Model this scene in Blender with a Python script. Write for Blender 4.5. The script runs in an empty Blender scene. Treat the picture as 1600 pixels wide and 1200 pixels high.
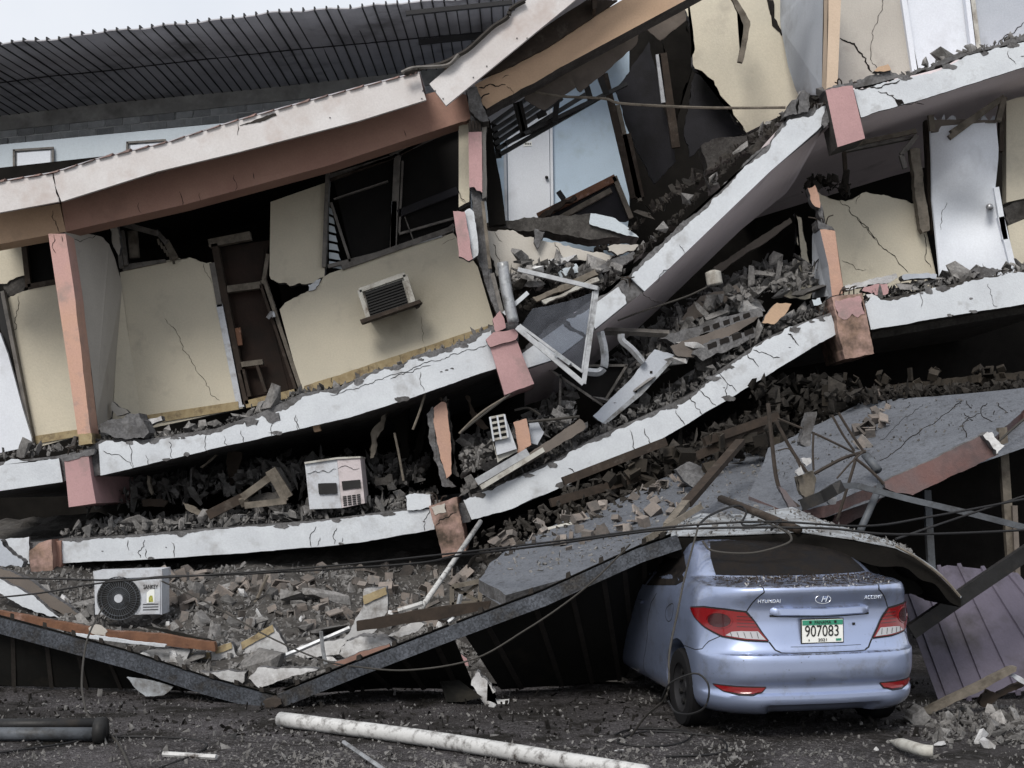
import bpy, bmesh, math, random
from mathutils import Vector, Matrix, Euler
R = math.radians
rnd = random.Random(7)
SC = bpy.context.scene
COL = SC.collection
# ------------------------------------------------------------------ camera, sky, sun, exposure
F, HY, CX, EYE = 2088.0, 759.0, 800.0, 1.85      # focal length in photo pixels, horizon row, centre column, eye height
cam = bpy.data.cameras.new('camera'); camo = bpy.data.objects.new('camera', cam); COL.objects.link(camo)
camo.location = (0, 0, EYE); camo.rotation_euler = (R(90), 0, 0)
cam.sensor_width = 36; cam.lens = 36 * F / 1600; cam.shift_y = (HY - 600) / 1600
cam.clip_end = 3000; cam.clip_start = 0.1
SC.camera = camo
SUN_EL, SUN_AZ = 42, 203        # degrees; azimuth from +Y clockwise: behind the camera, to the left
w = bpy.data.worlds.new('World'); SC.world = w; w.use_nodes = True
nt = w.node_tree; nt.nodes.clear()
sky = nt.nodes.new('ShaderNodeTexSky'); sky.sky_type = 'NISHITA'; sky.sun_disc = False
sky.sun_elevation = R(SUN_EL); sky.sun_rotation = R(SUN_AZ); sky.dust_density = 6; sky.air_density = 1.0; sky.ozone_density = 1.0
hs = nt.nodes.new('ShaderNodeMix'); hs.data_type = 'RGBA'; hs.inputs[0].default_value = 0.88; hs.inputs[7].default_value = (8.8, 9.0, 9.4, 1)   # an even overcast veil over the clear sky
tcw = nt.nodes.new('ShaderNodeTexCoord'); cn = nt.nodes.new('ShaderNodeTexNoise'); cn.inputs['Scale'].default_value = 3.5; cn.inputs['Detail'].default_value = 5
cr = nt.nodes.new('ShaderNodeValToRGB'); cr.color_ramp.elements[0].position = .35; cr.color_ramp.elements[1].position = .65     # soft cloud tone
cr.color_ramp.elements[0].color = (.92, .94, .97, 1); cr.color_ramp.elements[1].color = (1.06, 1.06, 1.06, 1)
cv = nt.nodes.new('ShaderNodeMix'); cv.data_type = 'RGBA'; cv.blend_type = 'MULTIPLY'; cv.inputs[0].default_value = 1; cv.inputs[7].default_value = (8.9, 9.1, 9.5, 1)
nt.links.new(tcw.outputs['Generated'], cn.inputs['Vector']); nt.links.new(cn.outputs[0], cr.inputs[0]); nt.links.new(cr.outputs[0], cv.inputs[6]); nt.links.new(cv.outputs[2], hs.inputs[7])
bg = nt.nodes.new('ShaderNodeBackground'); bg.inputs['Strength'].default_value = 0.082
wo = nt.nodes.new('ShaderNodeOutputWorld')
nt.links.new(sky.outputs[0], hs.inputs[6]); nt.links.new(hs.outputs[2], bg.inputs[0]); nt.links.new(bg.outputs[0], wo.inputs[0])
sl = bpy.data.lights.new('sun', 'SUN'); sl.energy = 2.2; sl.angle = R(22); sl.color = (1.0, 0.95, 0.88)
so = bpy.data.objects.new('sun', sl); COL.objects.link(so)
sd = Vector((math.sin(R(SUN_AZ)) * math.cos(R(SUN_EL)), math.cos(R(SUN_AZ)) * math.cos(R(SUN_EL)), math.sin(R(SUN_EL))))
so.rotation_euler = (-sd).to_track_quat('-Z', 'Y').to_euler()
vs = SC.view_settings; vs.view_transform = 'Standard'; vs.look = 'None'; vs.exposure = 0.37; vs.gamma = 1.0; vs.use_curve_mapping = False
SC.cycles.max_bounces = 4; SC.cycles.diffuse_bounces = 2; SC.cycles.glossy_bounces = 3; SC.cycles.transmission_bounces = 4; SC.cycles.transparent_max_bounces = 6
SC.cycles.caustics_reflective = False; SC.cycles.caustics_refractive = False
SC.cycles.use_denoising = True; SC.cycles.use_adaptive_sampling = True; SC.cycles.adaptive_threshold = .02

# ------------------------------------------------------------------ materials
MATS = {}
def N(t, k, **kw):
    n = t.nodes.new(k)
    for a, b in kw.items(): setattr(n, a, b)
    return n
def ramp(t, src, a, b, ca=(0, 0, 0, 1), cb=(1, 1, 1, 1)):
    n = N(t, 'ShaderNodeValToRGB'); n.color_ramp.elements[0].position = a; n.color_ramp.elements[1].position = b
    n.color_ramp.elements[0].color = ca; n.color_ramp.elements[1].color = cb
    t.links.new(src, n.inputs[0]); return n.outputs[0]
def mixc(t, fac, a, b):
    n = N(t, 'ShaderNodeMix', data_type='RGBA')
    for s, v in ((n.inputs[0], fac), (n.inputs[6], a), (n.inputs[7], b)):
        if isinstance(v, (int, float)): s.default_value = v
        elif isinstance(v, tuple): s.default_value = (*v[:3], 1)
        else: t.links.new(v, s)
    return n.outputs[2]
def noise(t, vec, scale, detail=6, rough=.6, stretch=None):
    if stretch:
        m = N(t, 'ShaderNodeMapping'); m.inputs['Scale'].default_value = stretch; t.links.new(vec, m.inputs[0]); vec = m.outputs[0]
    n = N(t, 'ShaderNodeTexNoise'); n.inputs['Scale'].default_value = scale; n.inputs['Detail'].default_value = detail
    n.inputs['Roughness'].default_value = rough; t.links.new(vec, n.inputs['Vector']); return n.outputs[0]
def M(name, c1, c2=None, scale=2.5, rough=.85, bump=.25, bscale=45, dirt=None, amt=.4, dscale=1.1, streak=False, metallic=0.0, vary=0.0, spec=.25, objc=False, fine=.04):
    m = bpy.data.materials.new(name); m.use_nodes = True; t = m.node_tree
    b = t.nodes['Principled BSDF']; b.inputs['Roughness'].default_value = rough; b.inputs['Metallic'].default_value = metallic
    b.inputs['Specular IOR Level'].default_value = spec
    vec = N(t, 'ShaderNodeTexCoord').outputs['Object'] if objc else N(t, 'ShaderNodeNewGeometry').outputs['Position']
    c2 = c2 or tuple(x * .78 for x in c1)
    col = mixc(t, ramp(t, noise(t, vec, scale, 3, .65), .35, .68), c1, c2)
    fn = noise(t, vec, bscale, 3, .65) if (fine or bump) else None
    if fine:   # fine grain and speckle
        k = ramp(t, fn, .3, .75, (1 - fine * 2.2,) * 3 + (1,), (1 + fine,) * 3 + (1,))
        n = N(t, 'ShaderNodeMix', data_type='RGBA', blend_type='MULTIPLY'); n.inputs[0].default_value = 1
        t.links.new(col, n.inputs[6]); t.links.new(k, n.inputs[7]); col = n.outputs[2]
    if dirt:
        d = noise(t, vec, dscale, 4, .68, (1, 1, .22) if streak else None)
        col = mixc(t, ramp(t, d, .66 - amt * .38, .80 - amt * .2), col, dirt)
    if vary:
        oi = N(t, 'ShaderNodeObjectInfo'); mr = N(t, 'ShaderNodeMapRange'); mr.inputs['To Min'].default_value = 1 - vary; mr.inputs['To Max'].default_value = 1 + vary
        t.links.new(oi.outputs['Random'], mr.inputs[0]); h = N(t, 'ShaderNodeHueSaturation'); t.links.new(mr.outputs[0], h.inputs['Value'])
        t.links.new(col, h.inputs['Color']); col = h.outputs[0]
    t.links.new(col, b.inputs['Base Color'])
    if bump:
        bp = N(t, 'ShaderNodeBump'); bp.inputs['Strength'].default_value = bump; bp.inputs['Distance'].default_value = .012
        t.links.new(fn, bp.inputs['Height']); t.links.new(bp.outputs[0], b.inputs['Normal'])
    MATS[name] = m; return m
GR = (.10, .095, .085)
M('white_paint', (.56, .595, .635), (.49, .52, .56), 2.2, dirt=(.32, .325, .335), amt=.30, dscale=2.4, bump=.3)
M('fascia_board', (.57, .56, .565), (.50, .475, .47), 1.6, dirt=(.41, .355, .335), amt=.36, dscale=1.3, bump=.2)
M('pink', (.42, .265, .27), (.365, .23, .235), 2, dirt=(.25, .19, .185), amt=.36, dscale=2.5, bump=.35)
M('pink_dirty', (.40, .27, .24), (.30, .20, .15), 4, dirt=(.06, .045, .035), amt=.75, dscale=3, bump=.5)
M('salmon', (.31, .19, .15), (.265, .155, .125), 1.5, dirt=(.19, .12, .098), amt=.3)
M('tan', (.46, .325, .225), (.40, .28, .195), 1.5, dirt=(.28, .21, .155), amt=.3)
M('tan_pale', (.55, .44, .345), (.50, .40, .31), 1.5, dirt=(.4, .33, .27), amt=.3)
M('orange', (.45, .285, .215), (.40, .26, .21), 1.8, dirt=(.28, .215, .185), amt=.35, bump=.4)
M('column_paint', (.46, .29, .27), (.50, .315, .225), .6, dirt=(.30, .225, .205), amt=.34, dscale=3, bump=.35)
M('cream', (.55, .51, .415), (.49, .46, .38), 1.1, dirt=(.39, .36, .30), amt=.22, dscale=1.4, bump=.25)
M('cream_grey', (.45, .43, .395), (.40, .38, .35), 1.2, dirt=(.30, .28, .26), amt=.25)
M('blue_grey', (.42, .45, .50), (.36, .39, .44), 1.0, dirt=(.25, .26, .28), amt=.25)
M('baseboard', (.34, .28, .17), (.27, .21, .12), 9, dirt=(.12, .09, .06), amt=.4, dscale=6)
M('mauve', (.74, .665, .69), (.68, .61, .635), 1.2, dirt=(.48, .43, .445), amt=.2)
M('concrete', (.165, .165, .17), (.10, .10, .105), 5, bump=.8, bscale=28, dirt=(.045, .042, .04), amt=.45, dscale=3, fine=.2)
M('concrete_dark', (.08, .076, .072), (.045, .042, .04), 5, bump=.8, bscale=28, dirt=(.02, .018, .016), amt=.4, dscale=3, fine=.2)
M('rubble', (.23, .225, .222), (.155, .152, .15), 6, bump=.7, bscale=30, dirt=(.085, .08, .076), amt=.4, dscale=4, vary=.5, fine=.2)
M('rubble_shade_soil', (.036, .032, .028), (.02, .018, .016), 6, bump=.7, bscale=30, dirt=(.011, .010, .009), amt=.4, dscale=4, vary=.6, fine=.2)  # darkened rubble copy with shade put into the colour; also serves as soil
M('plaster_chunk', (.56, .57, .58), (.42, .42, .43), 6, bump=.5, dirt=(.2, .19, .18), amt=.45, dscale=5, vary=.2)
M('clay', (.20, .172, .154), (.15, .135, .125), 7, bump=.6, dirt=(.10, .097, .094), amt=.55, dscale=5, vary=.5)
M('clay_shaded', (.034, .028, .022), (.021, .018, .014), 7, bump=.5, dirt=(.014, .012, .010), amt=.5, dscale=5, vary=.5)  # darkened clay copy for pieces under floor edges, shade put into the colour
M('rear_blue', (.50, .56, .61), (.46, .52, .57), 1.0, dirt=(.36, .40, .43), amt=.2)
M('room_blue', (.48, .60, .73), (.44, .55, .67), 1.0, dirt=(.34, .42, .48), amt=.3)
M('block_grey', (.42, .43, .44), (.32, .33, .34), 6, bump=.7, bscale=60, dirt=(.55, .56, .56), amt=.25, dscale=4, vary=.3)
M('mortar', (.72, .73, .73), (.55, .56, .56), 5, dirt=(.3, .3, .3), amt=.3)
M('band_grey', (.38, .375, .36), (.28, .275, .265), 2, dirt=(.17, .165, .16), amt=.45)
M('roof_under', (.42, .42, .45), (.33, .33, .355), 1.2, rough=.6, bump=.1, dirt=(.16, .16, .165), amt=.35, dscale=.6)
M('roof_rib', (.02, .02, .022), None, 3, rough=.6, bump=0)
M('roof_tile', (.30, .20, .18), (.2, .15, .14), 6, dirt=(.1, .08, .08), amt=.4)
M('door_white', (.66, .70, .76), (.61, .645, .71), 1.2, rough=.55, dirt=(.46, .48, .52), amt=.25, bump=.08)
M('door_brown', (.028, .016, .012), (.02, .012, .009), 5, rough=.6, dirt=(.012, .009, .007), amt=.4, spec=.15)
M('wood', (.17, .085, .05), (.11, .055, .035), 9, rough=.7, dirt=(.3, .2, .17), amt=.25, dscale=5)
M('wood_dark', (.042, .031, .024), (.026, .02, .016), 8, rough=.8, dirt=(.08, .068, .058), amt=.25, dscale=5)
M('wood_grey', (.17, .15, .125), (.10, .09, .075), 8, rough=.8, dirt=(.06, .05, .04), amt=.4, dscale=5)
M('interior_shade', (.012, .011, .010), (.008, .0075, .007), 3, dirt=(.005, .0045, .004), amt=.4, spec=.05)  # near-black: the deep shade of the rooms is put into the colour
M('panel_grey', (.15, .13, .115), (.12, .105, .095), 2, dirt=(.07, .06, .055), amt=.3)
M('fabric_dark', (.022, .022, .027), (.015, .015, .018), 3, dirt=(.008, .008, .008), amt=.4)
M('alu', (.42, .44, .46), (.3, .31, .33), 8, rough=.45, metallic=.5, bump=.1, dirt=(.12, .12, .12), amt=.35, dscale=5)
M('alu_dark', (.16, .15, .14), (.1, .095, .09), 8, rough=.6, metallic=.2, bump=.1, dirt=(.05, .045, .04), amt=.35, dscale=5)
M('screen', (.006, .006, .0065), (.01, .0095, .009), 2, rough=.7, bump=0, spec=.08)
M('steel_dark', (.020, .020, .021), (.012, .012, .012), 6, rough=.5, metallic=.2, bump=.2, dirt=(.035, .03, .026), amt=.3, dscale=5, spec=.3)
M('rebar', (.05, .04, .034), (.03, .025, .021), 9, rough=.8)
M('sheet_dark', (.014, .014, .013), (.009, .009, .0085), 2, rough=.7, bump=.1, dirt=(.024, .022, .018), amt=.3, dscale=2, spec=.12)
M('sheet_edge', (.03, .026, .023), (.018, .016, .014), 8, rough=.8, bump=.3)
M('sheet_white', (.36, .39, .42), (.28, .30, .325), 3, rough=.6, dirt=(.10, .095, .09), amt=.6, dscale=5, bump=.3)
M('sheet_purple', (.095, .085, .115), (.072, .065, .09), 2, rough=.55, bump=.15, dirt=(.04, .036, .042), amt=.45, dscale=2.5)
M('slab_grey', (.135, .147, .170), (.105, .114, .133), 1.1, rough=.8, dirt=(.05, .052, .058), amt=.36, dscale=13, bump=.5, fine=.15)
M('slab_pink', (.125, .112, .118), (.165, .088, .080), 1.3, dirt=(.05, .047, .05), amt=.5, dscale=1.5, bump=.4)
M('ac_white', (.50, .53, .57), (.44, .46, .50), 3, rough=.6, dirt=(.25, .24, .24), amt=.4, dscale=5, bump=.1)
M('ac_pink', (.52, .47, .49), (.46, .42, .43), 3, rough=.6, dirt=(.28, .25, .25), amt=.4, dscale=5, bump=.1)
M('ac_dirty', (.45, .45, .42), (.36, .35, .32), 4, rough=.7, dirt=(.16, .14, .12), amt=.5, dscale=6, bump=.2)
M('black', (.012, .012, .013), (.02, .02, .02), 5, rough=.6, bump=0)
M('cable', (.014, .014, .015), None, 5, rough=.6, bump=0)
M('cable_grey', (.045, .042, .038), None, 5, rough=.7, bump=0)
M('crack', (.016, .014, .013), None, 5, rough=1, bump=0)
M('pipe_white', (.50, .505, .505), (.42, .425, .425), 3, rough=.5, dirt=(.05, .042, .037), amt=.45, dscale=11, bump=.1)
M('pipe_grey', (.09, .10, .115), (.05, .055, .062), 4, rough=.5, dirt=(.03, .03, .03), amt=.4, dscale=6)
M('dark_ink', (.03, .03, .03), None, bump=0)  # dark ink of print, lettering and louvres
M('ink_gold', (.45, .42, .10), (.15, .2, .05), 60, bump=0)

def galv():
    m = M('galv', (.085, .093, .108), (.03, .033, .038), 3, rough=.5, metallic=.35, bump=.15, dirt=(.05, .045, .04), amt=.3, dscale=3)
    t = m.node_tree; b = t.nodes['Principled BSDF']; src = b.inputs['Base Color'].links[0].from_socket
    vec = N(t, 'ShaderNodeNewGeometry').outputs['Position']
    v = N(t, 'ShaderNodeTexVoronoi'); v.inputs['Scale'].default_value = 70; t.links.new(vec, v.inputs['Vector'])
    bw = N(t, 'ShaderNodeRGBToBW'); t.links.new(v.outputs['Color'], bw.inputs[0])
    k = ramp(t, bw.outputs[0], .35, .7, (.7, .7, .71, 1), (1.3, 1.32, 1.35, 1))
    n = N(t, 'ShaderNodeMix', data_type='RGBA', blend_type='MULTIPLY'); n.inputs[0].default_value = 1
    t.links.new(src, n.inputs[6]); t.links.new(k, n.inputs[7]); t.links.new(n.outputs[2], b.inputs['Base Color'])
galv()
def ground_mat():
    m = bpy.data.materials.new('asphalt'); m.use_nodes = True; t = m.node_tree; b = t.nodes['Principled BSDF']
    b.inputs['Roughness'].default_value = .9; b.inputs['Specular IOR Level'].default_value = .2
    vec = N(t, 'ShaderNodeNewGeometry').outputs['Position']
    c = mixc(t, ramp(t, noise(t, vec, .9, 5, .65), .38, .62), (.065, .060, .064), (.026, .024, .024))
    c = mixc(t, ramp(t, noise(t, vec, 34, 4, .75), .50, .68), c, (.17, .163, .168))
    c = mixc(t, ramp(t, noise(t, vec, 15, 5, .75), .54, .66), c, (.018, .016, .015))
    c = mixc(t, ramp(t, noise(t, vec, .35, 4, .6), .50, .60), c, (.035, .032, .032))
    c = mixc(t, ramp(t, noise(t, vec, 1.6, 6, .72), .49, .60), c, (.012, .0105, .009))
    t.links.new(c, b.inputs['Base Color'])
    v = N(t, 'ShaderNodeTexVoronoi'); v.inputs['Scale'].default_value = 60; t.links.new(vec, v.inputs['Vector'])
    bp = N(t, 'ShaderNodeBump'); bp.inputs['Strength'].default_value = .9; bp.inputs['Distance'].default_value = .02
    t.links.new(v.outputs['Distance'], bp.inputs['Height'])
    bp2 = N(t, 'ShaderNodeBump'); bp2.inputs['Strength'].default_value = .8; bp2.inputs['Distance'].default_value = .05
    t.links.new(noise(t, vec, 9, 6, .65), bp2.inputs['Height']); t.links.new(bp.outputs[0], bp2.inputs['Normal'])
    t.links.new(bp2.outputs[0], b.inputs['Normal']); MATS['asphalt'] = m
ground_mat()
def glass_mat():
    m = bpy.data.materials.new('dusty_glass'); m.use_nodes = True; t = m.node_tree; b = t.nodes['Principled BSDF']
    tr = N(t, 'ShaderNodeBsdfTransparent'); tr.inputs[0].default_value = (.62, .64, .68, 1)
    b.inputs['Base Color'].default_value = (.20, .215, .25, 1); b.inputs['Roughness'].default_value = .3
    mx = N(t, 'ShaderNodeMixShader'); vec = N(t, 'ShaderNodeNewGeometry').outputs['Position']
    t.links.new(ramp(t, noise(t, vec, 2.2, 6, .6), .3, .75, (.05, .05, .05, 1), (.26, .26, .26, 1)), mx.inputs[0])
    t.links.new(tr.outputs[0], mx.inputs[1]); t.links.new(b.outputs[0], mx.inputs[2])
    t.links.new(mx.outputs[0], t.nodes['Material Output'].inputs[0]); MATS['dusty_glass'] = m
glass_mat()
def simple(name, col, rough=.5, metallic=0, coat=0, spec=.5):
    m = bpy.data.materials.new(name); m.use_nodes = True; b = m.node_tree.nodes['Principled BSDF']
    b.inputs['Base Color'].default_value = (*col, 1); b.inputs['Roughness'].default_value = rough; b.inputs['Metallic'].default_value = metallic
    b.inputs['Coat Weight'].default_value = coat; b.inputs['Coat Roughness'].default_value = .08; b.inputs['Specular IOR Level'].default_value = spec
    MATS[name] = m; return m
simple('chrome', (.75, .77, .8), .15, 1); simple('tyre', (.010, .010, .011), .9, 0, 0, .1); simple('rim', (.022, .022, .024), .5, .3, 0, .2)
simple('lens_red', (.17, .003, .005), .15, 0, .5); simple('lens_deep', (.035, .004, .006), .15, 0, .6); simple('lens_clear', (.40, .40, .42), .25, .3, .4)
simple('plate_white', (.72, .74, .72), .5); simple('plate_green', (.03, .22, .14), .5); simple('knob', (.35, .36, .38), .35, .7)

# ------------------------------------------------------------------ mesh helpers
def P(px, py, Y): return Vector(((px - CX) / F * Y, Y, EYE + (HY - py) / F * Y))
REG = {'1': (0, 0, .35), '2': (400, 0, .35), '3': (720, 0, .35), '4': (1100, 0, .3125), '5': (0, 340, .35), '6': (400, 340, .35), '7': (720, 340, .35), '8': (1100, 340, .3125),
       'a': (0, 780, .35), 'b': (400, 780, .35), 'c': (720, 780, .35), 'd': (1040, 780, .35), 'e': (1200, 580, .25), 'f': (860, 640, .25), 'g': (440, 600, .25), 'h': (100, 660, .25)}
def Q(r, *v):     # survey sheet coordinates -> photo coordinates; Q('5', x,y, x,y ...)
    ox, oy, s = REG[r]
    return [(ox + v[i] * s, oy + v[i + 1] * s) for i in range(0, len(v), 2)]
WO = {}
def empty(name, loc, label=None, cat=None, group=None):
    o = bpy.data.objects.new(name, None); COL.objects.link(o); o.location = loc; o.empty_display_size = .2; WO[o.name] = Vector(loc)
    return tag(o, label, cat, group)
def tag(o, label=None, cat=None, group=None, kind=None):
    for k, v in (('label', label), ('category', cat), ('group', group), ('kind', kind)):
        if v: o[k] = v
    return o
def mats(ms): return [MATS[m] for m in (ms if isinstance(ms, (list, tuple)) else [ms])]
def link_mesh(name, me, parent, origin):
    o = bpy.data.objects.new(name, me); COL.objects.link(o)
    if parent is not None:
        o.parent = parent; o.location = origin - WO[parent.name]
    else: o.location = origin
    WO[o.name] = Vector(origin); return o
def mesh(name, verts, faces, ms, parent=None, mi=None, smooth=False, base=False):
    verts = [Vector(v) for v in verts]
    c = sum(verts, Vector()) / len(verts)
    if base: c.z = min(v.z for v in verts)
    me = bpy.data.meshes.new(name); me.from_pydata([v - c for v in verts], [], faces)
    for m in mats(ms): me.materials.append(m)
    if mi: me.polygons.foreach_set('material_index', mi)
    if smooth: me.polygons.foreach_set('use_smooth', [True] * len(me.polygons))
    me.update()
    return link_mesh(name, me, parent, c)
def from_bm(name, bm, ms, parent=None, smooth=False, recalc=True):
    if recalc: bmesh.ops.recalc_face_normals(bm, faces=bm.faces)
    c = sum((v.co for v in bm.verts), Vector()) / max(1, len(bm.verts))
    for v in bm.verts: v.co -= c
    me = bpy.data.meshes.new(name); bm.to_mesh(me); bm.free()
    for m in mats(ms): me.materials.append(m)
    if smooth: me.polygons.foreach_set('use_smooth', [True] * len(me.polygons))
    return link_mesh(name, me, parent, c)
def jagline(a, b, amp, minlen, rg):
    d = math.hypot(b[0] - a[0], b[1] - a[1])
    if d < minlen: return [a]
    k = rg.uniform(.38, .62); s = rg.uniform(-1, 1) * min(amp, d * .22)
    m = [a[i] + (b[i] - a[i]) * k for i in range(len(a))]
    m[0] += -(b[1] - a[1]) / d * s; m[1] += (b[0] - a[0]) / d * s
    m = tuple(m)
    return jagline(a, m, amp * .72, minlen, rg) + jagline(m, b, amp * .72, minlen, rg)
def outline(pts, jag, edges, minlen=7, seed=0):
    if not jag: return pts
    rg = random.Random(int(sum(p[0] * 3 + p[1] for p in pts)) + seed); out = []
    for i in range(len(pts)):
        a, b = pts[i], pts[(i + 1) % len(pts)]
        if edges is None or i in edges: out += jagline(a, b, jag, minlen, rg)
        else: out.append(a)
    return out
def plate(parent, name, pts, Y, t, mf, ms=None, jag=0, edges=None, ext=None, minlen=7):
    """An upright piece with the outline PTS at depth Y (or a depth for each point), t metres thick towards the back."""
    pts = outline([tuple(p) for p in pts], jag, edges, minlen)
    w3 = [P(p[0], p[1], p[2] if len(p) > 2 else Y) for p in pts]
    e = Vector(ext) if ext else Vector((0, t, 0))
    bm = bmesh.new(); a = [bm.verts.new(v) for v in w3]; b = [bm.verts.new(v + e) for v in w3]
    f = bm.faces.new(a); g = bm.faces.new(list(reversed(b))); n = len(a)
    for i in range(n):
        q = bm.faces.new((a[i], b[i], b[(i + 1) % n], a[(i + 1) % n])); q.material_index = 1 if ms else 0
    bmesh.ops.triangulate(bm, faces=[f, g], ngon_method='EAR_CLIP')
    return from_bm(name, bm, [mf, ms] if ms else mf, parent)
def loft(parent, name, rows, ms, closed=True, cap=True, smooth=False, mi=None):
    """rows of equal length world points; closed section."""
    n = len(rows[0]); v = [p for r in rows for p in r]; f = []
    for i in range(len(rows) - 1):
        for j in range(n if closed else n - 1):
            f.append((i * n + j, i * n + (j + 1) % n, (i + 1) * n + (j + 1) % n, (i + 1) * n + j))
    if cap and closed: f.append(tuple(reversed(range(n)))); f.append(tuple((len(rows) - 1) * n + j for j in range(n)))
    bm = bmesh.new(); vv = [bm.verts.new(p) for p in v]
    for q in f:
        try: bm.faces.new([vv[k] for k in q])
        except ValueError: pass
    return from_bm(name, bm, ms, parent, smooth)
def bar(parent, name, p, q, wd, dp, ms, px=True):
    """A straight bar of width wd and depth dp between two points (photo x, photo y, depth)."""
    a = P(*p) if px else Vector(p); b = P(*q) if px else Vector(q); d = (b - a).normalized()
    up = Vector((0, 1, 0)) if abs(d.y) < .8 else Vector((0, 0, 1))
    s = d.cross(up).normalized() * wd / 2; u = s.cross(d).normalized() * dp / 2
    v = [x + i * s + j * u for x in (a, b) for i, j in ((-1, -1), (1, -1), (1, 1), (-1, 1))]
    bm = bmesh.new(); vv = [bm.verts.new(x) for x in v]
    for f in ((0, 1, 2, 3), (7, 6, 5, 4), (0, 4, 5, 1), (1, 5, 6, 2), (2, 6, 7, 3), (3, 7, 4, 0)): bm.faces.new([vv[k] for k in f])
    return from_bm(name, bm, ms, parent)
def smoothline(pts, k=6):
    if len(pts) < 3: return pts
    p = [pts[0] * 2 - pts[1]] + pts + [pts[-1] * 2 - pts[-2]]; out = []
    for i in range(1, len(p) - 2):
        for j in range(k):
            t = j / k
            out.append(.5 * (2 * p[i] + (p[i + 1] - p[i - 1]) * t + (2 * p[i - 1] - 5 * p[i] + 4 * p[i + 1] - p[i + 2]) * t * t + (3 * p[i] - p[i - 1] - 3 * p[i + 1] + p[i + 2]) * t ** 3))
    return out + [pts[-1]]
def tube(parent, name, pts, r, ms, sides=6, px=True, curve=True, hollow=False):
    w3 = [P(*p) if px else Vector(p) for p in pts]
    if curve: w3 = smoothline(w3)
    rows = []
    for i, c in enumerate(w3):
        d = (w3[min(i + 1, len(w3) - 1)] - w3[max(i - 1, 0)]).normalized()
        u = d.cross(Vector((0, 0, 1)) if abs(d.z) < .9 else Vector((1, 0, 0))).normalized(); v = d.cross(u)
        rr = r[min(i, len(r) - 1)] if isinstance(r, (list, tuple)) else r
        rows.append([c + u * rr * math.cos(2 * math.pi * k / sides) + v * rr * math.sin(2 * math.pi * k / sides) for k in range(sides)])
    return loft(parent, name, rows, ms, smooth=sides > 6, cap=not hollow)
def crack(parent, pts, Y, wpx=2.0, name='crack'):
    pts = [tuple(p) for p in pts]; rg = random.Random(int(pts[0][0] * 7 + pts[0][1])); l = []
    for a, b in zip(pts[:-1], pts[1:]): l += jagline(a, b, 3.5, 6, rg)
    l.append(pts[-1]); n = len(l); L, Rr = [], []
    for i, p in enumerate(l):
        a, b = l[max(0, i - 1)], l[min(n - 1, i + 1)]; d = math.hypot(b[0] - a[0], b[1] - a[1]) or 1
        k = wpx * .25 * (rg.uniform(.4, 1.2)) * (.35 if i in (0, n - 1) else 1); nx, ny = -(b[1] - a[1]) / d * k, (b[0] - a[0]) / d * k
        L.append((p[0] + nx, p[1] + ny)); Rr.append((p[0] - nx, p[1] - ny))
    rows = []
    for (a, b) in zip(L, Rr):
        A, B = P(a[0], a[1], Y - .005), P(b[0], b[1], Y - .005); e = Vector((0, .0035, 0))
        rows.append([A, B, B + e, A + e])
    return loft(parent, name, rows, 'crack')
def rough(line, amp, minlen=9):
    rg = random.Random(int(line[0][0] * 3 + line[0][1])); o = []
    for a, b in zip(line[:-1], line[1:]): o += jagline(a, b, amp, minlen, rg)
    return o + [line[-1]]
def spall(parent, top, bot, Y, n, seed):
    rg = random.Random(seed)
    for i in range(n):
        x = top[0][0] + 6 + (top[-1][0] - top[0][0] - 12) * rg.random(); yt, yb = lerp_line(top, x), lerp_line(bot, x)
        k = rg.choice((.0, .02, .05, .04, .97, .55)); y = yt + (yb - yt) * k; r_ = rg.uniform(2.5, 8) * (.35 if k == .55 else 1); m = rg.randrange(6, 10)
        plate(parent, 'spalled_patch', [(x + r_ * rg.uniform(.7, 2.2) * math.cos(2 * math.pi * j / m), y + r_ * rg.uniform(.4, .9) * math.sin(2 * math.pi * j / m)) for j in range(m)], Y - .004 - i * .0001, .003, 'concrete', jag=1, minlen=4)
def boxpart(parent, name, x0, x1, y0, y1, z0, z1, ms):
    v = [(x, y, z) for x in (x0, x1) for y in (y0, y1) for z in (z0, z1)]
    return mesh(name, v, [(0, 1, 3, 2), (4, 6, 7, 5), (0, 4, 5, 1), (2, 3, 7, 6), (0, 2, 6, 4), (1, 5, 7, 3)], ms, parent)
def lerp_line(line, x):
    for a, b in zip(line[:-1], line[1:]):
        if x <= b[0]: break
    k = (x - a[0]) / (b[0] - a[0]); return a[1] + (b[1] - a[1]) * k
def text_mesh(s, size, depth=.002, shear=0, spacing=1.0, width=None):
    c = bpy.data.curves.new('lettering', 'FONT'); c.body = s; c.size = size; c.extrude = depth; c.align_x = 'CENTER'; c.align_y = 'CENTER'; c.shear = shear; c.space_character = spacing
    o = bpy.data.objects.new('lettering', c); COL.objects.link(o); bpy.context.view_layer.update()
    me = bpy.data.meshes.new_from_object(o.evaluated_get(bpy.context.evaluated_depsgraph_get()))
    bpy.data.objects.remove(o); bpy.data.curves.remove(c)
    if width:
        xs = [v.co.x for v in me.vertices]; k = width / (max(xs) - min(xs))
        for v in me.vertices: v.co.x *= k
    return me
def place_text(parent, me, mat, origin, rot):
    """me: mesh in XY plane; rot: 3x3 giving text right, up, towards viewer."""
    me.materials.clear(); me.materials.append(MATS[mat]); me.transform(rot.to_4x4()); return link_mesh('lettering', me, parent, Vector(origin))
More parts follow.
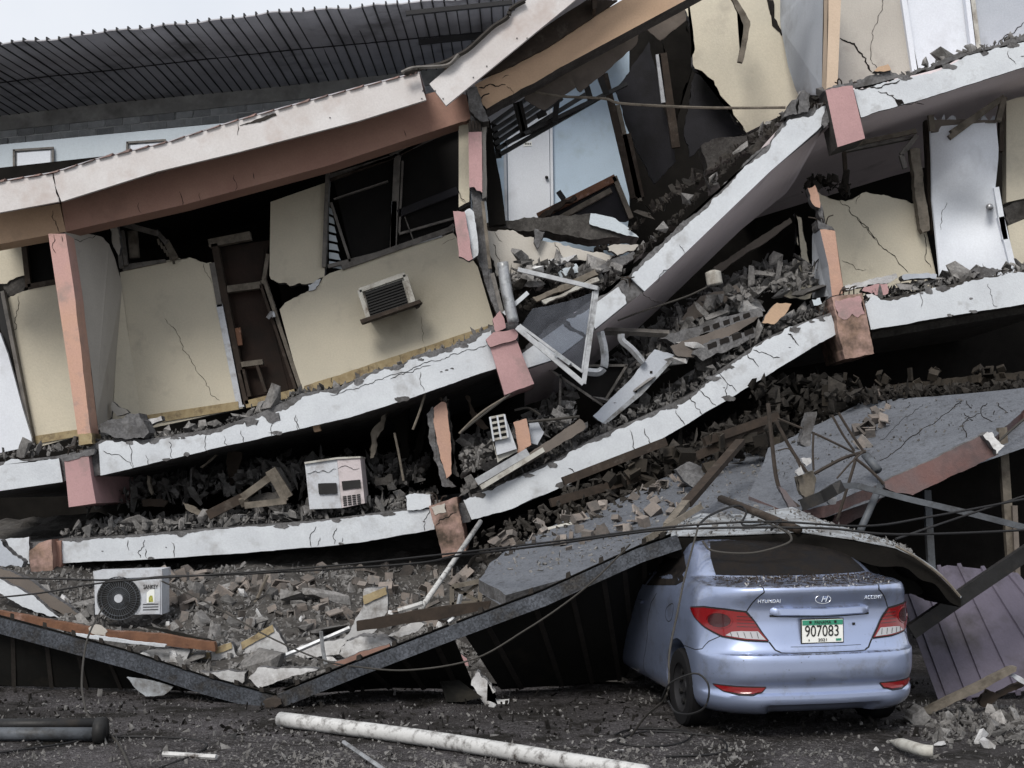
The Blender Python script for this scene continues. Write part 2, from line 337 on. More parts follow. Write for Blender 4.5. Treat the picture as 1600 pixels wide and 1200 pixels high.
# ------------------------------------------------------------------ ground
def ground():
    v, f = [], []; xs = [-400, -60] + [-9 + i * .25 for i in range(73)] + [60, 400]; ys = [-200, 2] + [7 + i * .2 for i in range(56)] + [40, 900]
    rg = random.Random(3)
    for y in ys:
        for x in xs:
            z = 0
            if -9 < x < 9 and 7.2 < y < 18: z = rg.uniform(-.012, .012)
            v.append((x, y, z))
    n = len(xs)
    for j in range(len(ys) - 1):
        for i in range(n - 1): f.append((j * n + i, j * n + i + 1, (j + 1) * n + i + 1, (j + 1) * n + i))
    me = bpy.data.meshes.new('ground'); me.from_pydata(v, [], f); me.materials.append(MATS['asphalt'])
    o = bpy.data.objects.new('ground', me); COL.objects.link(o); tag(o, kind='structure')
ground()
M('bounce_slab', (.40, .385, .365), (.33, .32, .30), .8, dirt=(.22, .21, .2), amt=.3)
tag(mesh('bounce_slab', [(-60, -40, .02), (60, -40, .02), (60, 8.2, .02), (-60, 8.2, .02), (-60, -40, -.05), (60, -40, -.05), (60, 8.2, -.05), (-60, 8.2, -.05)], [(0, 1, 2, 3), (7, 6, 5, 4), (0, 4, 5, 1), (1, 5, 6, 2), (2, 6, 7, 3), (3, 7, 4, 0)], 'bounce_slab'), kind='structure')  # pale slab out of view, added to bounce light up onto the soffits

# ------------------------------------------------------------------ house behind
rb = empty('rear_building', P(250, 400, 26.5) * 1, 'pale blue house with dark ribbed metal roof behind the collapsed building', 'building')
EAVE = [(-340, 118), (-120, 88), (0, 71), (40, 64), (90, 63), (133, 53), (230, 44), (330, 33), (430, 20), (560, 12), (640, 4), (740, -2), (1000, -24)]
WALL_TOP = [(-340, 214), (-120, 192), (0, 181), (160, 162), (400, 139), (690, 107), (1000, 76)]
YE, YR = 22.0, 26.5
def roof_rows(x, dy=0):     # x: photo column at the eave
    X = (x - CX) / F * YE; xb = CX + X * F / YR
    a = P(x, lerp_line(EAVE, x), YE); b = P(xb, lerp_line(WALL_TOP, xb), YR)
    return a, b
def rear_roof():
    rows = []; xs = [-330 + i * 9.1 for i in range(143)]
    rg = random.Random(2)
    for i, x in enumerate(xs):
        a, b = roof_rows(x); a = a + Vector((0, 0, .012 * math.sin(i * .7) + rg.uniform(-.006, .006)))
        m = a.lerp(b, .5) + Vector((0, 0, .05 + rg.uniform(-.01, .01))); u = Vector((0, 0, .02))
        rows.append([a, m, b, b + u, m + u, a + u])
    roof = loft(rb, 'roof', rows, 'roof_under')
    i = 0; x = -325
    while x < 960:
        a, b = roof_rows(x); d = (b - a).normalized(); m = a.lerp(b, .5) + Vector((0, 0, .05))
        u = Vector((0, 0, .055)); s = Vector((.011, 0, 0)); low = Vector((0, 0, -.012)); a2 = a - d * .03
        rows = [[p - s + low, p + s + low, p + s + u, p - s + u] for p in (a2, m, b)]
        loft(roof, 'rib', rows, 'roof_rib'); x += 18.3 + rnd.uniform(-.8, .8); i += 1
    sm = [roof_rows(x)[0].lerp(roof_rows(x)[1], .5) + Vector((0, 0, .03)) for x in (-320, -100, 0, 90, 220, 400, 560, 700, 820, 950)]
    tube(roof, 'lap_seam', sm, .011, 'roof_rib', 4, px=False)
    bar(roof, 'purlin', (634, 21, 21.7), (800, 4, 21.9), .07, .07, 'roof_rib'); bar(roof, 'purlin', (654, 66, 23.5), (775, 54, 23.5), .09, .07, 'roof_rib')
rear_roof()
band = [(-340, 212), (-120, 190), (0, 179), (160, 160), (400, 137), (690, 105), (760, 98)]; bl = [(-340, 236), (-120, 214), (0, 204), (690, 131), (760, 124)]
plate(rb, 'ring_beam', band + bl[::-1], YR, .3, 'band_grey')
cm = [(-340, 236), (-120, 213), (0, 203), (690, 130), (760, 123)]; cmb = [(-340, 261), (-120, 238), (0, 226), (385, 189), (690, 158), (760, 151)]
plate(rb, 'wall', cm + cmb[::-1], YR + .06, .2, 'mortar')
for row in range(2):
    x = -110 - row * 14
    while x < 740:
        w_ = 27.5
        y0 = lerp_line(cm, x) + 1 + row * 13.0 if x > -119 else 213; sl = (lerp_line(cm, 500) - lerp_line(cm, 0)) / 500
        h_ = 11.2; p = [(x, y0), (x + w_ - 1.6, y0 + sl * w_), (x + w_ - 1.6, y0 + sl * w_ + h_), (x, y0 + h_)]
        plate(rb, 'concrete_block', [(a, b) for a, b in p], YR + .03 + rnd.uniform(0, .02), .15, 'block_grey', jag=.8, minlen=9)
        x += w_
YU = 23.3
plate(rb, 'wall', cmb + [(780, 420), (-345, 420)], YU, .2, 'rear_blue')
def rear_window(pts):
    x0, y0, x1, y1 = pts
    w = plate(rb, 'window', [(x0, y0), (x1, y0 - 4), (x1, y1 - 4), (x0, y1)], YU - .03, .025, 'sheet_white')
    plate(w, 'pane', [(x0 + 5, y0 + 5), (x1 - 4, y0 + 1), (x1 - 4, y0 + (y1 - y0) * .62), (x0 + 5, y0 + (y1 - y0) * .62 + 3)], YU - .04, .008, 'door_white')
    plate(w, 'pane', [(x0 + 5, y0 + (y1 - y0) * .7), (x1 - 4, y0 + (y1 - y0) * .7 - 3), (x1 - 4, y1 - 9), (x0 + 5, y1 - 5)], YU - .04, .008, 'door_white')
    for yy in (y0, y0 + (y1 - y0) * .66):
        bar(w, 'frame', (x0 - 1, yy + 1, YU - .05), (x1 + 1, yy - 3, YU - .05), .035, .03, 'alu_dark')
    for xx in (x0, x1): bar(w, 'frame', (xx, y0, YU - .05), (xx, y1, YU - .05), .035, .03, 'alu_dark')
rear_window((22, 234, 83, 292)); rear_window((199, 222, 258, 290))
# the blue room seen through the broken middle of the building
YQ = 24.0
plate(rb, 'wall', [(750, 118), (900, 60), (1015, 40), (1015, 480), (750, 480)], YQ, .2, 'room_blue')
dr = plate(rb, 'door', [(791, 120), (857, 120), (860, 352), (795, 352)], YQ - .05, .04, 'door_white')
bar(dr, 'frame', (787, 115, YQ - .04), (791, 352, YQ - .04), .05, .07, 'blue_grey'); bar(dr, 'frame', (860, 115, YQ - .04), (863, 352, YQ - .04), .05, .07, 'door_white')
tube(dr, 'handle', [(854, 277, YQ - .05), (854, 277, YQ - .12)], .03, 'black', 8, curve=False)
sg = plate(dr, 'sign', [(818, 222), (831, 221), (831, 228), (818, 229)], YQ - .06, .008, 'plate_white')
for k in range(4): plate(sg, 'print', [(820 + k * 2.6, 223.4), (821.6 + k * 2.6, 223.3), (821.6 + k * 2.6, 226), (820 + k * 2.6, 226)], YQ - .063, .002, 'dark_ink')

# ------------------------------------------------------------------ the collapsed building
YF, YW, YB = 16.5, 18.2, 22.5
cb = empty('collapsed_building', Vector((0, 17, 0)), 'collapsed three storey building with buckled white floor edges and pink columns', 'building')
def slab(parent, top, bot, Y, back, rise, ms='concrete', name='floor_slab', n=40, drop=0.0, ragged=.0):
    """A floor slab behind a front edge traced between the lines TOP and BOT."""
    rg = random.Random(int(top[0][0] + 5)); x0, x1 = max(top[0][0], bot[0][0]), min(top[-1][0], bot[-1][0]); rows = []
    for i in range(n + 1):
        x = x0 + (x1 - x0) * i / n; a = P(x, lerp_line(top, x), Y); b = P(x, lerp_line(bot, x), Y)
        d = back - (rg.uniform(0, ragged) if ragged else 0); e = Vector((0, d - Y, rise)); e2 = Vector((0, d - Y, drop))
        rows.append([a, a + e, b + e2, b])
    return loft(parent, name, rows, ms)
def fascia(parent, top, bot, Y, t=.05, m='white_paint', jag=4.5, name='fascia'):
    n = len(top); return plate(parent, name, top + rough(bot, 1.2)[::-1], Y - t - .003, t, m, 'concrete', jag, set(range(n - 1)), minlen=6)

# --- rear wall that closes the rooms, coloured near-black for their deep shade
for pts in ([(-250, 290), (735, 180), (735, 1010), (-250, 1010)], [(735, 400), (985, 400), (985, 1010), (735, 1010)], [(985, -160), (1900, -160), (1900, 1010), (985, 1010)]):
    plate(cb, 'rear_wall', pts, YB, .2, 'interior_shade')
# --- roof
ft = [(-80, 303), (0, 285), (84, 271), (150, 250), (259, 224), (371, 189), (560, 138), (655, 114)]
fbm = [(96, 315), (245, 268), (371, 238), (560, 189), (666, 156)]
rs = []
for i in range(38):
    x = -80 + i * 19.9; a = P(x, lerp_line(ft, x) - 1, 16.2); e = Vector((0, 6.6, .5)); u = Vector((0, 0, .015)); rs.append([a, a + e, a + e + u, a + u])
roof = loft(cb, 'roof_sheet', rs, 'roof_under')
loft(cb, 'ceiling', [[p + Vector((0, .75 if k in (0, 3) else 0, -.18)) for k, p in enumerate(r)] for r in rs], 'interior_shade')  # near-black plate added under the roof, room shade put into its colour
x = -70
while x < 640:
    y0, y1 = lerp_line(ft, x), lerp_line(ft, x + 19); h = rnd.uniform(2.5, 5); e = Vector((0, 3.5, .26))
    a, b, c, d = P(x, y0 - 1, 16.12), P(x + 19, y1 - 1, 16.12), P(x + 22, y1 - 1 - h, 16.12), P(x + 6, y0 - 1 - h * .6, 16.12)
    loft(roof, 'roof_rib', [[a, b, c, d], [p + e for p in (a, b, c, d)]], 'roof_tile'); x += 28
plate(cb, 'roof_fascia', [(-80, 303), (0, 285), (82, 272), (87, 290), (92, 315), (0, 332), (-80, 347)], 16.15, .05, 'fascia_board', jag=1.5, edges={2, 3})
fb = plate(cb, 'roof_fascia', ft[2:] + [(661, 140)] + fbm[::-1] + [(88, 295)], 16.15, .05, 'fascia_board')
rb2 = plate(cb, 'roof_fascia', [(671, 131), (823, 0), (940, -100), (1022, -100), (899, 0), (697, 165)], 16.05, .05, 'fascia_board')
for q in Q('2', 800, 405, 835, 440, 970, 345, 1030, 295, 1165, 170, 1210, 170, 745, 405, 740, 440, 330, 525): plate(fb if q[0] < 665 else rb2, 'nail', [(q[0] - .9, q[1] - .9), (q[0] + .9, q[1] - .9), (q[0] + .9, q[1] + .9), (q[0] - .9, q[1] + .9)], 16.04 if q[0] > 665 else 16.14, .004, 'black')
crack(fb, [(372, 191), (373, 200), (371, 211)], 16.15, 2); crack(fb, Q('1', 640, 790, 700, 770, 740, 765), 16.15, 1.2)
plate(roof, 'torn_edge', Q('1', 1070, 560, 1150, 530, 1230, 505, 1235, 515, 1160, 545), 16.14, .02, 'sheet_edge', jag=1.5)
rr = []
for i in range(12):
    k = i / 11; a = P(700 + (965 - 700) * k, 112 + (-107 - 112) * k, 16.15); e = Vector((0, 6.0, .2)); u = Vector((0, 0, .02)); rr.append([a, a + e, a + e + u, a + u])
roof2 = loft(cb, 'roof_sheet', rr, 'roof_under')
tube(roof2, 'torn_edge', [(p[0], p[1], 16.0) for p in Q('2', 660, 330, 740, 305, 830, 285, 900, 250, 950, 220, 1010, 165, 1060, 120, 1120, 80, 1140, 40, 1200, 5)], [.02, .05, .03, .05, .025, .04, .03], 'sheet_edge', 5)
tube(roof2, 'rolled_flashing', [(p[0], p[1], 15.98) for p in Q('2', 650, 325, 700, 305, 780, 300, 860, 290, 905, 245)], .025, 'alu_dark', 5)
bmL = plate(cb, 'roof_beam', [(-80, 346), (93, 318), (103, 362), (77, 367), (-80, 396)], 16.75, .35, 'tan')
bmC = plate(cb, 'roof_beam', [(93, 300), (245, 255), (560, 175), (700, 138), (733, 150), (735, 186), (722, 190), (512, 259), (287, 320), (103, 362)], 16.75, .35, 'salmon', jag=1.5, edges={3, 4, 5})
for q in (Q('1', 800, 855, 815, 915), Q('1', 890, 860, 895, 895), Q('1', 1045, 780, 1050, 850), Q('1', 620, 905, 630, 950), Q('1', 1130, 770, 1135, 800), Q('2', 660, 580, 670, 610), Q('1', 235, 940, 250, 1000, 265, 1035)): crack(bmC, q, 16.75, 1.8)
bmR = plate(cb, 'roof_beam', [(742, 132), (800, 101), (972, 0), (1130, -93), (1240, -93), (1066, 3), (880, 103), (760, 170), (752, 160)], 16.6, .4, 'tan', 'concrete_dark', jag=2, edges={6, 7, 8})
crack(bmR, Q('3', 80, 390, 130, 375, 200, 378), 16.6, 4); crack(bmR, Q('3', 185, 350, 215, 335), 16.6, 2); crack(bmR, Q('3', 205, 385, 235, 425), 16.6, 2)
plate(cb, 'roof_batten', Q('3', 75, 345, 225, 225, 560, 0, 700, 0, 420, 190, 235, 292, 90, 350), 16.55, .06, 'wood_dark', jag=1)
plate(cb, 'rafter', Q('3', 585, -20, 612, -20, 605, 35, 590, 40), 16.3, .3, 'wood_dark')
for k in range(5): bar(cb, 'rafter', (700 + k * 70, 110 - k * 55, 16.2), (720 + k * 62, 105 - k * 46, 19.5), .08, .12, 'wood_dark')

# --- top storey, left half: columns, walls, doors, windows
col = plate(cb, 'column', Q('5', 215, 72, 292, 72, 330, 320, 408, 985, 350, 990, 300, 640), 16.42, .32, 'column_paint', jag=1, edges={2})
plate(col, 'plinth', Q('5', 348, 968, 408, 962, 412, 1010, 352, 1016), 16.40, .36, 'baseboard', jag=1)
crack(col, Q('5', 240, 75, 232, 130, 250, 160), 16.42, 2); crack(col, Q('5', 275, 80, 280, 110), 16.42, 2)
def quadwall(parent, name, pts, ext, mf, ms='concrete', jag=0, edges=None): return plate(parent, name, pts, 0, 0, mf, ms, jag, edges, ext=ext)
sw = quadwall(cb, 'side_wall', [(101, 363, 16.76), (118, 362, 17.0), (147, 367, 17.45), (162, 372, 17.7), (172, 386, 17.85), (180, 408, 18.0), (189, 440, 18.18), (190, 470, 18.2), (184, 500, 18.1), (176, 520, 18.0), (179, 545, 18.05), (176, 575, 18.0), (178, 610, 18.05), (176, 650, 18.0), (146, 680, 16.78)], (-.12, .02, 0), 'cream_grey', jag=2.5, edges=set(range(2, 13)))
crack(sw, [(113, 372, ), (125, 378), (150, 367)], 16.9, 1.5)
quadwall(cb, 'side_wall', [(188, 430, 18.18), (200, 520, 18.2), (221, 655, 18.2), (176, 668, 17.9), (178, 600, 18.0), (180, 540, 18.05)], (-.1, .05, 0), 'cream', jag=1.5, edges={3, 4, 5})
wl = plate(cb, 'wall', Q('5', 10, 370, 60, 350, 100, 330, 250, 290, 350, 975, 150, 1030, 60, 640), 17.9, .15, 'cream', 'concrete', 2, {0, 1})
crack(wl, Q('5', 80, 350, 72, 420, 75, 480, 60, 510), 17.9, 2)
plate(wl, 'baseboard', Q('5', 155, 975, 352, 945, 355, 975, 160, 1010), 17.88, .02, 'baseboard')
wl2 = plate(cb, 'wall', Q('5', -200, 150, 0, 120, 102, 108, 122, 250, 60, 275, 30, 295, -200, 300), 17.9, .15, 'cream', 'concrete', 2, {3, 4})
plate(wl2, 'broken_core', Q('5', 15, 290, 50, 262, 115, 250, 130, 300, 80, 340, 30, 365), 17.93, .12, 'concrete_dark', jag=4)
wn = plate(cb, 'window', Q('5', 108, 112, 225, 90, 250, 290, 128, 312), 18.0, .03, 'screen')
for a in ((108, 112, 225, 92), (108, 112, 130, 312), (128, 310, 250, 288)): p = Q('5', *a); bar(wn, 'frame', (*p[0], 17.92), (*p[1], 17.92), .07, .07, 'wood_dark')
dw = plate(cb, 'door', Q('5', -150, 420, 0, 515, 35, 610, 60, 700, 100, 850, 140, 980, 142, 1020, 0, 1050, -150, 1080), 17.75, .05, 'door_white')
p = Q('5', 15, 330, 150, 1015); bar(dw, 'frame', (*p[0], 17.85), (*p[1], 17.85), .05, .1, 'alu_dark'); p = Q('5', 0, 350, 55, 690); bar(dw, 'frame', (*p[0], 17.9), (*p[1], 17.9), .09, .1, 'black')
wc = plate(cb, 'wall', Q('5', 535, 245, 640, 215, 735, 193, 800, 180, 860, 182, 950, 203, 1010, 480, 1085, 850, 630, 950, 560, 420), YW, .15, 'cream', 'concrete', 3, {3, 4})
for q in (Q('5', 735, 450, 800, 530, 815, 590, 880, 690, 920, 750, 940, 790, 980, 815), Q('5', 910, 205, 945, 290)): crack(wc, q, YW, 1.3)
plate(wc, 'baseboard', Q('5', 640, 884, 1063, 820, 1066, 856, 643, 925), YW - .02, .02, 'baseboard')
tr = plate(cb, 'transom_window', Q('5', 545, 210, 735, 185, 738, 197, 548, 236), YW - .06, .1, 'alu_dark')
for a, w_ in (((535, 25, 705, 72), .07), ((700, 62, 742, 112), .06), ((742, 105, 785, 185), .08), ((522, 40, 545, 225), .06), ((545, 60, 565, 215), .05)):
    p = Q('5', *a); bar(tr, 'frame', (*p[0], YW - .05), (*p[1], YW - .12), w_, .06, 'alu_dark' if w_ != .08 else 'wood_grey')
for k in range(6): p = Q('5', 705 + k * 13, 95 + k * 17, 712 + k * 13, 122 + k * 17); bar(tr, 'splinter', (*p[0], YW - .1), (*p[1], YW - .1), .03, .02, 'wood_grey')
p = Q('5', 592, 62, 602, 180); tube(tr, 'pipe', [(*p[0], YW + .1), (*p[1], YW + .1)], .07, 'wood_grey', 10, curve=False)
plate(cb, 'broken_wall_end', Q('5', 490, 40, 520, 28, 540, 130, 530, 170, 500, 100), 18.0, .12, 'cream_grey', 'concrete', 2)
# brown door in its racked frame
bd = plate(cb, 'door', Q('5', 975, 135, 1205, 100, 1190, 170, 1175, 285, 1250, 520, 1330, 785, 1090, 835, 1050, 590), YW + .22, .04, 'door_brown')
plate(bd, 'panel', Q('5', 1010, 160, 1180, 135, 1165, 290, 1030, 310), YW + .205, .012, 'door_brown'); plate(bd, 'panel', Q('5', 1040, 340, 1175, 315, 1290, 770, 1110, 800), YW + .205, .012, 'door_brown')
for a, w_, mm in (((950, 205, 985, 400), .075, 'alu_dark'), ((960, 120, 1100, 835), .09, 'wood_dark'), ((985, 390, 1078, 848), .10, 'ac_white'), ((935, 118, 1120, 82), .11, 'wood_grey'), ((1200, 165, 1180, 280), .05, 'wood_grey'), ((1178, 280, 1350, 790), .07, 'wood_grey'), ((1170, 300, 1335, 795), .06, 'wood_dark'), ((1100, 835, 1330, 780), .1, 'baseboard'), ((1018, 322, 1168, 302), .09, 'wood_grey'), ((1078, 658, 1176, 645), .07, 'wood_grey'), ((1085, 680, 1115, 800), .06, 'wood_dark'), ((1150, 660, 1190, 780), .04, 'wood_dark')):
    p = Q('5', *a); bar(bd, 'frame', (*p[0], YW + .05), (*p[1], YW + .05), w_, .12, mm)
plate(bd, 'lock_block', Q('5', 1048, 495, 1072, 490, 1082, 568, 1060, 572), YW + .02, .05, 'wood'); tube(bd, 'handle', [(*q, YW - .1) for q in Q('5', 1195, 450, 1215, 425, 1222, 445)], .03, 'knob', 6)
ws = plate(cb, 'wall', Q('6', 65, -70, 322, -160, 318, 20, 305, 265, 270, 280, 225, 297, 150, 306, 115, 292, 60, 258), YW, .14, 'cream', 'concrete', 3, {3, 4, 5, 6, 7})
p = Q('2', 322, 775, 305, 1195); bar(cb, 'wall_trim', (*p[0], YW - .01), (*p[1], YW - .01), .05, .16, 'alu_dark')
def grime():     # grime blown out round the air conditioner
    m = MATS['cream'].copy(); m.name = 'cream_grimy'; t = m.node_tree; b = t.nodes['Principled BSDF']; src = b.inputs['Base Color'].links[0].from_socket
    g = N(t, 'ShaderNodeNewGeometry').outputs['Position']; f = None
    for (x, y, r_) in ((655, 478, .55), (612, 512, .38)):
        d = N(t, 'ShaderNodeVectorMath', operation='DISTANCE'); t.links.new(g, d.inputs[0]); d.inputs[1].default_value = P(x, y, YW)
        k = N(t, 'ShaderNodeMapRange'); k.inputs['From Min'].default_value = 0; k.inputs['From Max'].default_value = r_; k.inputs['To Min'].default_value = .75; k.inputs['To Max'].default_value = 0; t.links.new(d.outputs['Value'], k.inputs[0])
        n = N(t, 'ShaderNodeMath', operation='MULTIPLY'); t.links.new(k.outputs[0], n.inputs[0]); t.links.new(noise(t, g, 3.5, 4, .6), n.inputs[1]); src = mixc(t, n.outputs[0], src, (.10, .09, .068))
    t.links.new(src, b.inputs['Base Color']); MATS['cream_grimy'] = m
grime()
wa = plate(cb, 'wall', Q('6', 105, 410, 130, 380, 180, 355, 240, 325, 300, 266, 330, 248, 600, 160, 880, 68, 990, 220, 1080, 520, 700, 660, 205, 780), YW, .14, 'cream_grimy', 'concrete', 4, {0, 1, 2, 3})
plate(wa, 'broken_plaster', Q('6', 232, 300, 270, 278, 290, 272, 285, 285, 265, 320, 235, 328), YW - .03, .03, 'white_paint', 'concrete', 2)
for q in (Q('6', 735, 690, 740, 760, 752, 780),): pass
crack(wa, Q('6', 735, 440, 742, 500, 750, 560), YW, 1); crack(wa, Q('6', 830, 120, 890, 90), YW, 1)
bb = plate(wa, 'baseboard', Q('6', 215, 752, 500, 658, 1050, 478, 1052, 520, 215, 800), YW - .022, .02, 'baseboard', jag=1)
for q in (Q('6', 500, 660, 503, 690), Q('6', 752, 572, 757, 600), Q('6', 340, 712, 342, 740), Q('6', 640, 612, 643, 640), Q('6', 880, 535, 884, 560)): crack(bb, q, YW - .022, 1.6)
# big window
wd = plate(cb, 'window', Q('2', 380, 1180, 885, 1005, 880, 1030, 385, 1205), YW - .05, .16, 'alu_dark')
plate(wd, 'pane', Q('2', 345, 800, 625, 695, 612, 1105, 430, 1165), YW + .06, .01, 'screen'); plate(wd, 'pane', Q('2', 640, 690, 902, 560, 902, 985, 635, 1095), YW + .09, .01, 'screen')
for a, w_, m_ in (((325, 790, 600, 705), .05, 'alu_dark'), ((330, 805, 620, 700), .04, 'wood_dark'), ((600, 700, 895, 562), .06, 'alu_dark'), ((640, 690, 900, 545), .04, 'wood_dark'), ((632, 690, 613, 1112), .09, 'alu_dark'), ((618, 900, 612, 1112), .07, 'alu'), ((655, 720, 640, 1040), .025, 'alu_dark'), ((335, 905, 422, 1172), .035, 'alu_dark'), ((348, 890, 590, 810), .02, 'alu_dark'), ((640, 1045, 885, 975), .03, 'alu_dark'), ((665, 970, 705, 1080), .015, 'alu_dark'), ((635, 955, 900, 850), .10, 'fabric_dark'), ((635, 1108, 830, 1050), .05, 'alu'), ((830, 1050, 885, 1005), .05, 'alu_dark'), ((322, 1190, 600, 1120), .05, 'alu_dark')):
    p = Q('2', *a); bar(wd, 'frame', (*p[0], YW), (*p[1], YW), w_, .06, m_)
for k in range(7): y = 925 + k * 40; plate(wd, 'louvre_slat', Q('2', 326, y, 338 + k * 6, y + 8, 345 + k * 6.5, y + 36, 326, y + 28), YW + .04, .012, 'rear_blue', jag=.5)
# middle column, broken
mc = plate(cb, 'column', Q('2', 945, 400, 988, 392, 1012, 500, 1005, 560, 1000, 850, 1012, 900, 1020, 1040, 1035, 1130, 1085, 1330, 1110, 1400, 1075, 1400, 1010, 1210, 985, 1150, 975, 1000, 960, 860, 960, 540), 16.62, .3, 'concrete', 'concrete_dark', 2)
plate(mc, 'plaster', Q('2', 948, 590, 1008, 588, 1010, 860, 985, 850, 975, 835, 952, 838), 16.5, .1, 'pink', 'concrete', 1.2, {2, 3, 4})
plate(mc, 'plaster', Q('2', 880, 942, 932, 945, 968, 1155, 950, 1165, 905, 1145), 16.35, .12, 'pink', 'concrete', 1.2)
plate(mc, 'plaster', Q('2', 930, 945, 955, 930, 972, 945, 992, 1100, 990, 1140, 968, 1156), 16.42, .12, 'white_paint', 'concrete', 1.2)
plate(mc, 'plaster', Q('2', 905, 560, 948, 545, 952, 900, 905, 925), 16.9, .2, 'cream', 'concrete', 1.2, {1, 2}); plate(mc, 'plaster', Q('2', 1008, 520, 1030, 540, 1028, 880, 1010, 890), 16.75, .2, 'cream_grey', 'concrete', 1.5)
plate(mc, 'corbel', Q('2', 935, 395, 985, 385, 1015, 480, 1040, 540, 1000, 540, 960, 500), 16.5, .3, 'concrete', 'concrete_dark', 2)
for k in range(4): p = Q('2', 955 + k * 14, 540, 957 + k * 14, 592); bar(mc, 'reinforcement', (*p[0], 16.58), (*p[1], 16.58), .03, .03, 'rebar')
p = Q('6', 1055, 250, 1100, 430); bar(mc, 'conduit', (*p[0], 16.55), (*p[1], 16.5), .05, .05, 'alu_dark'); p = Q('2', 1012, 900, 1045, 1200); bar(mc, 'conduit', (*p[0], 16.56), (*p[1], 16.56), .04, .04, 'wood_grey')
crack(mc, Q('2', 905, 850, 935, 905), 16.88, 2)
plate(cb, 'partition', Q('2', 1015, 500, 1045, 540, 1090, 800, 1115, 1000, 1040, 1010, 1025, 880), 17.2, .12, 'interior_shade', jag=1)

# --- floor edge of the top storey, left half
t1 = Q('5', 440, 1012, 560, 1004, 650, 1010, 780, 985, 960, 960, 1180, 882, 1350, 800) + [(531, 612), (575, 588), (631, 574), (645, 562), (708, 547), (767, 516)]
b1 = [(157, 743), (355, 696), (560, 648), (775, 576)]
t1s = [(-90, 735), (0, 722), (92, 712)] + [(140, 700)] + [(p[0], p[1] - 6) for p in t1] + [(810, 500)]
b1s = [(-90, 780), (0, 766), (98, 752), (157, 742), (355, 695), (560, 647), (775, 575), (815, 558)]
fs = slab(cb, t1s, b1s, YF, 22.4, .25)
f1 = plate(fs, 'fascia', t1 + rough(b1, 1.3)[::-1], YF - .06, .055, 'white_paint', 'concrete', 5, set(range(len(t1) - 1)), minlen=6)
f0 = plate(fs, 'fascia', [(-90, 738), (0, 728), (21, 717), (92, 716), (98, 753), (0, 767), (-90, 781)], YF - .06, .055, 'white_paint', 'concrete', 4, {0, 1, 2}, minlen=6)
spall(f1, t1, b1, YF - .06, 16, 1)
for q in (Q('5', 460, 1040, 540, 1065, 590, 1110), Q('5', 580, 1005, 585, 1060, 590, 1125), Q('5', 752, 1000, 765, 1040, 770, 1088), Q('5', 920, 970, 918, 1010, 930, 1055), Q('5', 1075, 950, 1090, 1010), Q('5', 1210, 900, 1215, 980), Q('5', 1320, 880, 1335, 950), Q('5', 1000, 975, 1020, 1030), Q('6', 180, 890, 195, 945), Q('6', 735, 690, 730, 720, 750, 775), Q('6', 330, 790, 500, 745, 650, 690, 800, 640, 900, 610, 1030, 570), Q('6', 600, 720, 700, 690, 780, 660), Q('5', 650, 1060, 665, 1110)): crack(f1, q, YF - .06, 1.7)
for q in (Q('5', 1170, 885, 1210, 872, 1245, 870, 1252, 905, 1220, 920, 1190, 905), Q('5', 1090, 905, 1130, 895, 1155, 905, 1145, 928, 1100, 932)): plate(f1, 'spalled_patch', q, YF - .066, .004, 'concrete', jag=2)
pk = plate(cb, 'beam_end', Q('h', 0, 220, 150, 188, 172, 350, 200, 505, 30, 530), YF - .12, 1.8, 'pink', jag=1.2, edges={0})
plate(pk, 'broken_top', Q('h', -10, 222, 60, 195, 150, 170, 190, 165, 185, 200, 90, 225, 0, 240), YF - .13, .35, 'concrete', jag=3)
pm = plate(cb, 'beam_end', Q('6', 1045, 578, 1165, 548, 1200, 640, 1242, 742, 1110, 792), YF - .2, .9, 'pink', jag=1, edges={3})
plate(pm, 'collar', Q('6', 1025, 545, 1060, 512, 1150, 497, 1170, 520, 1160, 545, 1045, 578), YF - .24, .5, 'pink', 'concrete', 1.2)
plate(pm, 'spike', Q('6', 1055, 455, 1090, 415, 1108, 450, 1115, 492, 1070, 512), YF - .15, .2, 'pink', 'concrete', 1.2)

# --- upper right: broken sloping slab, top floor edge, walls
td = [(812, 552), (845, 525), (880, 498), (930, 470), (965, 446), (986, 430)] + Q('3', 790, 1195, 930, 1060, 1080, 930, 1200, 810, 1260, 740, 1380, 650, 1430, 570, 1455, 530, 1540, 508, 1600, 470) + [(1297, 159), (1303, 172)]
bd_ = [(822, 578), (870, 562), (930, 516), (979, 476), (1007, 455), (1045, 420), (1203, 268), (1281, 205), (1303, 175)]
ds = slab(cb, td[:-1], bd_, YF + .02, 18.6, .1, ['mauve'], ragged=.04, n=60, drop=-.32)
dcore = plate(ds, 'broken_core', [(p[0], p[1] - 3) for p in td] + bd_[::-1], YF + .01, .12, 'concrete', 'concrete_dark', 4, set(range(len(td))), minlen=6)
tdw = td[5:]
def sloping_face():
    top = rough([(p[0], p[1] + 5) for p in tdw[:-1]], 3.5, 6); bot = [(1007, 455), (1045, 420), (1203, 268), (1278, 203), (1300, 176)]; n = len(top); rows = []
    for i, q in enumerate(top):
        k = (q[0] - top[0][0]) / (top[-1][0] - top[0][0]); x = 1007 + (1300 - 1007) * k; a, c = P(q[0], q[1], YF - .045), P(x, lerp_line(bot, x), YF - .045); e = Vector((0, .05, 0)); rows.append([a, c, c + e, a + e])
    return loft(ds, 'fascia', rows, 'white_paint')
sloping_face()
for q, l in (([(1223, 184), (1235, 159), (1247, 154), (1246, 178)], 0), ([(1247, 178), (1253, 141), (1266, 146), (1263, 175)], 0), ([(1294, 156), (1303, 152), (1312, 168), (1300, 182), (1288, 200), (1284, 194)], 0)): plate(ds, 'broken_end', q, YF - .08, .25, 'concrete', jag=2, minlen=5)
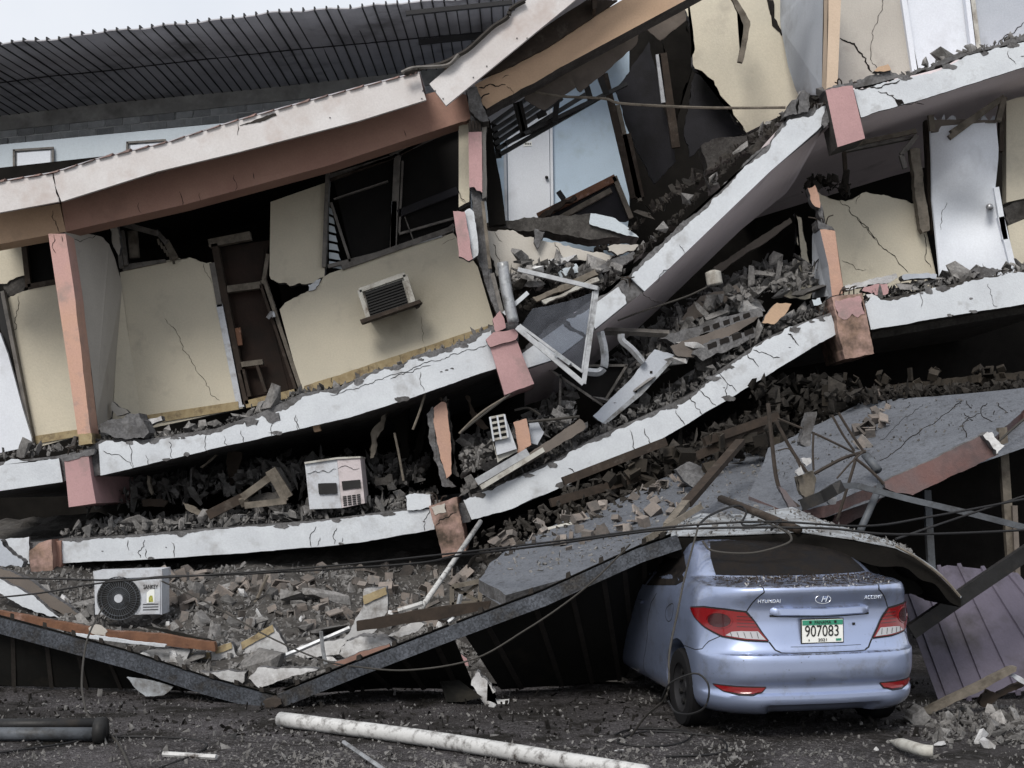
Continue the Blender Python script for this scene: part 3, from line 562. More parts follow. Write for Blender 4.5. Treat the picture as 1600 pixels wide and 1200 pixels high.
plate(ds, 'broken_ledge', [(1095, 228), (1130, 214), (1180, 206), (1224, 190), (1216, 216), (1160, 240), (1105, 268)], 18.0, .3, 'concrete_dark', jag=3)
plate(ds, 'fascia', [(930, 474), (966, 448), (972, 458), (979, 474), (930, 514), (925, 500)], YF - .045, .05, 'white_paint', 'concrete', 3, {1, 2, 4})
plate(ds, 'fascia', [(884, 500), (926, 477), (922, 512), (914, 523), (893, 510)], YF - .045, .05, 'white_paint', 'concrete', 3)
plate(ds, 'fascia', [(815, 553), (880, 506), (889, 516), (912, 527), (868, 561), (823, 575)], YF - .045, .05, 'white_paint', 'concrete', 3, {1, 2})
for q in (Q('7', 870, 295, 905, 235, 930, 228), Q('7', 975, 120, 1000, 160), Q('7', 810, 330, 850, 370, 915, 390)): crack(ds, q, YF - .05, 2)
tt = Q('4', 748, 447, 830, 432, 940, 402, 1060, 380, 1190, 345, 1300, 285, 1420, 255, 1600, 210) + [(1760, 25)]
tb = Q('4', 785, 587, 970, 530, 1600, 336) + [(1760, 62)]
s4 = slab(cb, [(1291, 142)] + [(p[0], p[1] - 2) for p in tt], [(1291, 200)] + [(p[0], p[1] - 1) for p in tb], YF, 22.4, .15, ['mauve'])
f4 = fascia(s4, tt, tb, YF, jag=3); spall(f4, tt, tb, YF - .053, 10, 5)
plate(s4, 'broken_screed', Q('4', 735, 425, 780, 395, 850, 372, 900, 355, 960, 365, 1060, 350, 1150, 315, 1300, 262, 1450, 225, 1600, 180) + [(1760, 15), (1760, 40)] + Q('4', 1600, 215, 1300, 300, 1000, 400, 760, 450), YF + .0, .3, 'concrete', jag=6, minlen=5)
for q, w_ in ((Q('4', 870, 455, 940, 480, 965, 500, 1000, 520, 1100, 522), 3), (Q('4', 770, 445, 860, 440, 940, 415, 980, 400), 4), (Q('4', 1520, 255, 1560, 320), 1.5)): crack(f4, q, YF - .053, w_)
plate(f4, 'spalled_patch', Q('4', 955, 500, 990, 498, 1000, 515, 970, 530), YF - .058, .004, 'crack', jag=1)
bk = plate(cb, 'beam_end', Q('4', 608, 450, 640, 440, 742, 428, 805, 692, 668, 736), YF - .2, .45, 'pink', 'concrete_dark', 1.2, {0, 1})
plate(bk, 'broken_top', Q('4', 600, 452, 660, 425, 740, 405, 750, 430, 690, 445, 615, 465), YF - .19, .3, 'concrete', jag=2.5)
plate(cb, 'column', Q('4', 622, -190, 690, -190, 685, 0, 668, 430, 612, 445, 622, 100), 16.55, .25, 'tan_pale')
quadwall(cb, 'side_wall', [(1296, -60, 16.78), (1219, -60, 18.9), (1219, 30, 18.9), (1224, 55, 18.75), (1231, 100, 18.6), (1240, 125, 18.4), (1247, 147, 18.25), (1292, 150, 16.78)], (.12, .02, 0), 'blue_grey', jag=2, edges={2, 3, 4, 5})
wu = plate(cb, 'wall', Q('3', 990, -200, 1000, 0, 1040, 180, 1035, 260, 1060, 310, 1130, 360, 1170, 440, 1220, 520, 1275, 592, 1520, 470, 1520, -200), 18.9, .15, 'cream', 'concrete', 4, {1, 2, 3, 4, 5, 6, 7})
plate(wu, 'gap', Q('3', 1365, -10, 1395, 0, 1400, 80, 1445, 150, 1430, 158, 1390, 115, 1380, 60), 18.89, .005, 'crack', jag=2)
lb = plate(cb, 'hanging_conduit', Q('3', 1180, -60, 1205, -60, 1292, 95, 1288, 130, 1258, 280, 1236, 275, 1262, 110), 18.2, .05, 'wood_grey', jag=1.5)
wr = plate(cb, 'wall', Q('4', 685, -200, 985, -200, 1000, 100, 1045, 370, 670, 450), 17.8, .15, 'cream_grey')
crack(wr, Q('4', 905, -20, 870, 100, 835, 220, 835, 280, 865, 340), 17.8, 1.6); crack(wr, Q('4', 680, 190, 730, 212, 790, 270, 815, 320, 842, 362), 17.8, 6)
da = plate(cb, 'door', Q('4', 1000, -200, 1300, -200, 1335, 270, 1070, 360, 1030, 160), 17.85, .05, 'door_white')
plate(da, 'gap', Q('4', 1008, 100, 1022, 150, 1050, 240, 1072, 345, 1045, 360, 1030, 260), 17.84, .006, 'crack')
for a, m_ in (((965, -200, 1048, 360), 'door_white'), ((1290, -200, 1345, 270), 'door_white'), ((1312, -200, 1368, 265), 'ac_dirty')): p = Q('4', *a); bar(da, 'frame', (*p[0], 17.78), (*p[1], 17.78), .07, .1, m_)
wq = plate(cb, 'wall', Q('4', 1330, -200, 2000, -200, 2000, 120, 1600, 240, 1365, 300), 17.82, .15, 'blue_grey'); crack(wq, Q('4', 1600, 110, 1530, 170, 1470, 225, 1440, 245), 17.82, 3)

# --- middle storey, right
ww = plate(cb, 'wall', Q('4', 565, 955, 620, 985, 690, 1000, 760, 985, 790, 965, 870, 972, 1080, 1022, 1100, 1120) + Q('8', 1110, 60, 1175, 350, 690, 420, 660, 100, 600, 40), 17.8, .15, 'cream', 'concrete', 3, {0, 1, 2, 3, 4, 5, 6})
for q, w_ in ((Q('4', 670, 1000, 730, 1040, 770, 1100, 860, 1200), 2.2), (Q('8', 770, 0, 830, 70, 920, 170, 1020, 275), 2.2), (Q('8', 1100, 80, 1105, 190, 1135, 250), 2), (Q('8', 690, 215, 760, 260, 810, 260), 1.2), (Q('4', 780, 970, 760, 1020), 1.5)): crack(ww, q, 17.8, w_)
wo_ = plate(cb, 'window', Q('4', 700, 745, 1070, 672, 1072, 685, 705, 760), 17.7, .1, 'alu_dark')
for a, w_, m_ in (((735, 725, 1060, 655), .06, 'wood_grey'), ((1065, 678, 985, 775), .06, 'alu_dark'), ((985, 775, 1005, 842), .06, 'alu_dark'), ((700, 760, 715, 960), .05, 'wood_dark')): p = Q('4', *a); bar(wo_, 'frame', (*p[0], 17.65), (*p[1], 17.65), w_, .05, m_)
plate(cb, 'timber_post', Q('4', 1030, 745, 1080, 742, 1100, 950, 1130, 1150, 1095, 1165, 1080, 1130, 1050, 900), 17.6, .12, 'wood_grey', jag=2)
plate(cb, 'timber_post', Q('4', 1105, 600, 1130, 590, 1140, 1000, 1145, 1170, 1120, 1000), 17.75, .1, 'wood_dark', jag=1.5)
# buckled white door leaf
def buckled():
    rows = []; L = Q('4', 1130, 635, 1138, 800, 1140, 1000) + Q('8', 1160, 100, 1182, 320); Rr = Q('4', 1460, 608, 1475, 760, 1452, 990) + Q('8', 1490, 60, 1550, 285)
    n = 14; m = 10; V = []
    def at(line, k):
        s = k * (len(line) - 1); i = min(int(s), len(line) - 2); f = s - i; return (line[i][0] + (line[i + 1][0] - line[i][0]) * f, line[i][1] + (line[i + 1][1] - line[i][1]) * f)
    for i in range(n + 1):
        a, b = at(L, i / n), at(Rr, i / n)
        for j in range(m + 1):
            k = j / m; y = 17.6 - .22 * math.sin(math.pi * k) * math.exp(-((i / n - .25) / .28) ** 2) + .18 * math.sin(math.pi * k * .9 + .3) * math.exp(-((i / n - .62) / .16) ** 2)
            V.append(P(a[0] + (b[0] - a[0]) * k, a[1] + (b[1] - a[1]) * k, y))
    nv = len(V); V += [v + Vector((0, .045, 0)) for v in V]; fs_ = []
    for i in range(n):
        for j in range(m):
            q = (i * (m + 1) + j, i * (m + 1) + j + 1, (i + 1) * (m + 1) + j + 1, (i + 1) * (m + 1) + j); fs_.append(q); fs_.append(tuple(x + nv for x in reversed(q)))
    return mesh('door', V, fs_, 'door_white', cb, smooth=True)
bdr = buckled()
p = Q('4', 1430, 1035); tube(bdr, 'handle', [(*p[0], 17.7), (p[0][0] - 1, p[0][1], 17.45)], .045, 'knob', 10, curve=False)
crack(bdr, Q('4', 1215, 1010, 1190, 1080, 1185, 1150), 17.38, 1.8)
for a, w_, m_ in (((1455, 940, 1500, 1200), .07, 'door_white'),): p = Q('4', *a); bar(bdr, 'frame', (*p[0], 17.6), (*p[1], 17.6), w_, .1, m_)
p = Q('8', 1478, 0, 1545, 275); bar(bdr, 'frame', (*p[0], 17.6), (*p[1], 17.6), .08, .1, 'door_white'); p = Q('4', 1490, 490, 1480, 760); bar(bdr, 'frame', (*p[0], 17.7), (*p[1], 17.7), .06, .1, 'wood_dark')
hd = plate(cb, 'door_header', Q('4', 1138, 600, 1465, 598, 1462, 612, 1250, 625, 1225, 655, 1140, 660), 17.55, .06, 'panel_grey', jag=1)
for a in ((1225, 690, 1500, 485), (1235, 665, 1478, 500), (1470, 605, 1500, 488), (1132, 575, 1140, 655)): p = Q('4', *a); bar(hd, 'frame', (*p[0], 17.45), (*p[1], 17.5), .07, .06, 'wood_grey')
for a in ((1140, 600, 1155, 585, 1165, 600), (1185, 602, 1200, 570, 1208, 602), (1210, 602, 1240, 575, 1258, 585, 1262, 620, 1215, 625), (1380, 602, 1400, 570, 1420, 602), (1430, 600, 1450, 575, 1460, 600)): plate(hd, 'glass_shard', Q('4', *a), 17.56, .006, 'blue_grey')
we = plate(cb, 'wall', Q('4', 1512, 505, 1560, 490, 1900, 430, 1900, 960, 1600, 992, 1512, 1012), 17.75, .15, 'cream'); wf = plate(cb, 'wall', Q('8', 1518, 42, 1600, 8, 1800, -20, 1800, 240, 1555, 262), 17.75, .15, 'cream')
plate(wf, 'broken_core', Q('4', 1495, 1040, 1540, 1015, 1600, 1000, 1700, 1000, 1700, 1060, 1600, 1090, 1520, 1130), 17.78, .12, 'concrete_dark', jag=3)
oc = plate(cb, 'column', Q('8', 580, 60, 600, 58, 655, 66, 680, 250, 702, 378, 640, 392, 622, 240), 16.7, .35, 'orange', 'blue_grey', 1, {0, 1})
plate(oc, 'broken_top', Q('8', 565, 10, 600, 28, 640, 45, 655, 68, 605, 62, 575, 58), 16.72, .3, 'concrete', jag=2)
quadwall(oc, 'side_face', [(1269, 368, 17.4), (1276, 344, 17.2), (1282, 352, 17.0), (1290, 359, 16.72), (1302, 462, 16.72), (1269, 466, 17.4)], (.05, .05, 0), 'blue_grey', jag=1.5, edges={0, 1})
plate(cb, 'column_stub', Q('4', 518, 940, 555, 925, 568, 960, 580, 1040, 540, 1015), 16.9, .15, 'orange', 'concrete', 2); plate(cb, 'column_stub', Q('4', 560, 1010, 585, 1020, 600, 1100, 620, 1140, 590, 1130), 16.95, .15, 'concrete', jag=2)
plate(cb, 'wall_remnant', Q('7', 1490, -20, 1520, 0, 1570, 330, 1560, 360, 1430, 350, 1470, 270, 1520, 150, 1500, 80), 18.0, .12, 'cream', 'concrete', 3)
t5 = Q('8', 805, 432, 832, 396, 900, 412, 1040, 385, 1200, 350, 1350, 312, 1600, 275) + [(1760, 404)]; b5 = Q('8', 835, 560, 1600, 432) + [(1760, 450)]
s5 = slab(cb, [(1300, 472)] + [(p[0], p[1] - 2) for p in t5], [(1300, 525)] + [(p[0], p[1] - 1) for p in b5], YF, 22.4, .12, ['concrete_dark'])
f5 = fascia(s5, t5, b5, YF, jag=4); spall(f5, t5, b5, YF - .053, 9, 4)
for q in (Q('8', 1420, 330, 1440, 400, 1465, 445), Q('8', 1080, 380, 1085, 450)): crack(f5, q, YF - .053, 1.3)
plate(cb, 'soffit_beam', Q('8', 838, 572, 1600, 440, 1900, 390, 1900, 425, 1600, 478, 840, 608), 17.0, .3, 'concrete_dark')
bj = plate(cb, 'beam_end', Q('8', 638, 398, 700, 388, 790, 375, 812, 480, 850, 680, 705, 706, 665, 540), YF - .2, 1.0, 'pink_dirty', jag=1.5)
plate(bj, 'paint_remnant', Q('8', 655, 410, 780, 392, 805, 480, 770, 500, 740, 480, 700, 510, 670, 490), YF - .206, .006, 'pink', jag=3)
plate(cb, 'inner_wall', Q('7', 1010, 480, 1480, 60, 1520, 140, 1500, 330, 1380, 400, 1000, 600), 21.5, .1, 'interior_shade')

# --- lower sloping floor edge and the lowest edge at left
t6 = [(724, 781), (770, 766), (835, 737), (880, 717), (916, 694), (972, 669), (1035, 641), (1088, 616), (1122, 585), (1175, 547), (1203, 530), (1247, 510), (1299, 492)]
b6 = [(737, 812), (800, 795), (881, 760), (993, 707), (1035, 685), (1140, 623), (1280, 536), (1308, 521)]
s6 = slab(cb, [(p[0], p[1] - 4) for p in t6] + [(1310, 485)], b6, YF, 22.4, .2, ['concrete'], n=50)
f6 = plate(s6, 'fascia', t6 + rough(b6, 1.3)[::-1], YF - .06, .055, 'white_paint', 'concrete', 4, set(range(len(t6) - 1)), minlen=6)
for q in (Q('7', 480, 1120, 510, 1150, 535, 1165), Q('7', 755, 950, 770, 1010, 790, 1045), Q('7', 820, 940, 835, 980, 855, 1010), Q('7', 960, 860, 1000, 925), Q('7', 1020, 800, 1050, 850, 1080, 880), Q('7', 1060, 765, 1100, 800, 1140, 840), Q('7', 1145, 690, 1190, 740, 1185, 800), Q('7', 1190, 740, 1230, 775), Q('7', 1280, 610, 1310, 640, 1330, 665), Q('7', 1305, 590, 1360, 605, 1425, 625), Q('7', 1460, 520, 1495, 560), Q('8', 420, 580, 475, 640)): crack(f6, q, YF - .06, 2.6)
spall(f6, t6, b6, YF - .06, 18, 2)
t7 = Q('a', 270, 186, 420, 178, 570, 170, 930, 140, 1380, 106) + [(560, 808), (634, 798), (676, 795)]; b7 = [(98, 880), (245, 873), (440, 859), (560, 848), (665, 830), (679, 827)]
s7 = slab(cb, [(-90, 858), (40, 850)] + [(p[0], p[1] - 3) for p in t7] + [(735, 785)], [(-90, 890), (40, 884)] + b7 + [(735, 815)], YF, 22.4, .12, ['concrete'])
f7 = plate(s7, 'fascia', t7 + rough(b7, 1.0)[::-1], YF - .06, .055, 'white_paint', 'concrete', 2.5, set(range(len(t7) - 1)), minlen=6)
for q in (Q('h', 400, 735, 395, 770, 405, 800), Q('h', 505, 735, 500, 775, 460, 815, 480, 845), Q('h', 510, 790, 518, 850), Q('h', 672, 750, 685, 805, 688, 845), Q('g', 185, 1020, 180, 940, 215, 890), Q('g', 240, 960, 225, 1010), Q('g', 345, 900, 320, 950, 330, 1000), Q('g', 380, 960, 376, 990), Q('g', 925, 790, 890, 850, 895, 920)): crack(f7, q, YF - .06, 2.2)
plate(s7, 'fascia', Q('a', -80, 190, 20, 180, 130, 168, 132, 290, 60, 260, -80, 230), YF - .06, .055, 'white_paint', 'concrete', 2)
spall(f7, t7, b7, YF - .06, 12, 3)
plate(s7, 'plaster_chunk', Q('g', 775, 700, 830, 682, 930, 690, 935, 770, 880, 782, 785, 790), YF - .1, .12, 'white_paint', 'concrete', 1.5)
bh = plate(cb, 'beam_end', Q('g', 920, 762, 1000, 735, 1098, 705, 1125, 860, 1152, 1048, 1005, 1085, 960, 900), YF - .22, 1.2, 'pink_dirty', 'salmon', 1.2); crack(bh, Q('g', 960, 890, 990, 845, 1050, 825, 1095, 800), YF - .22, 3)
plate(bh, 'paint_remnant', Q('g', 935, 770, 1020, 745, 1030, 800, 960, 820), YF - .227, .006, 'cream_grey', jag=3)
plate(cb, 'beam_end', Q('a', 130, 232, 175, 195, 230, 180, 238, 340, 140, 350), YF - .25, .8, 'pink_dirty', 'salmon', 1.2); plate(cb, 'beam_end', Q('a', 228, 182, 272, 186, 275, 330, 240, 345), YF - .1, .6, 'salmon', jag=1)
# column of the middle storey, broken
cc = plate(cb, 'column', Q('g', 950, 150, 1000, 110, 1030, 120, 1055, 330, 1062, 560, 1030, 590, 985, 420, 950, 240), 16.7, .2, 'orange', 'concrete', 1.5)
plate(cc, 'broken_core', Q('g', 905, 190, 945, 140, 960, 260, 990, 430, 1045, 600, 1090, 640, 1005, 640, 955, 480, 915, 330), 16.72, .25, 'concrete', 'concrete_dark', 3)
plate(cc, 'broken_core', Q('g', 1000, 100, 1030, 70, 1060, 240, 1075, 440, 1110, 580, 1070, 560, 1055, 330), 16.85, .2, 'concrete_dark', jag=3)

def stubs(parent, px, py, Y, n, seed, spread=14, ln=26):
    """Bent reinforcing bars sticking out of a broken end."""
    rg = random.Random(seed)
    for i in range(n):
        x = px + rg.uniform(-spread, spread); a = rg.uniform(-.9, .9); l = rg.uniform(.5, 1) * ln
        tube(parent, 'reinforcement', [(x, py + 6, Y + rg.uniform(0, .15)), (x + l * .3 * math.sin(a), py - l * .5, Y - .02), (x + l * math.sin(a) + rg.uniform(-6, 6), py - l * .7, Y - rg.uniform(0, .15))], .009, 'rebar', 5)
stubs(pk, 115, 712, YF - .05, 4, 1); stubs(bk, 1312, 138, YF - .1, 4, 2); stubs(bj, 1325, 462, YF - .1, 4, 3); stubs(oc, 1284, 352, 16.75, 4, 4, 7); stubs(mc, 748, 165, 16.6, 3, 5, 8, 30); stubs(cc, 690, 640, 16.8, 4, 6, 8, 30); stubs(bh, 690, 785, YF - .1, 3, 7)
stubs(ds, 1285, 172, YF, 5, 8, 12, 22); stubs(ds, 980, 445, YF, 4, 9, 10, 22)
def T(name, r, v, Y, t, mf, ms, jag, label, cat, group=None, edges=None, ext=None):
    pts = Q(r, *v) if r else v
    return tag(plate(None, name, pts, Y, t, mf, ms, jag, edges, ext=ext), label, cat, group)
def B(name, r, v, Y, wd, dp, m, label, cat, group=None, Y2=None):
    p = Q(r, *v); return tag(bar(None, name, (*p[0], Y), (*p[1], Y2 or Y), wd, dp, m), label, cat, group)
def L(name, r, v, Y, rad, m, label, cat, group=None, sides=6, curve=True):
    ys = Y if isinstance(Y, (list, tuple)) else [Y]; p = Q(r, *v); n = len(p)
    return tag(tube(None, name, [(*q, ys[min(i, len(ys) - 1)]) for i, q in enumerate(p)], rad, m, sides, curve=curve), label, cat, group)
# ---------------- inside the broken middle
g = empty('ceiling_grid', P(860, 200, 18.8), 'black slatted ceiling frame hanging in front of blue room', 'ceiling frame')
for a in ((140, 555, 290, 445), (140, 585, 350, 450), (145, 615, 420, 430), (150, 645, 450, 440), (160, 668, 560, 420), (175, 690, 640, 425), (200, 640, 740, 375), (280, 600, 420, 545)):
    p = Q('3', *a); bar(g, 'slat', (*p[0], 18.6), (*p[1], 19.2), .055, .05, 'steel_dark')
for a in ((245, 460, 280, 600), (262, 455, 290, 590), (430, 440, 420, 545), (560, 380, 580, 450), (620, 340, 650, 420), (150, 560, 170, 705), (340, 520, 380, 500)):
    p = Q('3', *a); bar(g, 'hanger', (*p[0], 18.7), (*p[1], 18.7), .08, .05, 'steel_dark')
for i, (v, l) in enumerate((((285, 405, 475, 302, 512, 390, 440, 440, 372, 490, 320, 465, 285, 440), 'lowest brown ceiling board sagging beside black slatted frame'), ((478, 292, 800, 115, 785, 195, 700, 270, 532, 410, 500, 370), 'long brown ceiling board hanging under the tan beam'), ((812, 108, 1000, 15, 1006, 90, 890, 180, 850, 150), 'topmost grey ceiling board torn beside the cream wall'))):
    T('ceiling_board', '3', v, 17.3 + i * .1, .03, 'panel_grey', None, 1.5, l, 'board', 'broken ceiling boards')
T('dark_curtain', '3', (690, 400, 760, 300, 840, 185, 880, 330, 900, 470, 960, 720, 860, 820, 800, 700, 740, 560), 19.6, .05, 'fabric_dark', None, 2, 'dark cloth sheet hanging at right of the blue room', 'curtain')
T('hanging_board', '3', (900, 180, 1000, 100, 1040, 180, 1040, 290, 990, 420, 960, 560, 920, 480), 19.9, .05, 'interior_shade', None, 3, 'dark board hanging beside the torn edge of the cream wall', 'board')
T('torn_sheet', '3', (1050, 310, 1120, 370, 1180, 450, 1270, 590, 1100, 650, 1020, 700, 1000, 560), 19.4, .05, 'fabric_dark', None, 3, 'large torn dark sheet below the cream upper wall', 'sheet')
for v, w_, m, l in (((640, 330, 772, 885), .10, 'wood_dark', 'brown stud leaning across the blue wall'), ((700, 470, 800, 900), .06, 'wood_grey', 'thin pale stud leaning beside dark cloth'), ((740, 600, 800, 885), .12, 'wood_dark', 'dark post standing right of the leaning stud'), ((880, 245, 905, 460), .07, 'alu', 'short bright metal strip hanging in dark upper room'), ((900, 240, 960, 660), .12, 'wood_dark', 'tall dark timber beside short bright metal strip')):
    B('stud', '3', v, 19.3, w_, .06, m, l, 'stud')
cd = T('cabinet_door', '3', (350, 975, 500, 880, 690, 790, 770, 970, 735, 990, 560, 975), 18.9, .05, 'fabric_dark', None, .5, 'broken brown framed panel leaning on rubble below the blue room', 'panel')
for a, m in (((345, 968, 690, 795), 'wood'), ((685, 790, 760, 975), 'wood_grey'), ((440, 975, 670, 850), 'wood_grey')): p = Q('3', *a); bar(cd, 'frame', (*p[0], 18.85), (*p[1], 18.85), .10 if m == 'wood' else .07, .08, m)
T('burnt_rafter', '3', (320, 985, 430, 905, 510, 870, 520, 885, 440, 930, 360, 985), 18.6, .15, 'wood_dark', None, 4, 'jagged dark rafter lying against the white door', 'rafter'); B('wood_stub', '3', (435, 855, 460, 890), 18.6, .07, .05, 'black', 'short black stub sticking up before the blue wall', 'stub')
fs1 = T('floor_slab_piece', '3', (108, 1000, 220, 985, 400, 970, 580, 952, 660, 985, 795, 1062, 600, 1068, 400, 1035, 250, 1030, 130, 1020), 17.3, .5, 'concrete_dark', None, 3, 'broken dark slab with torn edge below the framed panel', 'slab')
plate(fs1, 'plaster', Q('3', 580, 952, 630, 960, 690, 975, 740, 1010, 795, 1060, 700, 1040, 575, 1000), 17.25, .05, 'rear_blue', 'concrete', 1.5)
for a in ((330, 1020, 375, 1035, 340, 1110, 325, 1080),): T('concrete_bracket', '3', a, 16.9, .2, 'concrete', None, 2, 'small grey concrete bracket hanging under dark broken slab', 'bracket')
cw = T('fallen_wall', '3', (105, 1028, 220, 1030, 330, 1062, 420, 1080, 560, 1120, 690, 1140, 640, 1165, 400, 1170, 200, 1250, 160, 1230, 130, 1140), 17.0, .12, 'cream_grey', 'concrete', 3, 'cracked cream wall piece right of the broken middle column', 'wall')
crack(cw, Q('3', 150, 1035, 185, 1080), 17.0, 2); crack(cw, Q('3', 145, 1090, 165, 1150, 180, 1200), 17.0, 2); crack(cw, Q('3', 420, 1080, 445, 1145), 17.0, 2)
T('wall_fragment', '3', (655, 1100, 700, 1092, 800, 1095, 760, 1120, 700, 1140, 660, 1120), 16.9, .12, 'cream_grey', 'concrete', 2, 'small pale plaster slab beside the sloping broken edge', 'slab')
L('tension_rod', '3', (285, 405, 450, 430, 640, 440, 720, 462, 1000, 478, 1200, 482, 1450, 480), [17.1, 17.1, 17.2, 17.3, 17.4, 17.5, 17.4], .018, 'wood_grey', 'thin rod stretched across the broken upper room', 'rod', sides=6)
# debris at the middle column
for v, Y, m, l in (((595, 230, 770, 150, 800, 165, 620, 250), 16.75, 'concrete', 'hollow block strip lying highest on the sloping debris'), ((320, 355, 600, 230, 615, 255, 340, 375), 16.6, 'wood_grey', 'long tan timber in debris behind the twisted window frame'), ((360, 370, 610, 265, 620, 280, 380, 385), 16.5, 'ac_dirty', 'long pale timber just below the long tan one'), ((370, 215, 400, 185, 520, 165, 480, 195, 390, 230), 16.9, 'plaster_chunk', 'splintered white board on debris beside the column'), ((435, 245, 515, 205, 525, 245, 450, 270), 16.8, 'rear_blue', 'pale blue board scrap among splintered timber'), ((235, 190, 330, 170, 370, 190, 360, 230, 300, 330, 255, 380, 240, 300), 17.2, 'wood_dark', 'dark splintered timber mass behind the twisted window frame')):
    T('debris_board', '7', v, Y, .12, m, None, 2.5, l, 'board')
# twisted window frame with its dusty pane
wf_ = empty('window_frame', P(890, 560, 16.0), 'twisted aluminium window with dusty glass hanging off the floor edge', 'window')
for a, w_ in (((255, 232, 612, 316), .05), ((608, 312, 548, 742), .055), ((590, 330, 540, 690), .02), ((250, 490, 548, 742), .06), ((262, 480, 545, 690), .03)):
    p = Q('7', *a); bar(wf_, 'frame', (*p[0], 15.95), (*p[1], 15.9), w_, .05, 'alu')
plate(wf_, 'pane', [(*a, 15.93) for a in Q('7', 320, 405, 430, 385, 500, 365, 595, 335, 548, 690, 470, 640, 265, 490)], 15.93, .006, 'dusty_glass', jag=1, edges={0, 1, 2})
p = Q('7', 420, 602, 488, 652); bar(wf_, 'broken_strip', (*p[0], 15.86), (*p[1], 15.86), .05, .02, 'sheet_white')
L('metal_post', '7', (186, 200, 205, 330, 235, 470), 16.2, .07, 'alu', 'bent grey metal post beside the twisted window', 'post', sides=8)
B('plastic_strip', '7', (192, 430, 300, 335), 16.3, .05, .03, 'white_paint', 'short white strip crossing behind the bent metal post', 'strip')
L('window_rail', '7', (640, 508, 800, 512, 930, 520), 16.9, .05, 'alu_dark', 'long dull rail in the dark right of the twisted window', 'rail', sides=4, curve=False)
L('window_rail', '7', (622, 510, 640, 590, 640, 660, 615, 690, 555, 688), 16.6, .055, 'alu', 'bent aluminium rail hooked below the twisted window', 'rail')
L('window_rail', '7', (715, 520, 720, 550, 765, 590, 815, 648), 16.7, .05, 'alu', 'short bent bright rail right of the hooked rail', 'rail')
dp = T('dark_screen', '7', (385, 668, 740, 660, 690, 750, 640, 840, 520, 760), 17.0, .02, 'screen', None, 0, 'black mesh screen lying under the twisted window', 'screen')
for a in ((385, 662, 745, 660), (740, 660, 645, 815), (385, 670, 635, 838), (445, 700, 442, 835)): p = Q('7', *a); bar(dp, 'frame', (*p[0], 16.95), (*p[1], 16.95), .03, .03, 'alu_dark')
wb = T('fallen_beam', '7', (590, 885, 760, 720, 865, 588, 955, 612, 800, 770, 632, 918), 16.75, .2, 'blue_grey', 'concrete', 1, 'long pale grey fallen beam leaning on the lower floor edge', 'beam')
plate(wb, 'lower_edge', Q('7', 632, 918, 800, 770, 955, 612, 960, 625, 810, 790, 650, 922), 16.72, .05, 'sheet_white')
for q in Q('7', 850, 690, 782, 775): plate(wb, 'bolt_hole', [(q[0] - 2, q[1] - 2), (q[0] + 2, q[1] - 2), (q[0] + 2, q[1] + 2), (q[0] - 2, q[1] + 2)], 16.743, .004, 'crack')
def hollow_slab(v, Y, label, holes):
    o = T('hollow_block_slab', '7', v, Y, .3, 'concrete', None, 3, label, 'block slab', 'broken hollow block slabs')
    for h in holes: plate(o, 'core_hole', Q('7', *h), Y - .006, .005, 'crack', jag=1)
hollow_slab((890, 540, 940, 515, 1060, 485, 1180, 440, 1340, 405, 1350, 440, 1200, 480, 1060, 530, 960, 570), 16.75, 'upper broken slab of hollow blocks on the right debris heap', [(1080 + k * 45, 492 - k * 15, 1108 + k * 45, 482 - k * 15, 1112 + k * 45, 502 - k * 15, 1085 + k * 45, 512 - k * 15) for k in range(5)])
hollow_slab((1030, 610, 1090, 560, 1200, 530, 1310, 490, 1330, 530, 1200, 590, 1080, 640), 16.6, 'lower broken slab of hollow blocks on the right debris heap', [(1100 + k * 55, 565 - k * 20, 1140 + k * 55, 552 - k * 20, 1145 + k * 55, 575 - k * 20, 1105 + k * 55, 590 - k * 20) for k in range(4)])
T('wall_fragment', '7', (935, 575, 1060, 530, 1200, 482, 1330, 440, 1250, 500, 1100, 580, 1040, 625, 970, 620), 16.65, .12, 'panel_grey', 'concrete', 2, 'long dull wall fragment under the upper hollow blocks', 'wall piece')  # cream piece coloured dull grey to stand for its shaded underside
T('wall_fragment', '7', (1345, 470, 1380, 410, 1412, 380, 1476, 385, 1450, 430, 1400, 476), 16.45, .1, 'tan', 'concrete', 1.5, 'tan wall fragment lying beside the dirty pink beam end', 'wall piece')
T('slab_piece', '7', (945, 490, 1010, 420, 1070, 350, 1230, 300, 1250, 330, 1150, 400, 1050, 450, 990, 490), 17.2, .3, 'panel_grey', 'concrete_dark', 3, 'tilted dark grey slab piece behind hollow blocks', 'slab')
T('soffit_strip', '7', (1130, 220, 1300, 110, 1470, 0, 1480, 20, 1310, 140, 1130, 260), 17.8, .2, 'panel_grey', None, 2, 'long grey beam strip under the sloping broken slab', 'beam')
L('ceiling_lamp', '7', (1125, 235, 1128, 262, 1135, 300), 16.7, [.04, .07, .1, .1, .1, .1], 'ac_dirty', 'round white lamp hanging under the sloping broken slab', 'lamp', sides=10)
for v, Y, r_, l in (((1100, 310, 1000, 355, 820, 415, 700, 460), 16.7, .012, 'thin cable under the sloping broken slab'), ((240, 860, 300, 850, 355, 880), 16.6, .015, 'short bent wire above brown board scrap'), ((300, 912, 420, 900, 530, 888), 16.5, .02, 'straight pale rod right of the grille unit'), ((0, 960, 100, 880, 220, 790), 16.3, .014, 'thin wire rising to the middle pink beam end')): L('wire', '7', v, Y, r_, 'cable_grey', l, 'wire')
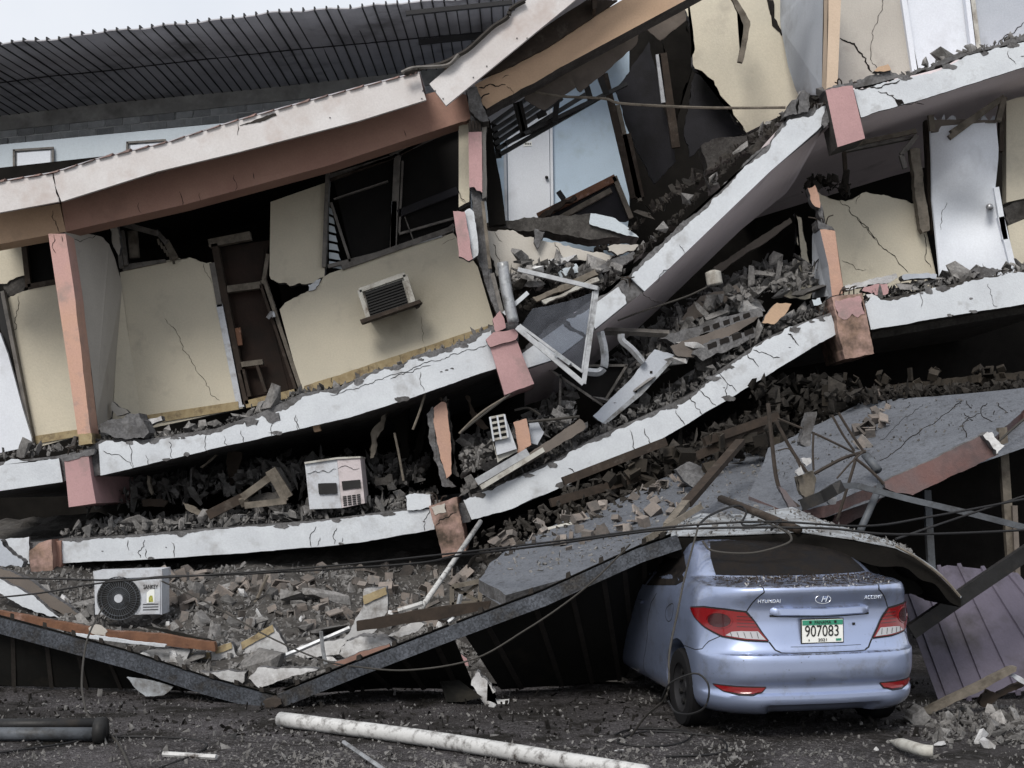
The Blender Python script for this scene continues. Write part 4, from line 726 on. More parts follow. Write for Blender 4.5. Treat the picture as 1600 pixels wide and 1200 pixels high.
# ---------------- middle storey at left: appliances and scraps
def box8(parent, name, fr, Y, d, ms, tp=None, sd=None):
    """Box from a traced front quad (tl, tr, br, bl), depth d to the back."""
    f = [P(*q, Y) for q in fr]; e = Vector((0, d, 0)); return loft(parent, name, [f, [p + e for p in f]], ms)
ac = empty('air_conditioner', P(522, 795, 16.55), 'white window air conditioner standing on the lower left floor edge', 'air conditioner')
box8(ac, 'left_half', Q('g', 145, 490, 345, 460, 375, 775, 175, 783), 16.45, .5, 'ac_white'); box8(ac, 'right_half', Q('g', 346, 460, 490, 455, 520, 745, 376, 775), 16.44, .5, 'ac_pink')
for a in ((228, 622, 342, 618, 346, 685, 234, 690), (375, 608, 490, 598, 495, 648, 382, 662)): plate(ac, 'opening', Q('g', *a), 16.425, .012, 'black', jag=.4)
for r_ in range(5):
    for c in range(4): x, y = 382 + c * 29 + r_ * 1.2, 702 + r_ * 13 - c * 4; plate(ac, 'vent_slot', Q('g', x, y, x + 22, y - 3, x + 22.5, y + 5, x + .5, y + 8), 16.43, .008, 'black')
plate(ac, 'lid', Q('g', 142, 488, 345, 458, 492, 452, 494, 462, 346, 470, 144, 500), 16.42, .55, 'ac_dirty'); crack(ac, Q('g', 350, 530, 420, 520, 485, 525), 16.438, 1.5); crack(ac, Q('g', 160, 560, 260, 540, 340, 530), 16.445, 1.5)
ag = empty('air_conditioner', P(785, 705, 16.4), 'tilted white air conditioner with open ribbed grille above lower floor edge', 'air conditioner')
box8(ag, 'case', Q('g', 1312, 215, 1395, 190, 1470, 405, 1345, 445), 16.3, .35, 'ac_white')
plate(ag, 'grille_opening', Q('g', 1300, 205, 1392, 188, 1418, 335, 1325, 360), 16.28, .02, 'black')
for k in range(5): p = Q('g', 1303 + k * 5, 212 + k * 34, 1392 + k * 5, 194 + k * 34); bar(ag, 'louvre', (*p[0], 16.26), (*p[1], 16.26), .028, .03, 'ac_dirty')
for k in range(3): p = Q('g', 1302 + k * 45, 206 - k * 8, 1326 + k * 45, 358 - k * 12); bar(ag, 'rib', (*p[0], 16.25), (*p[1], 16.25), .022, .03, 'ac_white')
plate(ag, 'base_tray', Q('g', 1320, 360, 1345, 445, 1470, 405, 1475, 425, 1350, 490), 16.35, .35, 'ac_dirty', jag=1)
T('board_scrap', 'g', (1448, 240, 1530, 215, 1560, 380, 1470, 440, 1478, 400), 16.45, .05, 'orange', 'concrete', 1, 'orange board scrap leaning beside the ribbed grille unit', 'board')
T('sheet_scrap', 'g', (1545, 240, 1600, 235, 1640, 300, 1600, 380, 1560, 370), 16.6, .03, 'blue_grey', None, 1, 'grey translucent sheet scrap behind the orange board scrap', 'sheet')
sb = T('sill_beam', '7', (65, 1188, 200, 1105, 370, 1008, 530, 898, 560, 935, 400, 1040, 250, 1125, 90, 1205), 16.35, .2, 'panel_grey', 'concrete', 2, 'long broken sill beam on the lower sloping floor edge', 'beam')
p = Q('7', 90, 1205, 370, 1035); bar(sb, 'metal_edge', (*p[0], 16.3), (*p[1], 16.3), .06, .05, 'ac_dirty'); p = Q('7', 70, 1180, 300, 1045); bar(sb, 'metal_edge', (*p[0], 16.33), (*p[1], 16.33), .09, .04, 'alu')
wa_ = empty('wall_air_conditioner', P(605, 485, 18.0), 'old window air conditioner with black louvred back sticking out of cream wall', 'air conditioner')
box8(wa_, 'case', Q('6', 462, 325, 665, 253, 705, 385, 505, 458), 17.85, .5, 'ac_dirty')
plate(wa_, 'grille', Q('6', 485, 335, 650, 278, 680, 390, 512, 448), 17.84, .02, 'black')
for k in range(9): p = Q('6', 487 + k * 3, 345 + k * 12, 652 + k * 3.4, 288 + k * 12); bar(wa_, 'louvre', (*p[0], 17.82), (*p[1], 17.82), .02, .03, 'dark_ink')
p = Q('6', 470, 468, 735, 378); bar(wa_, 'bracket', (*p[0], 17.8), (*p[1], 17.8), .05, .2, 'wood_dark')
for a in ((462, 325, 506, 460), (665, 255, 706, 388), (462, 326, 666, 254)): p = Q('6', *a); bar(wa_, 'edge', (*p[0], 17.83), (*p[1], 17.83), .06, .05, 'ac_dirty')
plate(wa_, 'bracket_end', Q('6', 690, 385, 735, 370, 742, 380, 715, 405), 17.75, .1, 'rebar', jag=1)
tf = empty('broken_timbers', P(420, 785, 16.7), 'broken triangular timber frame left of the white air conditioner', 'frame')
for a, w_ in (((1115, 470, 1300, 335), .09), ((1300, 330, 1385, 490), .08), ((1290, 295, 1400, 470), .14), ((1115, 470, 1135, 515), .1), ((1130, 520, 1390, 490), .08), ((900, 580, 1120, 470), .12)): p = Q('h', *a); bar(tf, 'timber', (*p[0], 16.7), (*p[1], 16.75), w_, .08, 'wood_grey' if w_ != .12 else 'wood_dark')
plate(tf, 'infill', Q('h', 1120, 480, 1200, 450, 1330, 430, 1385, 485, 1135, 515), 16.8, .1, 'concrete_dark', jag=3)
for v, Y, m, l in (((740, 500, 800, 520, 885, 565, 850, 580, 760, 540), 16.8, 'wood_grey', 'short tan timber lying on rubble left of triangular frame'), ((485, 490, 560, 480, 650, 490, 620, 530, 490, 525), 17.2, 'wood_dark', 'dim brown board deep in the lower left storey'), ((520, 330, 540, 340, 555, 440, 545, 455, 525, 400), 17.0, 'wood_grey', 'short pale splinter hanging below pink beam end'), ((850, 280, 945, 200, 955, 205, 865, 285), 17.1, 'wood_grey', 'thin stick hanging under the white floor edge'), ((1020, 190, 1080, 180, 1115, 190, 1090, 350, 1040, 400, 1020, 300), 17.8, 'wood_dark', 'dim torn cloth strip hanging in the lower left storey')):
    T('timber_scrap', 'h', v, Y, .06, m, None, 2, l, 'timber')
for v, Y, m, l in (((555, 310, 620, 230, 660, 175, 640, 260, 590, 350, 575, 460, 555, 465), 16.9, 'wood_grey', 'splintered timber hanging above the white air conditioner'), ((680, 215, 800, 150, 800, 330, 790, 500, 755, 460, 720, 300), 17.8, 'interior_shade', 'dark torn cloth hanging in lower storey'), ((870, 140, 900, 250, 880, 400, 830, 500, 860, 300), 18.0, 'interior_shade', 'narrow dark cloth strip left of the orange column'), ((1150, 70, 1180, 80, 1220, 180, 1295, 275, 1260, 285, 1190, 220), 17.2, 'wood_dark', 'curved dark timber above the ribbed grille unit'), ((580, 580, 690, 565, 700, 610, 590, 640), 17.0, 'concrete_dark', 'dark square block behind rubble near the white air conditioner')):
    T('hanging_scrap', 'g', v, Y, .06, m, None, 3, l, 'scrap')
for v, Y, l in (((705, 305, 735, 450, 762, 605), 16.8, 'thin pale pole leaning in the lower storey'), ((895, 65, 860, 180, 820, 285), 16.6, 'short thin rod hanging under the upper floor edge'), ((1110, 310, 1200, 220, 1290, 150, 1440, 60), 16.4, 'thin cord running up to the pink beam end')): L('rod', 'g', v, Y, .016, 'wood_grey', l, 'rod')
T('small_lamp', 'g', (195, 262, 235, 255, 245, 290, 205, 300), 16.6, .1, 'tan', None, 1, 'small tan lamp base under the upper floor edge', 'lamp')

# ---------------- street level: outdoor unit, planks, roof sheet, pipes
ou = empty('outdoor_unit', P(200, 962, 14.35), 'white outdoor air conditioner unit with round fan on the rubble', 'air conditioner')
YO = 14.35; fq = Q('a', 420, 328, 722, 318, 722, 515, 425, 515); box8(ou, 'case', fq, YO, .32, 'ac_white')
plate(ou, 'lid', Q('a', 415, 322, 722, 312, 726, 345, 418, 358), YO - .02, .36, 'ac_white')
cx, cy = Q('a', 533, 442)[0]; cc_ = P(cx, cy, YO); rw = .232
def disc(r0, r1, y, n=40): return [[cc_ + Vector((r * math.cos(2 * math.pi * k / n), y, r * math.sin(2 * math.pi * k / n))) for k in range(n)] for r in (r0, r1)]
mesh('fan_opening', disc(0, rw, -.006)[1], [tuple(range(40))[::-1]], 'black', ou)
for k in range(44):
    a = 2 * math.pi * k / 44; a2 = a + .35; p0 = cc_ + Vector((.05 * math.cos(a), -.03, .05 * math.sin(a))); p1 = cc_ + Vector((rw * math.cos(a2), -.02, rw * math.sin(a2))); bar(ou, 'grille_wire', p0, p1, .004, .004, 'pipe_grey', px=False)
for r in (.12, .19, rw): tube(ou, 'grille_ring', [cc_ + Vector((r * math.cos(2 * math.pi * k / 32), -.025, r * math.sin(2 * math.pi * k / 32))) for k in range(33)], .004, 'pipe_grey', 4, px=False, curve=False)
mesh('fan_hub', disc(0, .045, -.04)[1] + disc(0, .045, 0)[1], [tuple(range(40))[::-1]] + [(k, (k + 1) % 40, 40 + (k + 1) % 40, 40 + k) for k in range(40)], 'ac_white', ou)
plate(ou, 'side_panel', Q('a', 626, 368, 716, 362, 714, 512, 628, 514), YO - .012, .01, 'ac_white')
for y in (468, 480, 492): plate(ou, 'panel_groove', Q('a', 638, y, 706, y - 2, 706, y + 2, 638, y + 4), YO - .016, .003, 'pipe_grey')
st = plate(ou, 'sticker', Q('a', 655, 418, 668, 405, 690, 402, 690, 462, 655, 464), YO - .018, .004, 'plate_white'); plate(st, 'print', Q('a', 664, 440, 670, 430, 680, 430, 684, 458, 664, 460), YO - .021, .002, 'ink_gold')
place_text(ou, text_mesh('SANKEY', .064, .002, width=.155), 'dark_ink', P(*Q('a', 672, 392)[0], YO - .016), Matrix(((1, 0, 0), (0, 0, -1), (0, 1, 0))))
T('fallen_wall', 'a', (-60, 300, 0, 308, 110, 350, 250, 440, 400, 552, 330, 545, 180, 450, 20, 365, -60, 345), 15.0, .12, 'panel_grey', 'concrete', 2, 'long grey wall piece sloping down at the far left', 'wall piece')
T('fallen_wall', 'a', (-60, 345, 20, 365, 150, 430, 270, 530, 210, 520, 100, 480, 0, 420, -60, 395), 14.9, .12, 'white_paint', 'concrete', 2, 'white painted edge piece below the sloping grey wall piece', 'wall piece')
T('wall_fragment', 'a', (0, 180, 40, 230, 105, 280, 95, 305, 40, 295, -40, 300, -40, 200), 15.5, .15, 'blue_grey', 'concrete', 3, 'grey slab corner at far left under the lowest floor edge', 'slab')
wp = T('wood_plank', 'a', (-40, 492, 0, 500, 240, 545, 500, 590, 700, 600, 955, 640, 960, 680, 820, 665, 600, 640, 300, 590, 0, 525, -40, 518), 12.75, .1, 'wood', None, 1, 'long brown wooden plank lying behind the left roof beam', 'plank')
plate(wp, 'grey_stain', Q('a', 395, 575, 440, 560, 480, 590, 470, 612, 410, 600), 12.745, .004, 'cream_grey', jag=2)
T('white_strip', 'a', (320, 598, 500, 620, 740, 650, 735, 660, 560, 642, 330, 612), 12.65, .05, 'white_paint', None, 1, 'narrow white strip under the brown plank', 'strip')
T('black_flap', 'a', (640, 575, 680, 570, 820, 600, 960, 632, 940, 645, 800, 612), 13.1, .04, 'sheet_dark', None, 1.5, 'black metal flap on top of the brown plank', 'sheet')
for v, Y, l, c in (((1060, 672, 1075, 640, 1215, 560, 1250, 610, 1285, 690, 1230, 740, 1130, 730, 1080, 715), 13.0, 'white wall fragment with yellow tiled edge behind left roof beam', 1), ((945, 690, 960, 665, 1030, 640, 1060, 700, 1040, 735, 945, 740), 12.9, 'smaller white wall fragment with tan edge left of the larger one', 1), ((825, 750, 850, 690, 935, 685, 925, 725, 900, 745), 12.9, 'small white wall fragment furthest left among the tiled ones', 1), ((630, 695, 660, 672, 740, 665, 850, 670, 820, 740, 770, 745, 690, 715), 12.8, 'long white wall fragment under the end of the brown plank', 0), ((1290, 690, 1350, 650, 1540, 620, 1555, 655, 1530, 690, 1300, 715), 13.2, 'long white beam fragment right of the tiled wall fragment', 0), ((890, 770, 1020, 762, 1100, 770, 1090, 815, 1060, 830, 950, 790), 12.3, 'pale flat slab behind the dip of the roof beam', 0), ((1110, 800, 1150, 752, 1330, 755, 1420, 760, 1300, 790, 1160, 845), 12.2, 'grey chalky slab at the dip of the roof beam', 0)):
    o = T('wall_fragment', 'a', v, Y, .12, 'plaster_chunk', 'concrete', 2, l, 'wall piece')
    if c:
        p = v[2:]; a = Q('a', v[2], v[3], v[4], v[5]); dx, dy = (5, 11) if v[0] > 1000 else (3, 9); plate(o, 'tile_edge', [a[0], a[1], (a[1][0] + dx * .6, a[1][1] + dy), (a[0][0] + dx * .4, a[0][1] + dy)], Y - .015, .02, 'baseboard', jag=1)
wj = T('wall_fragment', 'b', (445, 530, 480, 470, 482, 400, 585, 390, 588, 500, 540, 580, 480, 625, 390, 625, 420, 590), 12.9, .12, 'plaster_chunk', 'concrete', 1.5, 'tall white wall fragment with yellow tile standing at centre', 'wall piece'); plate(wj, 'tile_edge', Q('b', 478, 432, 580, 392, 585, 425, 482, 470), 12.88, .03, 'baseboard', jag=1)
T('crumpled_plaster', 'b', (370, 690, 400, 640, 480, 615, 600, 630, 620, 645, 520, 670, 440, 705, 390, 705), 12.5, .3, 'plaster_chunk', 'concrete', 4, 'dirty crumpled white plaster behind the roof beam', 'plaster'); T('salmon_board', 'b', (340, 735, 470, 680, 595, 645, 600, 660, 480, 705, 390, 745), 12.3, .08, 'salmon', 'concrete', 1.5, 'salmon coloured board strip behind the roof beam', 'board'); T('wall_fragment', 'b', (590, 610, 650, 570, 720, 548, 760, 555, 730, 580, 640, 615), 12.6, .12, 'plaster_chunk', 'concrete', 2, 'rounded white plaster piece under the grey plank', 'wall piece')
T('grey_plank', 'b', (448, 545, 600, 518, 800, 482, 1050, 455, 1040, 490, 800, 540, 620, 565, 450, 590), 12.3, .06, 'wood_dark', None, .8, 'dark grey plank lying across rubble left of the car', 'plank')
L('thin_pipe', 'b', (735, 490, 860, 310, 1002, 100), [13.2, 14.2, 15.6], .028, 'pipe_white', 'thin white pipe leaning against the dirty beam end', 'pipe', sides=8, curve=False)
L('rod', 'b', (860, 550, 890, 520, 915, 425), 12.6, .025, 'alu', 'short grey metal rod at the grey plank', 'rod'); L('rod', 'b', (0, 750, 200, 670, 420, 575), 12.6, .025, 'alu', 'thin metal rod over the white wall fragments', 'rod', curve=False); L('rod', 'b', (290, 590, 300, 680, 312, 735), 12.5, .02, 'alu', 'short upright rod crossing the thin metal rod', 'rod'); L('rod', 'b', (635, 500, 700, 480, 745, 465), 13.0, .03, 'pipe_white', 'short pale pipe piece above the grey plank', 'rod')
L('thin_pole', 'a', (1105, 530, 1150, 440, 1195, 340), 15, .02, 'wood_grey', 'thin pole leaning in brick rubble under the floor edge', 'pole')
for i, (cx_, cy_, w_, h_) in enumerate(((940, 420, 130, 100), (1095, 405, 80, 70))):
    wfm = empty('fallen_window', P(*Q('b', cx_, cy_ + h_ / 2)[0], 13.4), ('pale broken timber frame' if i else 'grey window frame') + (' with crossed bars on the grey slab' if i else ' lying behind the grey plank'), 'frame')
    c4 = Q('b', cx_ - w_ / 2, cy_ - h_ * .3, cx_ + w_ / 2, cy_ - h_ * .55, cx_ + w_ * .45, cy_ + h_ * .4, cx_ - w_ * .5, cy_ + h_ * .5)
    for k in range(4): bar(wfm, 'frame', (*c4[k], 13.4), (*c4[(k + 1) % 4], 13.4), .045, .05, 'wood_grey' if i == 0 else 'ac_dirty')
    bar(wfm, 'brace', (*c4[0], 13.45), (*c4[2], 13.45), .035, .04, 'wood_grey'); bar(wfm, 'brace', (*c4[1], 13.45), (*c4[3], 13.45), .03, .04, 'wood_grey')

# collapsed canopy: folded galvanised beam and ribbed sheets
def channel(name, pts, label, w_=.17, d_=.1, m='galv'):
    rows = []; c = [P(*p) for p in pts]
    for i, p in enumerate(c):
        d = (c[min(i + 1, len(c) - 1)] - c[max(0, i - 1)]).normalized(); up = Vector((0, 0, 1)); up = (up - d * up.dot(d)).normalized(); fr = Vector((0, 1, 0)); h = w_ / 2
        sec = [(-h, 0), (h, 0), (h, d_), (h - .012, d_), (h - .012, .012), (-h + .012, .012), (-h + .012, d_), (-h, d_)]
        rows.append([p + up * a + fr * b for a, b in sec])
    return tag(loft(None, name, rows, m), label, 'beam')
YL = [11.9, 11.75, 11.6, 11.4, 11.25]
lb_ = [(-60, 962), (80, 1000), (200, 1033), (320, 1073), (428, 1102)]
channel('canopy_beam', [(x, y, Y) for (x, y), Y in zip(lb_, YL)], 'grey galvanised canopy beam sloping down to ground at left', .135)
rb_ = [(436, 1096), (560, 1046), (700, 992), (850, 936), (940, 895), (1000, 868), (1062, 847)]; YR_ = [11.2, 11.1, 11.0, 10.9, 10.85, 10.8, 10.75]
channel('canopy_beam', [(x, y, Y) for (x, y), Y in zip(rb_, YR_)], 'mottled galvanised canopy beam rising to the roof of the car', .115)
tag(plate(None, 'rusty_joint', Q('b', 30, 905, 70, 885, 110, 895, 115, 915, 70, 935, 40, 930), 11.15, .12, 'rebar', jag=1.5), 'rusty joint where the two canopy beams fold on the ground', 'joint')
def ribbed(name, fr, bk, m, label, n=24, ribs=6, rh=.03, thick=.006, ribm=None, cat='roof sheet', grp=None, wav=0.0, ribname='rib'):
    """Sheet between a front line and a back line (world points), with raised ribs as parts."""
    def at(l, k):
        s = k * (len(l) - 1); i = min(int(s), len(l) - 2); return l[i].lerp(l[i + 1], s - i)
    rows = []; rg = random.Random(n)
    for i in range(n + 1):
        k = i / n; a, b = at(fr, k), at(bk, k); nrm = Vector((0, 0, 1)); off = Vector((0, 0, wav * math.sin(k * 17)))
        m1 = a.lerp(b, .33) + off; m2 = a.lerp(b, .66) + off * .5; u = nrm * thick
        rows.append([a, m1, m2, b, b + u, m2 + u, m1 + u, a + u])
    o = tag(loft(None, name, rows, m), label, cat, grp)
    for j in range(ribs):
        k = (j + .5) / ribs; a, b = at(fr, k), at(bk, k); d = (at(fr, min(1, k + .01)) - at(fr, max(0, k - .01))).normalized() * .022; u = Vector((0, 0, rh)); off = Vector((0, 0, wav * math.sin(k * 17)))
        c = [a - (b - a).normalized() * .02, a.lerp(b, .33) + off, a.lerp(b, .66) + off * .5, b]; dn = Vector((0, 0, -.012))
        loft(o, ribname, [[p - d + dn, p + d + dn, p + d * .8 + u, p - d * .8 + u] for p in c], ribm or m)
    return o
V3 = lambda l: [P(*q) for q in l]
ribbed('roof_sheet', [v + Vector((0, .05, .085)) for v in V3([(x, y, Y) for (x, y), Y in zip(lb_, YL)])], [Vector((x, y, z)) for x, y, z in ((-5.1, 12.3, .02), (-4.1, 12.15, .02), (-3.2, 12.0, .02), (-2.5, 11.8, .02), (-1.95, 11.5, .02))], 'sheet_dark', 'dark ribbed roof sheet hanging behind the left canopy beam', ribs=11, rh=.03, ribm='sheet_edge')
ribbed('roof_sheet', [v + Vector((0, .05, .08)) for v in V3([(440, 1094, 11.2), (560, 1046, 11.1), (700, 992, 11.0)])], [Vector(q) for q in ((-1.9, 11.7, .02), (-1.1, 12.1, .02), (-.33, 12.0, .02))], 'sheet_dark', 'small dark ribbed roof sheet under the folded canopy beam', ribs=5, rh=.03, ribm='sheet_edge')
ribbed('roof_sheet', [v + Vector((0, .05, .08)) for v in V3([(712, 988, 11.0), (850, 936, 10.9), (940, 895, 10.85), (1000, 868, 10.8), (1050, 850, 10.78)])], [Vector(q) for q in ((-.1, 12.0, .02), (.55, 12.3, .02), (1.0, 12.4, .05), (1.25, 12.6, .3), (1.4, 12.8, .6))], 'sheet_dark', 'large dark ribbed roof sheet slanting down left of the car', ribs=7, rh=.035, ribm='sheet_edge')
tag(plate(None, 'bent_sheet', [(x, y, Y) for (x, y), Y in zip(Q('b', 820, 815, 905, 808, 1010, 885, 920, 905, 850, 905), (11.6, 11.6, 11.2, 11.25, 11.4))], 11.4, .02, 'sheet_dark'), 'bent black sheet corner on the ground below the canopy beam', 'roof sheet')
T('pink_board', 'b', (865, 645, 890, 670, 940, 710, 950, 745, 900, 745), 11.9, .05, 'pink', 'concrete', 1, 'pink board showing between the two dark roof sheets', 'board'); T('plastic_bag', 'b', (960, 830, 990, 770, 1020, 800, 1070, 860, 1030, 900, 1130, 905, 1110, 935, 1020, 915), 11.3, .15, 'plaster_chunk', None, 3, 'crumpled pale plastic bag at the gap of the roof sheets', 'bag')
T('metal_strip', 'a', (565, 795, 640, 805, 770, 840, 730, 875, 650, 880, 610, 850), 11.5, .04, 'sheet_white', None, 1, 'pale bent metal scrap under the left canopy beam', 'scrap')
# ---------------- grey canopy slab, steel and sheets at right
def plane_of(a, b, c):
    A, Bv, Cv = P(*a), P(*b), P(*c); n = (Bv - A).cross(Cv - A); eye = Vector((0, 0, EYE))
    def f(x, y):
        d = Vector(((x - CX) / F, 1, (HY - y) / F)); return n.dot(A - eye) / n.dot(d)
    return f
def G(x, y, z=0.0): Y = (EYE - z) * F / (y - HY); return (x, y, Y)
pr = plane_of((1385, 752, 13.3), (1545, 690, 13.5), (1250, 655, 16.2)); pl = plane_of((690, 915, 12.6), (1040, 850, 12.8), (1100, 730, 16.3))
gs = tag(plate(None, 'canopy_slab', [(x, y, pr(x, y)) for x, y in ((1170, 775), (1200, 700), (1300, 652), (1345, 628), (1500, 616), (1600, 606), (1700, 600), (1720, 640), (1600, 640), (1548, 688), (1500, 705), (1384, 753), (1290, 790), (1230, 800))], 0, 0, 'slab_grey', 'slab_pink', 2, {0, 1, 2, 3, 4, 5, 6, 7, 8, 11, 12}, ext=(0, .05, -.12)), 'grey concrete canopy slab tilted up at right above the dark opening', 'slab')
for q, w_ in ((Q('e', 700, 560, 960, 365, 1210, 185), 3), (Q('e', 700, 430, 800, 340, 970, 205), 1.6), (Q('e', 1225, 262, 1270, 290, 1330, 265, 1330, 235, 1370, 200), 3), (Q('e', 1270, 290, 1215, 340, 1240, 410), 3.5), (Q('e', 1335, 265, 1400, 315), 3), (Q('e', 1440, 200, 1500, 260), 3), (Q('e', 1240, 185, 1275, 230), 2.5)):
    pts = [(x, y) for x, y in q]; Ym = sum(pr(*p) for p in pts) / len(pts)
    rows = []; rg = random.Random(5); l = []
    for a, b in zip(pts[:-1], pts[1:]): l += jagline(a, b, 3, 6, rg)
    l.append(pts[-1])
    tube(gs, 'crack', [P(x, y, pr(x, y) - .004) for x, y in l], .0015 * w_, 'crack', 4, px=False, curve=False)
tag(plate(None, 'canopy_slab', [(x, y, pl(x, y)) for x, y in ((748, 905), (765, 880), (810, 850), (880, 815), (990, 770), (1090, 725), (1150, 690), (1215, 668), (1215, 790), (1150, 835), (1040, 860), (880, 905), (790, 930))], 0, 0, 'slab_grey', 'concrete', 2, {0, 1, 2, 3, 4, 5, 6, 12}, ext=(0, .05, -.12)), 'grey concrete canopy slab strewn with brick pieces behind the left beam', 'slab')
ff = T('canopy_edge', 'e', (722, 690, 850, 630, 985, 572, 1340, 400, 1380, 440, 1440, 520, 1300, 590, 905, 775, 800, 760, 735, 730), 13.12, .12, 'slab_pink', 'concrete', 1.5, 'stained pink grey edge panel under the tilted slab', 'panel')
T('broken_edge', 'e', (1345, 400, 1400, 380, 1445, 440, 1480, 465, 1430, 520, 1400, 470), 13.02, .15, 'plaster_chunk', 'concrete', 3, 'white broken corner at the end of the stained edge panel', 'plaster')
T('rust_panel', 'e', (400, 960, 440, 820, 520, 765, 700, 740, 720, 780, 640, 880, 480, 965), 13.6, .06, 'slab_pink', None, 2, 'rusty red panel in shade behind the grey pipe', 'panel')
plate(cb, 'shade_backing', [(1240, 740), (1800, 640), (1800, 905), (1240, 905)], 14.6, .2, 'interior_shade')  # near-black backing added so the opening under the slab reads as shade
T('ledge_beam', '8', (745, 858, 900, 838, 1250, 800, 1600, 768, 1900, 740, 1900, 775, 1600, 806, 1200, 840, 900, 862, 745, 875), 16.3, .2, 'clay_shaded', None, 2, 'brown brick ledge under the right floor edge', 'ledge')
for pts, w_, d_, m, l in (([(1315, 759, 12.6), (1340, 759, 12.6), (1425, 781, 12.4), (1520, 803, 12.2), (1640, 834, 12.0)], .055, .05, 'pipe_grey', 'bent grey steel beam pointing down to the right edge'), ([(1252, 790, 12.8), (1285, 777, 12.7), (1305, 765, 12.6), (1318, 758, 12.6)], .11, .07, 'steel_dark', 'short dark steel arm joined to the bent steel beam'), ([(1425, 988, 11.0), (1520, 922, 11.1), (1600, 868, 11.2), (1690, 806, 11.3)], .125, .08, 'steel_dark', 'dark galvanised beam leaning behind the right of the car')):
    channel('steel_beam', pts, l, w_, d_, m)
for (a, b, w_, m, l) in (((1448, 766, 13.6), (1456, 905, 13.6), .07, 'pipe_grey', 'thin grey steel post under the tilted slab'), ((1565, 668, 13.7), (1581, 905, 13.7), .085, 'wood_grey', 'tan grey post near the right edge'), ((1584, 790, 13.65), (1589, 905, 13.65), .05, 'panel_grey', 'narrow grey post beside the tan grey post')): tag(bar(None, 'post', a, b, w_, .07, m), l, 'post')
for pts, r_, m, l in (([(1377, 755, 12.9), (1344, 830, 12.5)], .035, 'pipe_grey', 'short grey pipe leaning under the bent steel beam'), ([(1352, 710, 13.4), (1372, 735, 13.2)], .045, 'pipe_grey', 'open grey pipe end beside white brick pieces')): tag(tube(None, 'pipe', pts, r_, m, 10, curve=False), l, 'pipe')
rbn = ['long reinforcing bar bent down above the car roof', 'thick reinforcing bar leaning left of the tangle', 'thin bar crossing the grey slab from the left', 'curved bar joining at the knot of bars', 'bar running down from the knot behind white sheet', 'left of two close bars above the knot', 'right of two close bars above the knot', 'bar running from the knot toward the stained panel', 'thin upright bar behind the concrete stick', 'pale thin bar at the knot', 'thin level bar at the left of the tangle']
for i, (v, r_) in enumerate((((0, 200, 20, 400, 55, 680, 110, 780, 245, 890), .035), ((50, 310, 140, 480, 250, 645), .03), ((60, 295, 280, 385, 420, 450, 540, 510), .02), ((610, 500, 480, 540, 380, 590, 290, 640), .03), ((560, 510, 510, 680, 430, 940), .025), ((400, 275, 470, 400, 540, 500), .02), ((440, 260, 520, 390, 600, 505), .022), ((540, 540, 640, 620, 725, 705), .025), ((285, 380, 280, 500, 285, 620), .018), ((600, 500, 520, 570, 430, 670), .015), ((60, 495, 140, 490, 200, 600), .012))):
    L('reinforcing_bar', 'e', v, 13.4 - .08 * i, r_ * .62, 'rebar', rbn[i], 'bar', 'tangled reinforcing bars')
T('concrete_stick', 'e', (200, 440, 225, 330, 250, 255, 305, 252, 285, 350, 262, 468, 225, 465), 13.2, .15, 'concrete', None, 1.5, 'upright grey concrete stick among the reinforcing bars', 'concrete'); T('timber_lump', 'e', (180, 660, 240, 645, 285, 620, 302, 680, 290, 760, 240, 800, 205, 760), 12.9, .12, 'wood_grey', None, 2, 'stubby broken timber lump above the white sheet', 'timber'); T('red_pipe', 'e', (70, 720, 110, 745, 185, 850, 130, 850), 12.7, .08, 'slab_pink', None, 1, 'short red painted bar end above the white sheet', 'bar')
for v, l in (((210, 545, 265, 540, 270, 575, 240, 595), 'white plaster scrap highest on the bars'), ((180, 620, 205, 590, 225, 640, 190, 655), 'white plaster scrap beside the timber lump'), ((370, 800, 400, 780, 430, 790, 425, 830, 390, 835), 'pale rounded plaster scrap right of timber lump')): T('plaster_scrap', 'e', v, 12.8, .08, 'plaster_chunk', None, 2, l, 'plaster')
# sheet on the roof of the car
frx = [(1040, 838, 10.95), (1100, 838, 10.8), (1160, 836, 10.7), (1250, 832, 10.65), (1330, 843, 10.6), (1400, 857, 10.55), (1440, 876, 10.5), (1472, 903, 10.5), (1500, 932, 10.5)]
bkx = [(1050, 822, 12.3), (1095, 803, 12.3), (1163, 805, 12.4), (1238, 793, 12.5), (1290, 816, 12.4), (1395, 847, 12.0), (1430, 868, 11.7), (1474, 902, 11.4), (1503, 932, 11.2)]
rfs = ribbed('roof_sheet', V3(frx), V3(bkx), 'sheet_white', 'pale roof sheet bent over the roof of the car', n=40, ribs=0, rh=.012, wav=.02)
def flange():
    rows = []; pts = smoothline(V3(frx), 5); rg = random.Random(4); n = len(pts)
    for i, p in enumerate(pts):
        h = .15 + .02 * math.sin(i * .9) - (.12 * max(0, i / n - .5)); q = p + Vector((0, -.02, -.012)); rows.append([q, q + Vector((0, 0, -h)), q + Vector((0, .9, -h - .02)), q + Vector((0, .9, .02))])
    loft(rfs, 'underside', rows, 'interior_shade')  # hanging band coloured near-black for the shade under the sheet
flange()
tube(rfs, 'torn_rim', [(1399, 853, 10.45), (1425, 867, 10.42), (1450, 884, 10.42), (1475, 904, 10.42), (1500, 932, 10.42)], .010, 'wood_grey', 5)
ribbed('roof_sheet', V3([(1467, 1097, 11.45), (1560, 1085, 11.5), (1740, 1062, 11.6)]), V3([(1400, 912, 12.2), (1480, 884, 12.3), (1590, 896, 12.35)]), 'sheet_purple', 'purple ribbed metal sheet leaning at the right of the car', ribs=6, rh=.035, ribm='sheet_purple', n=16)
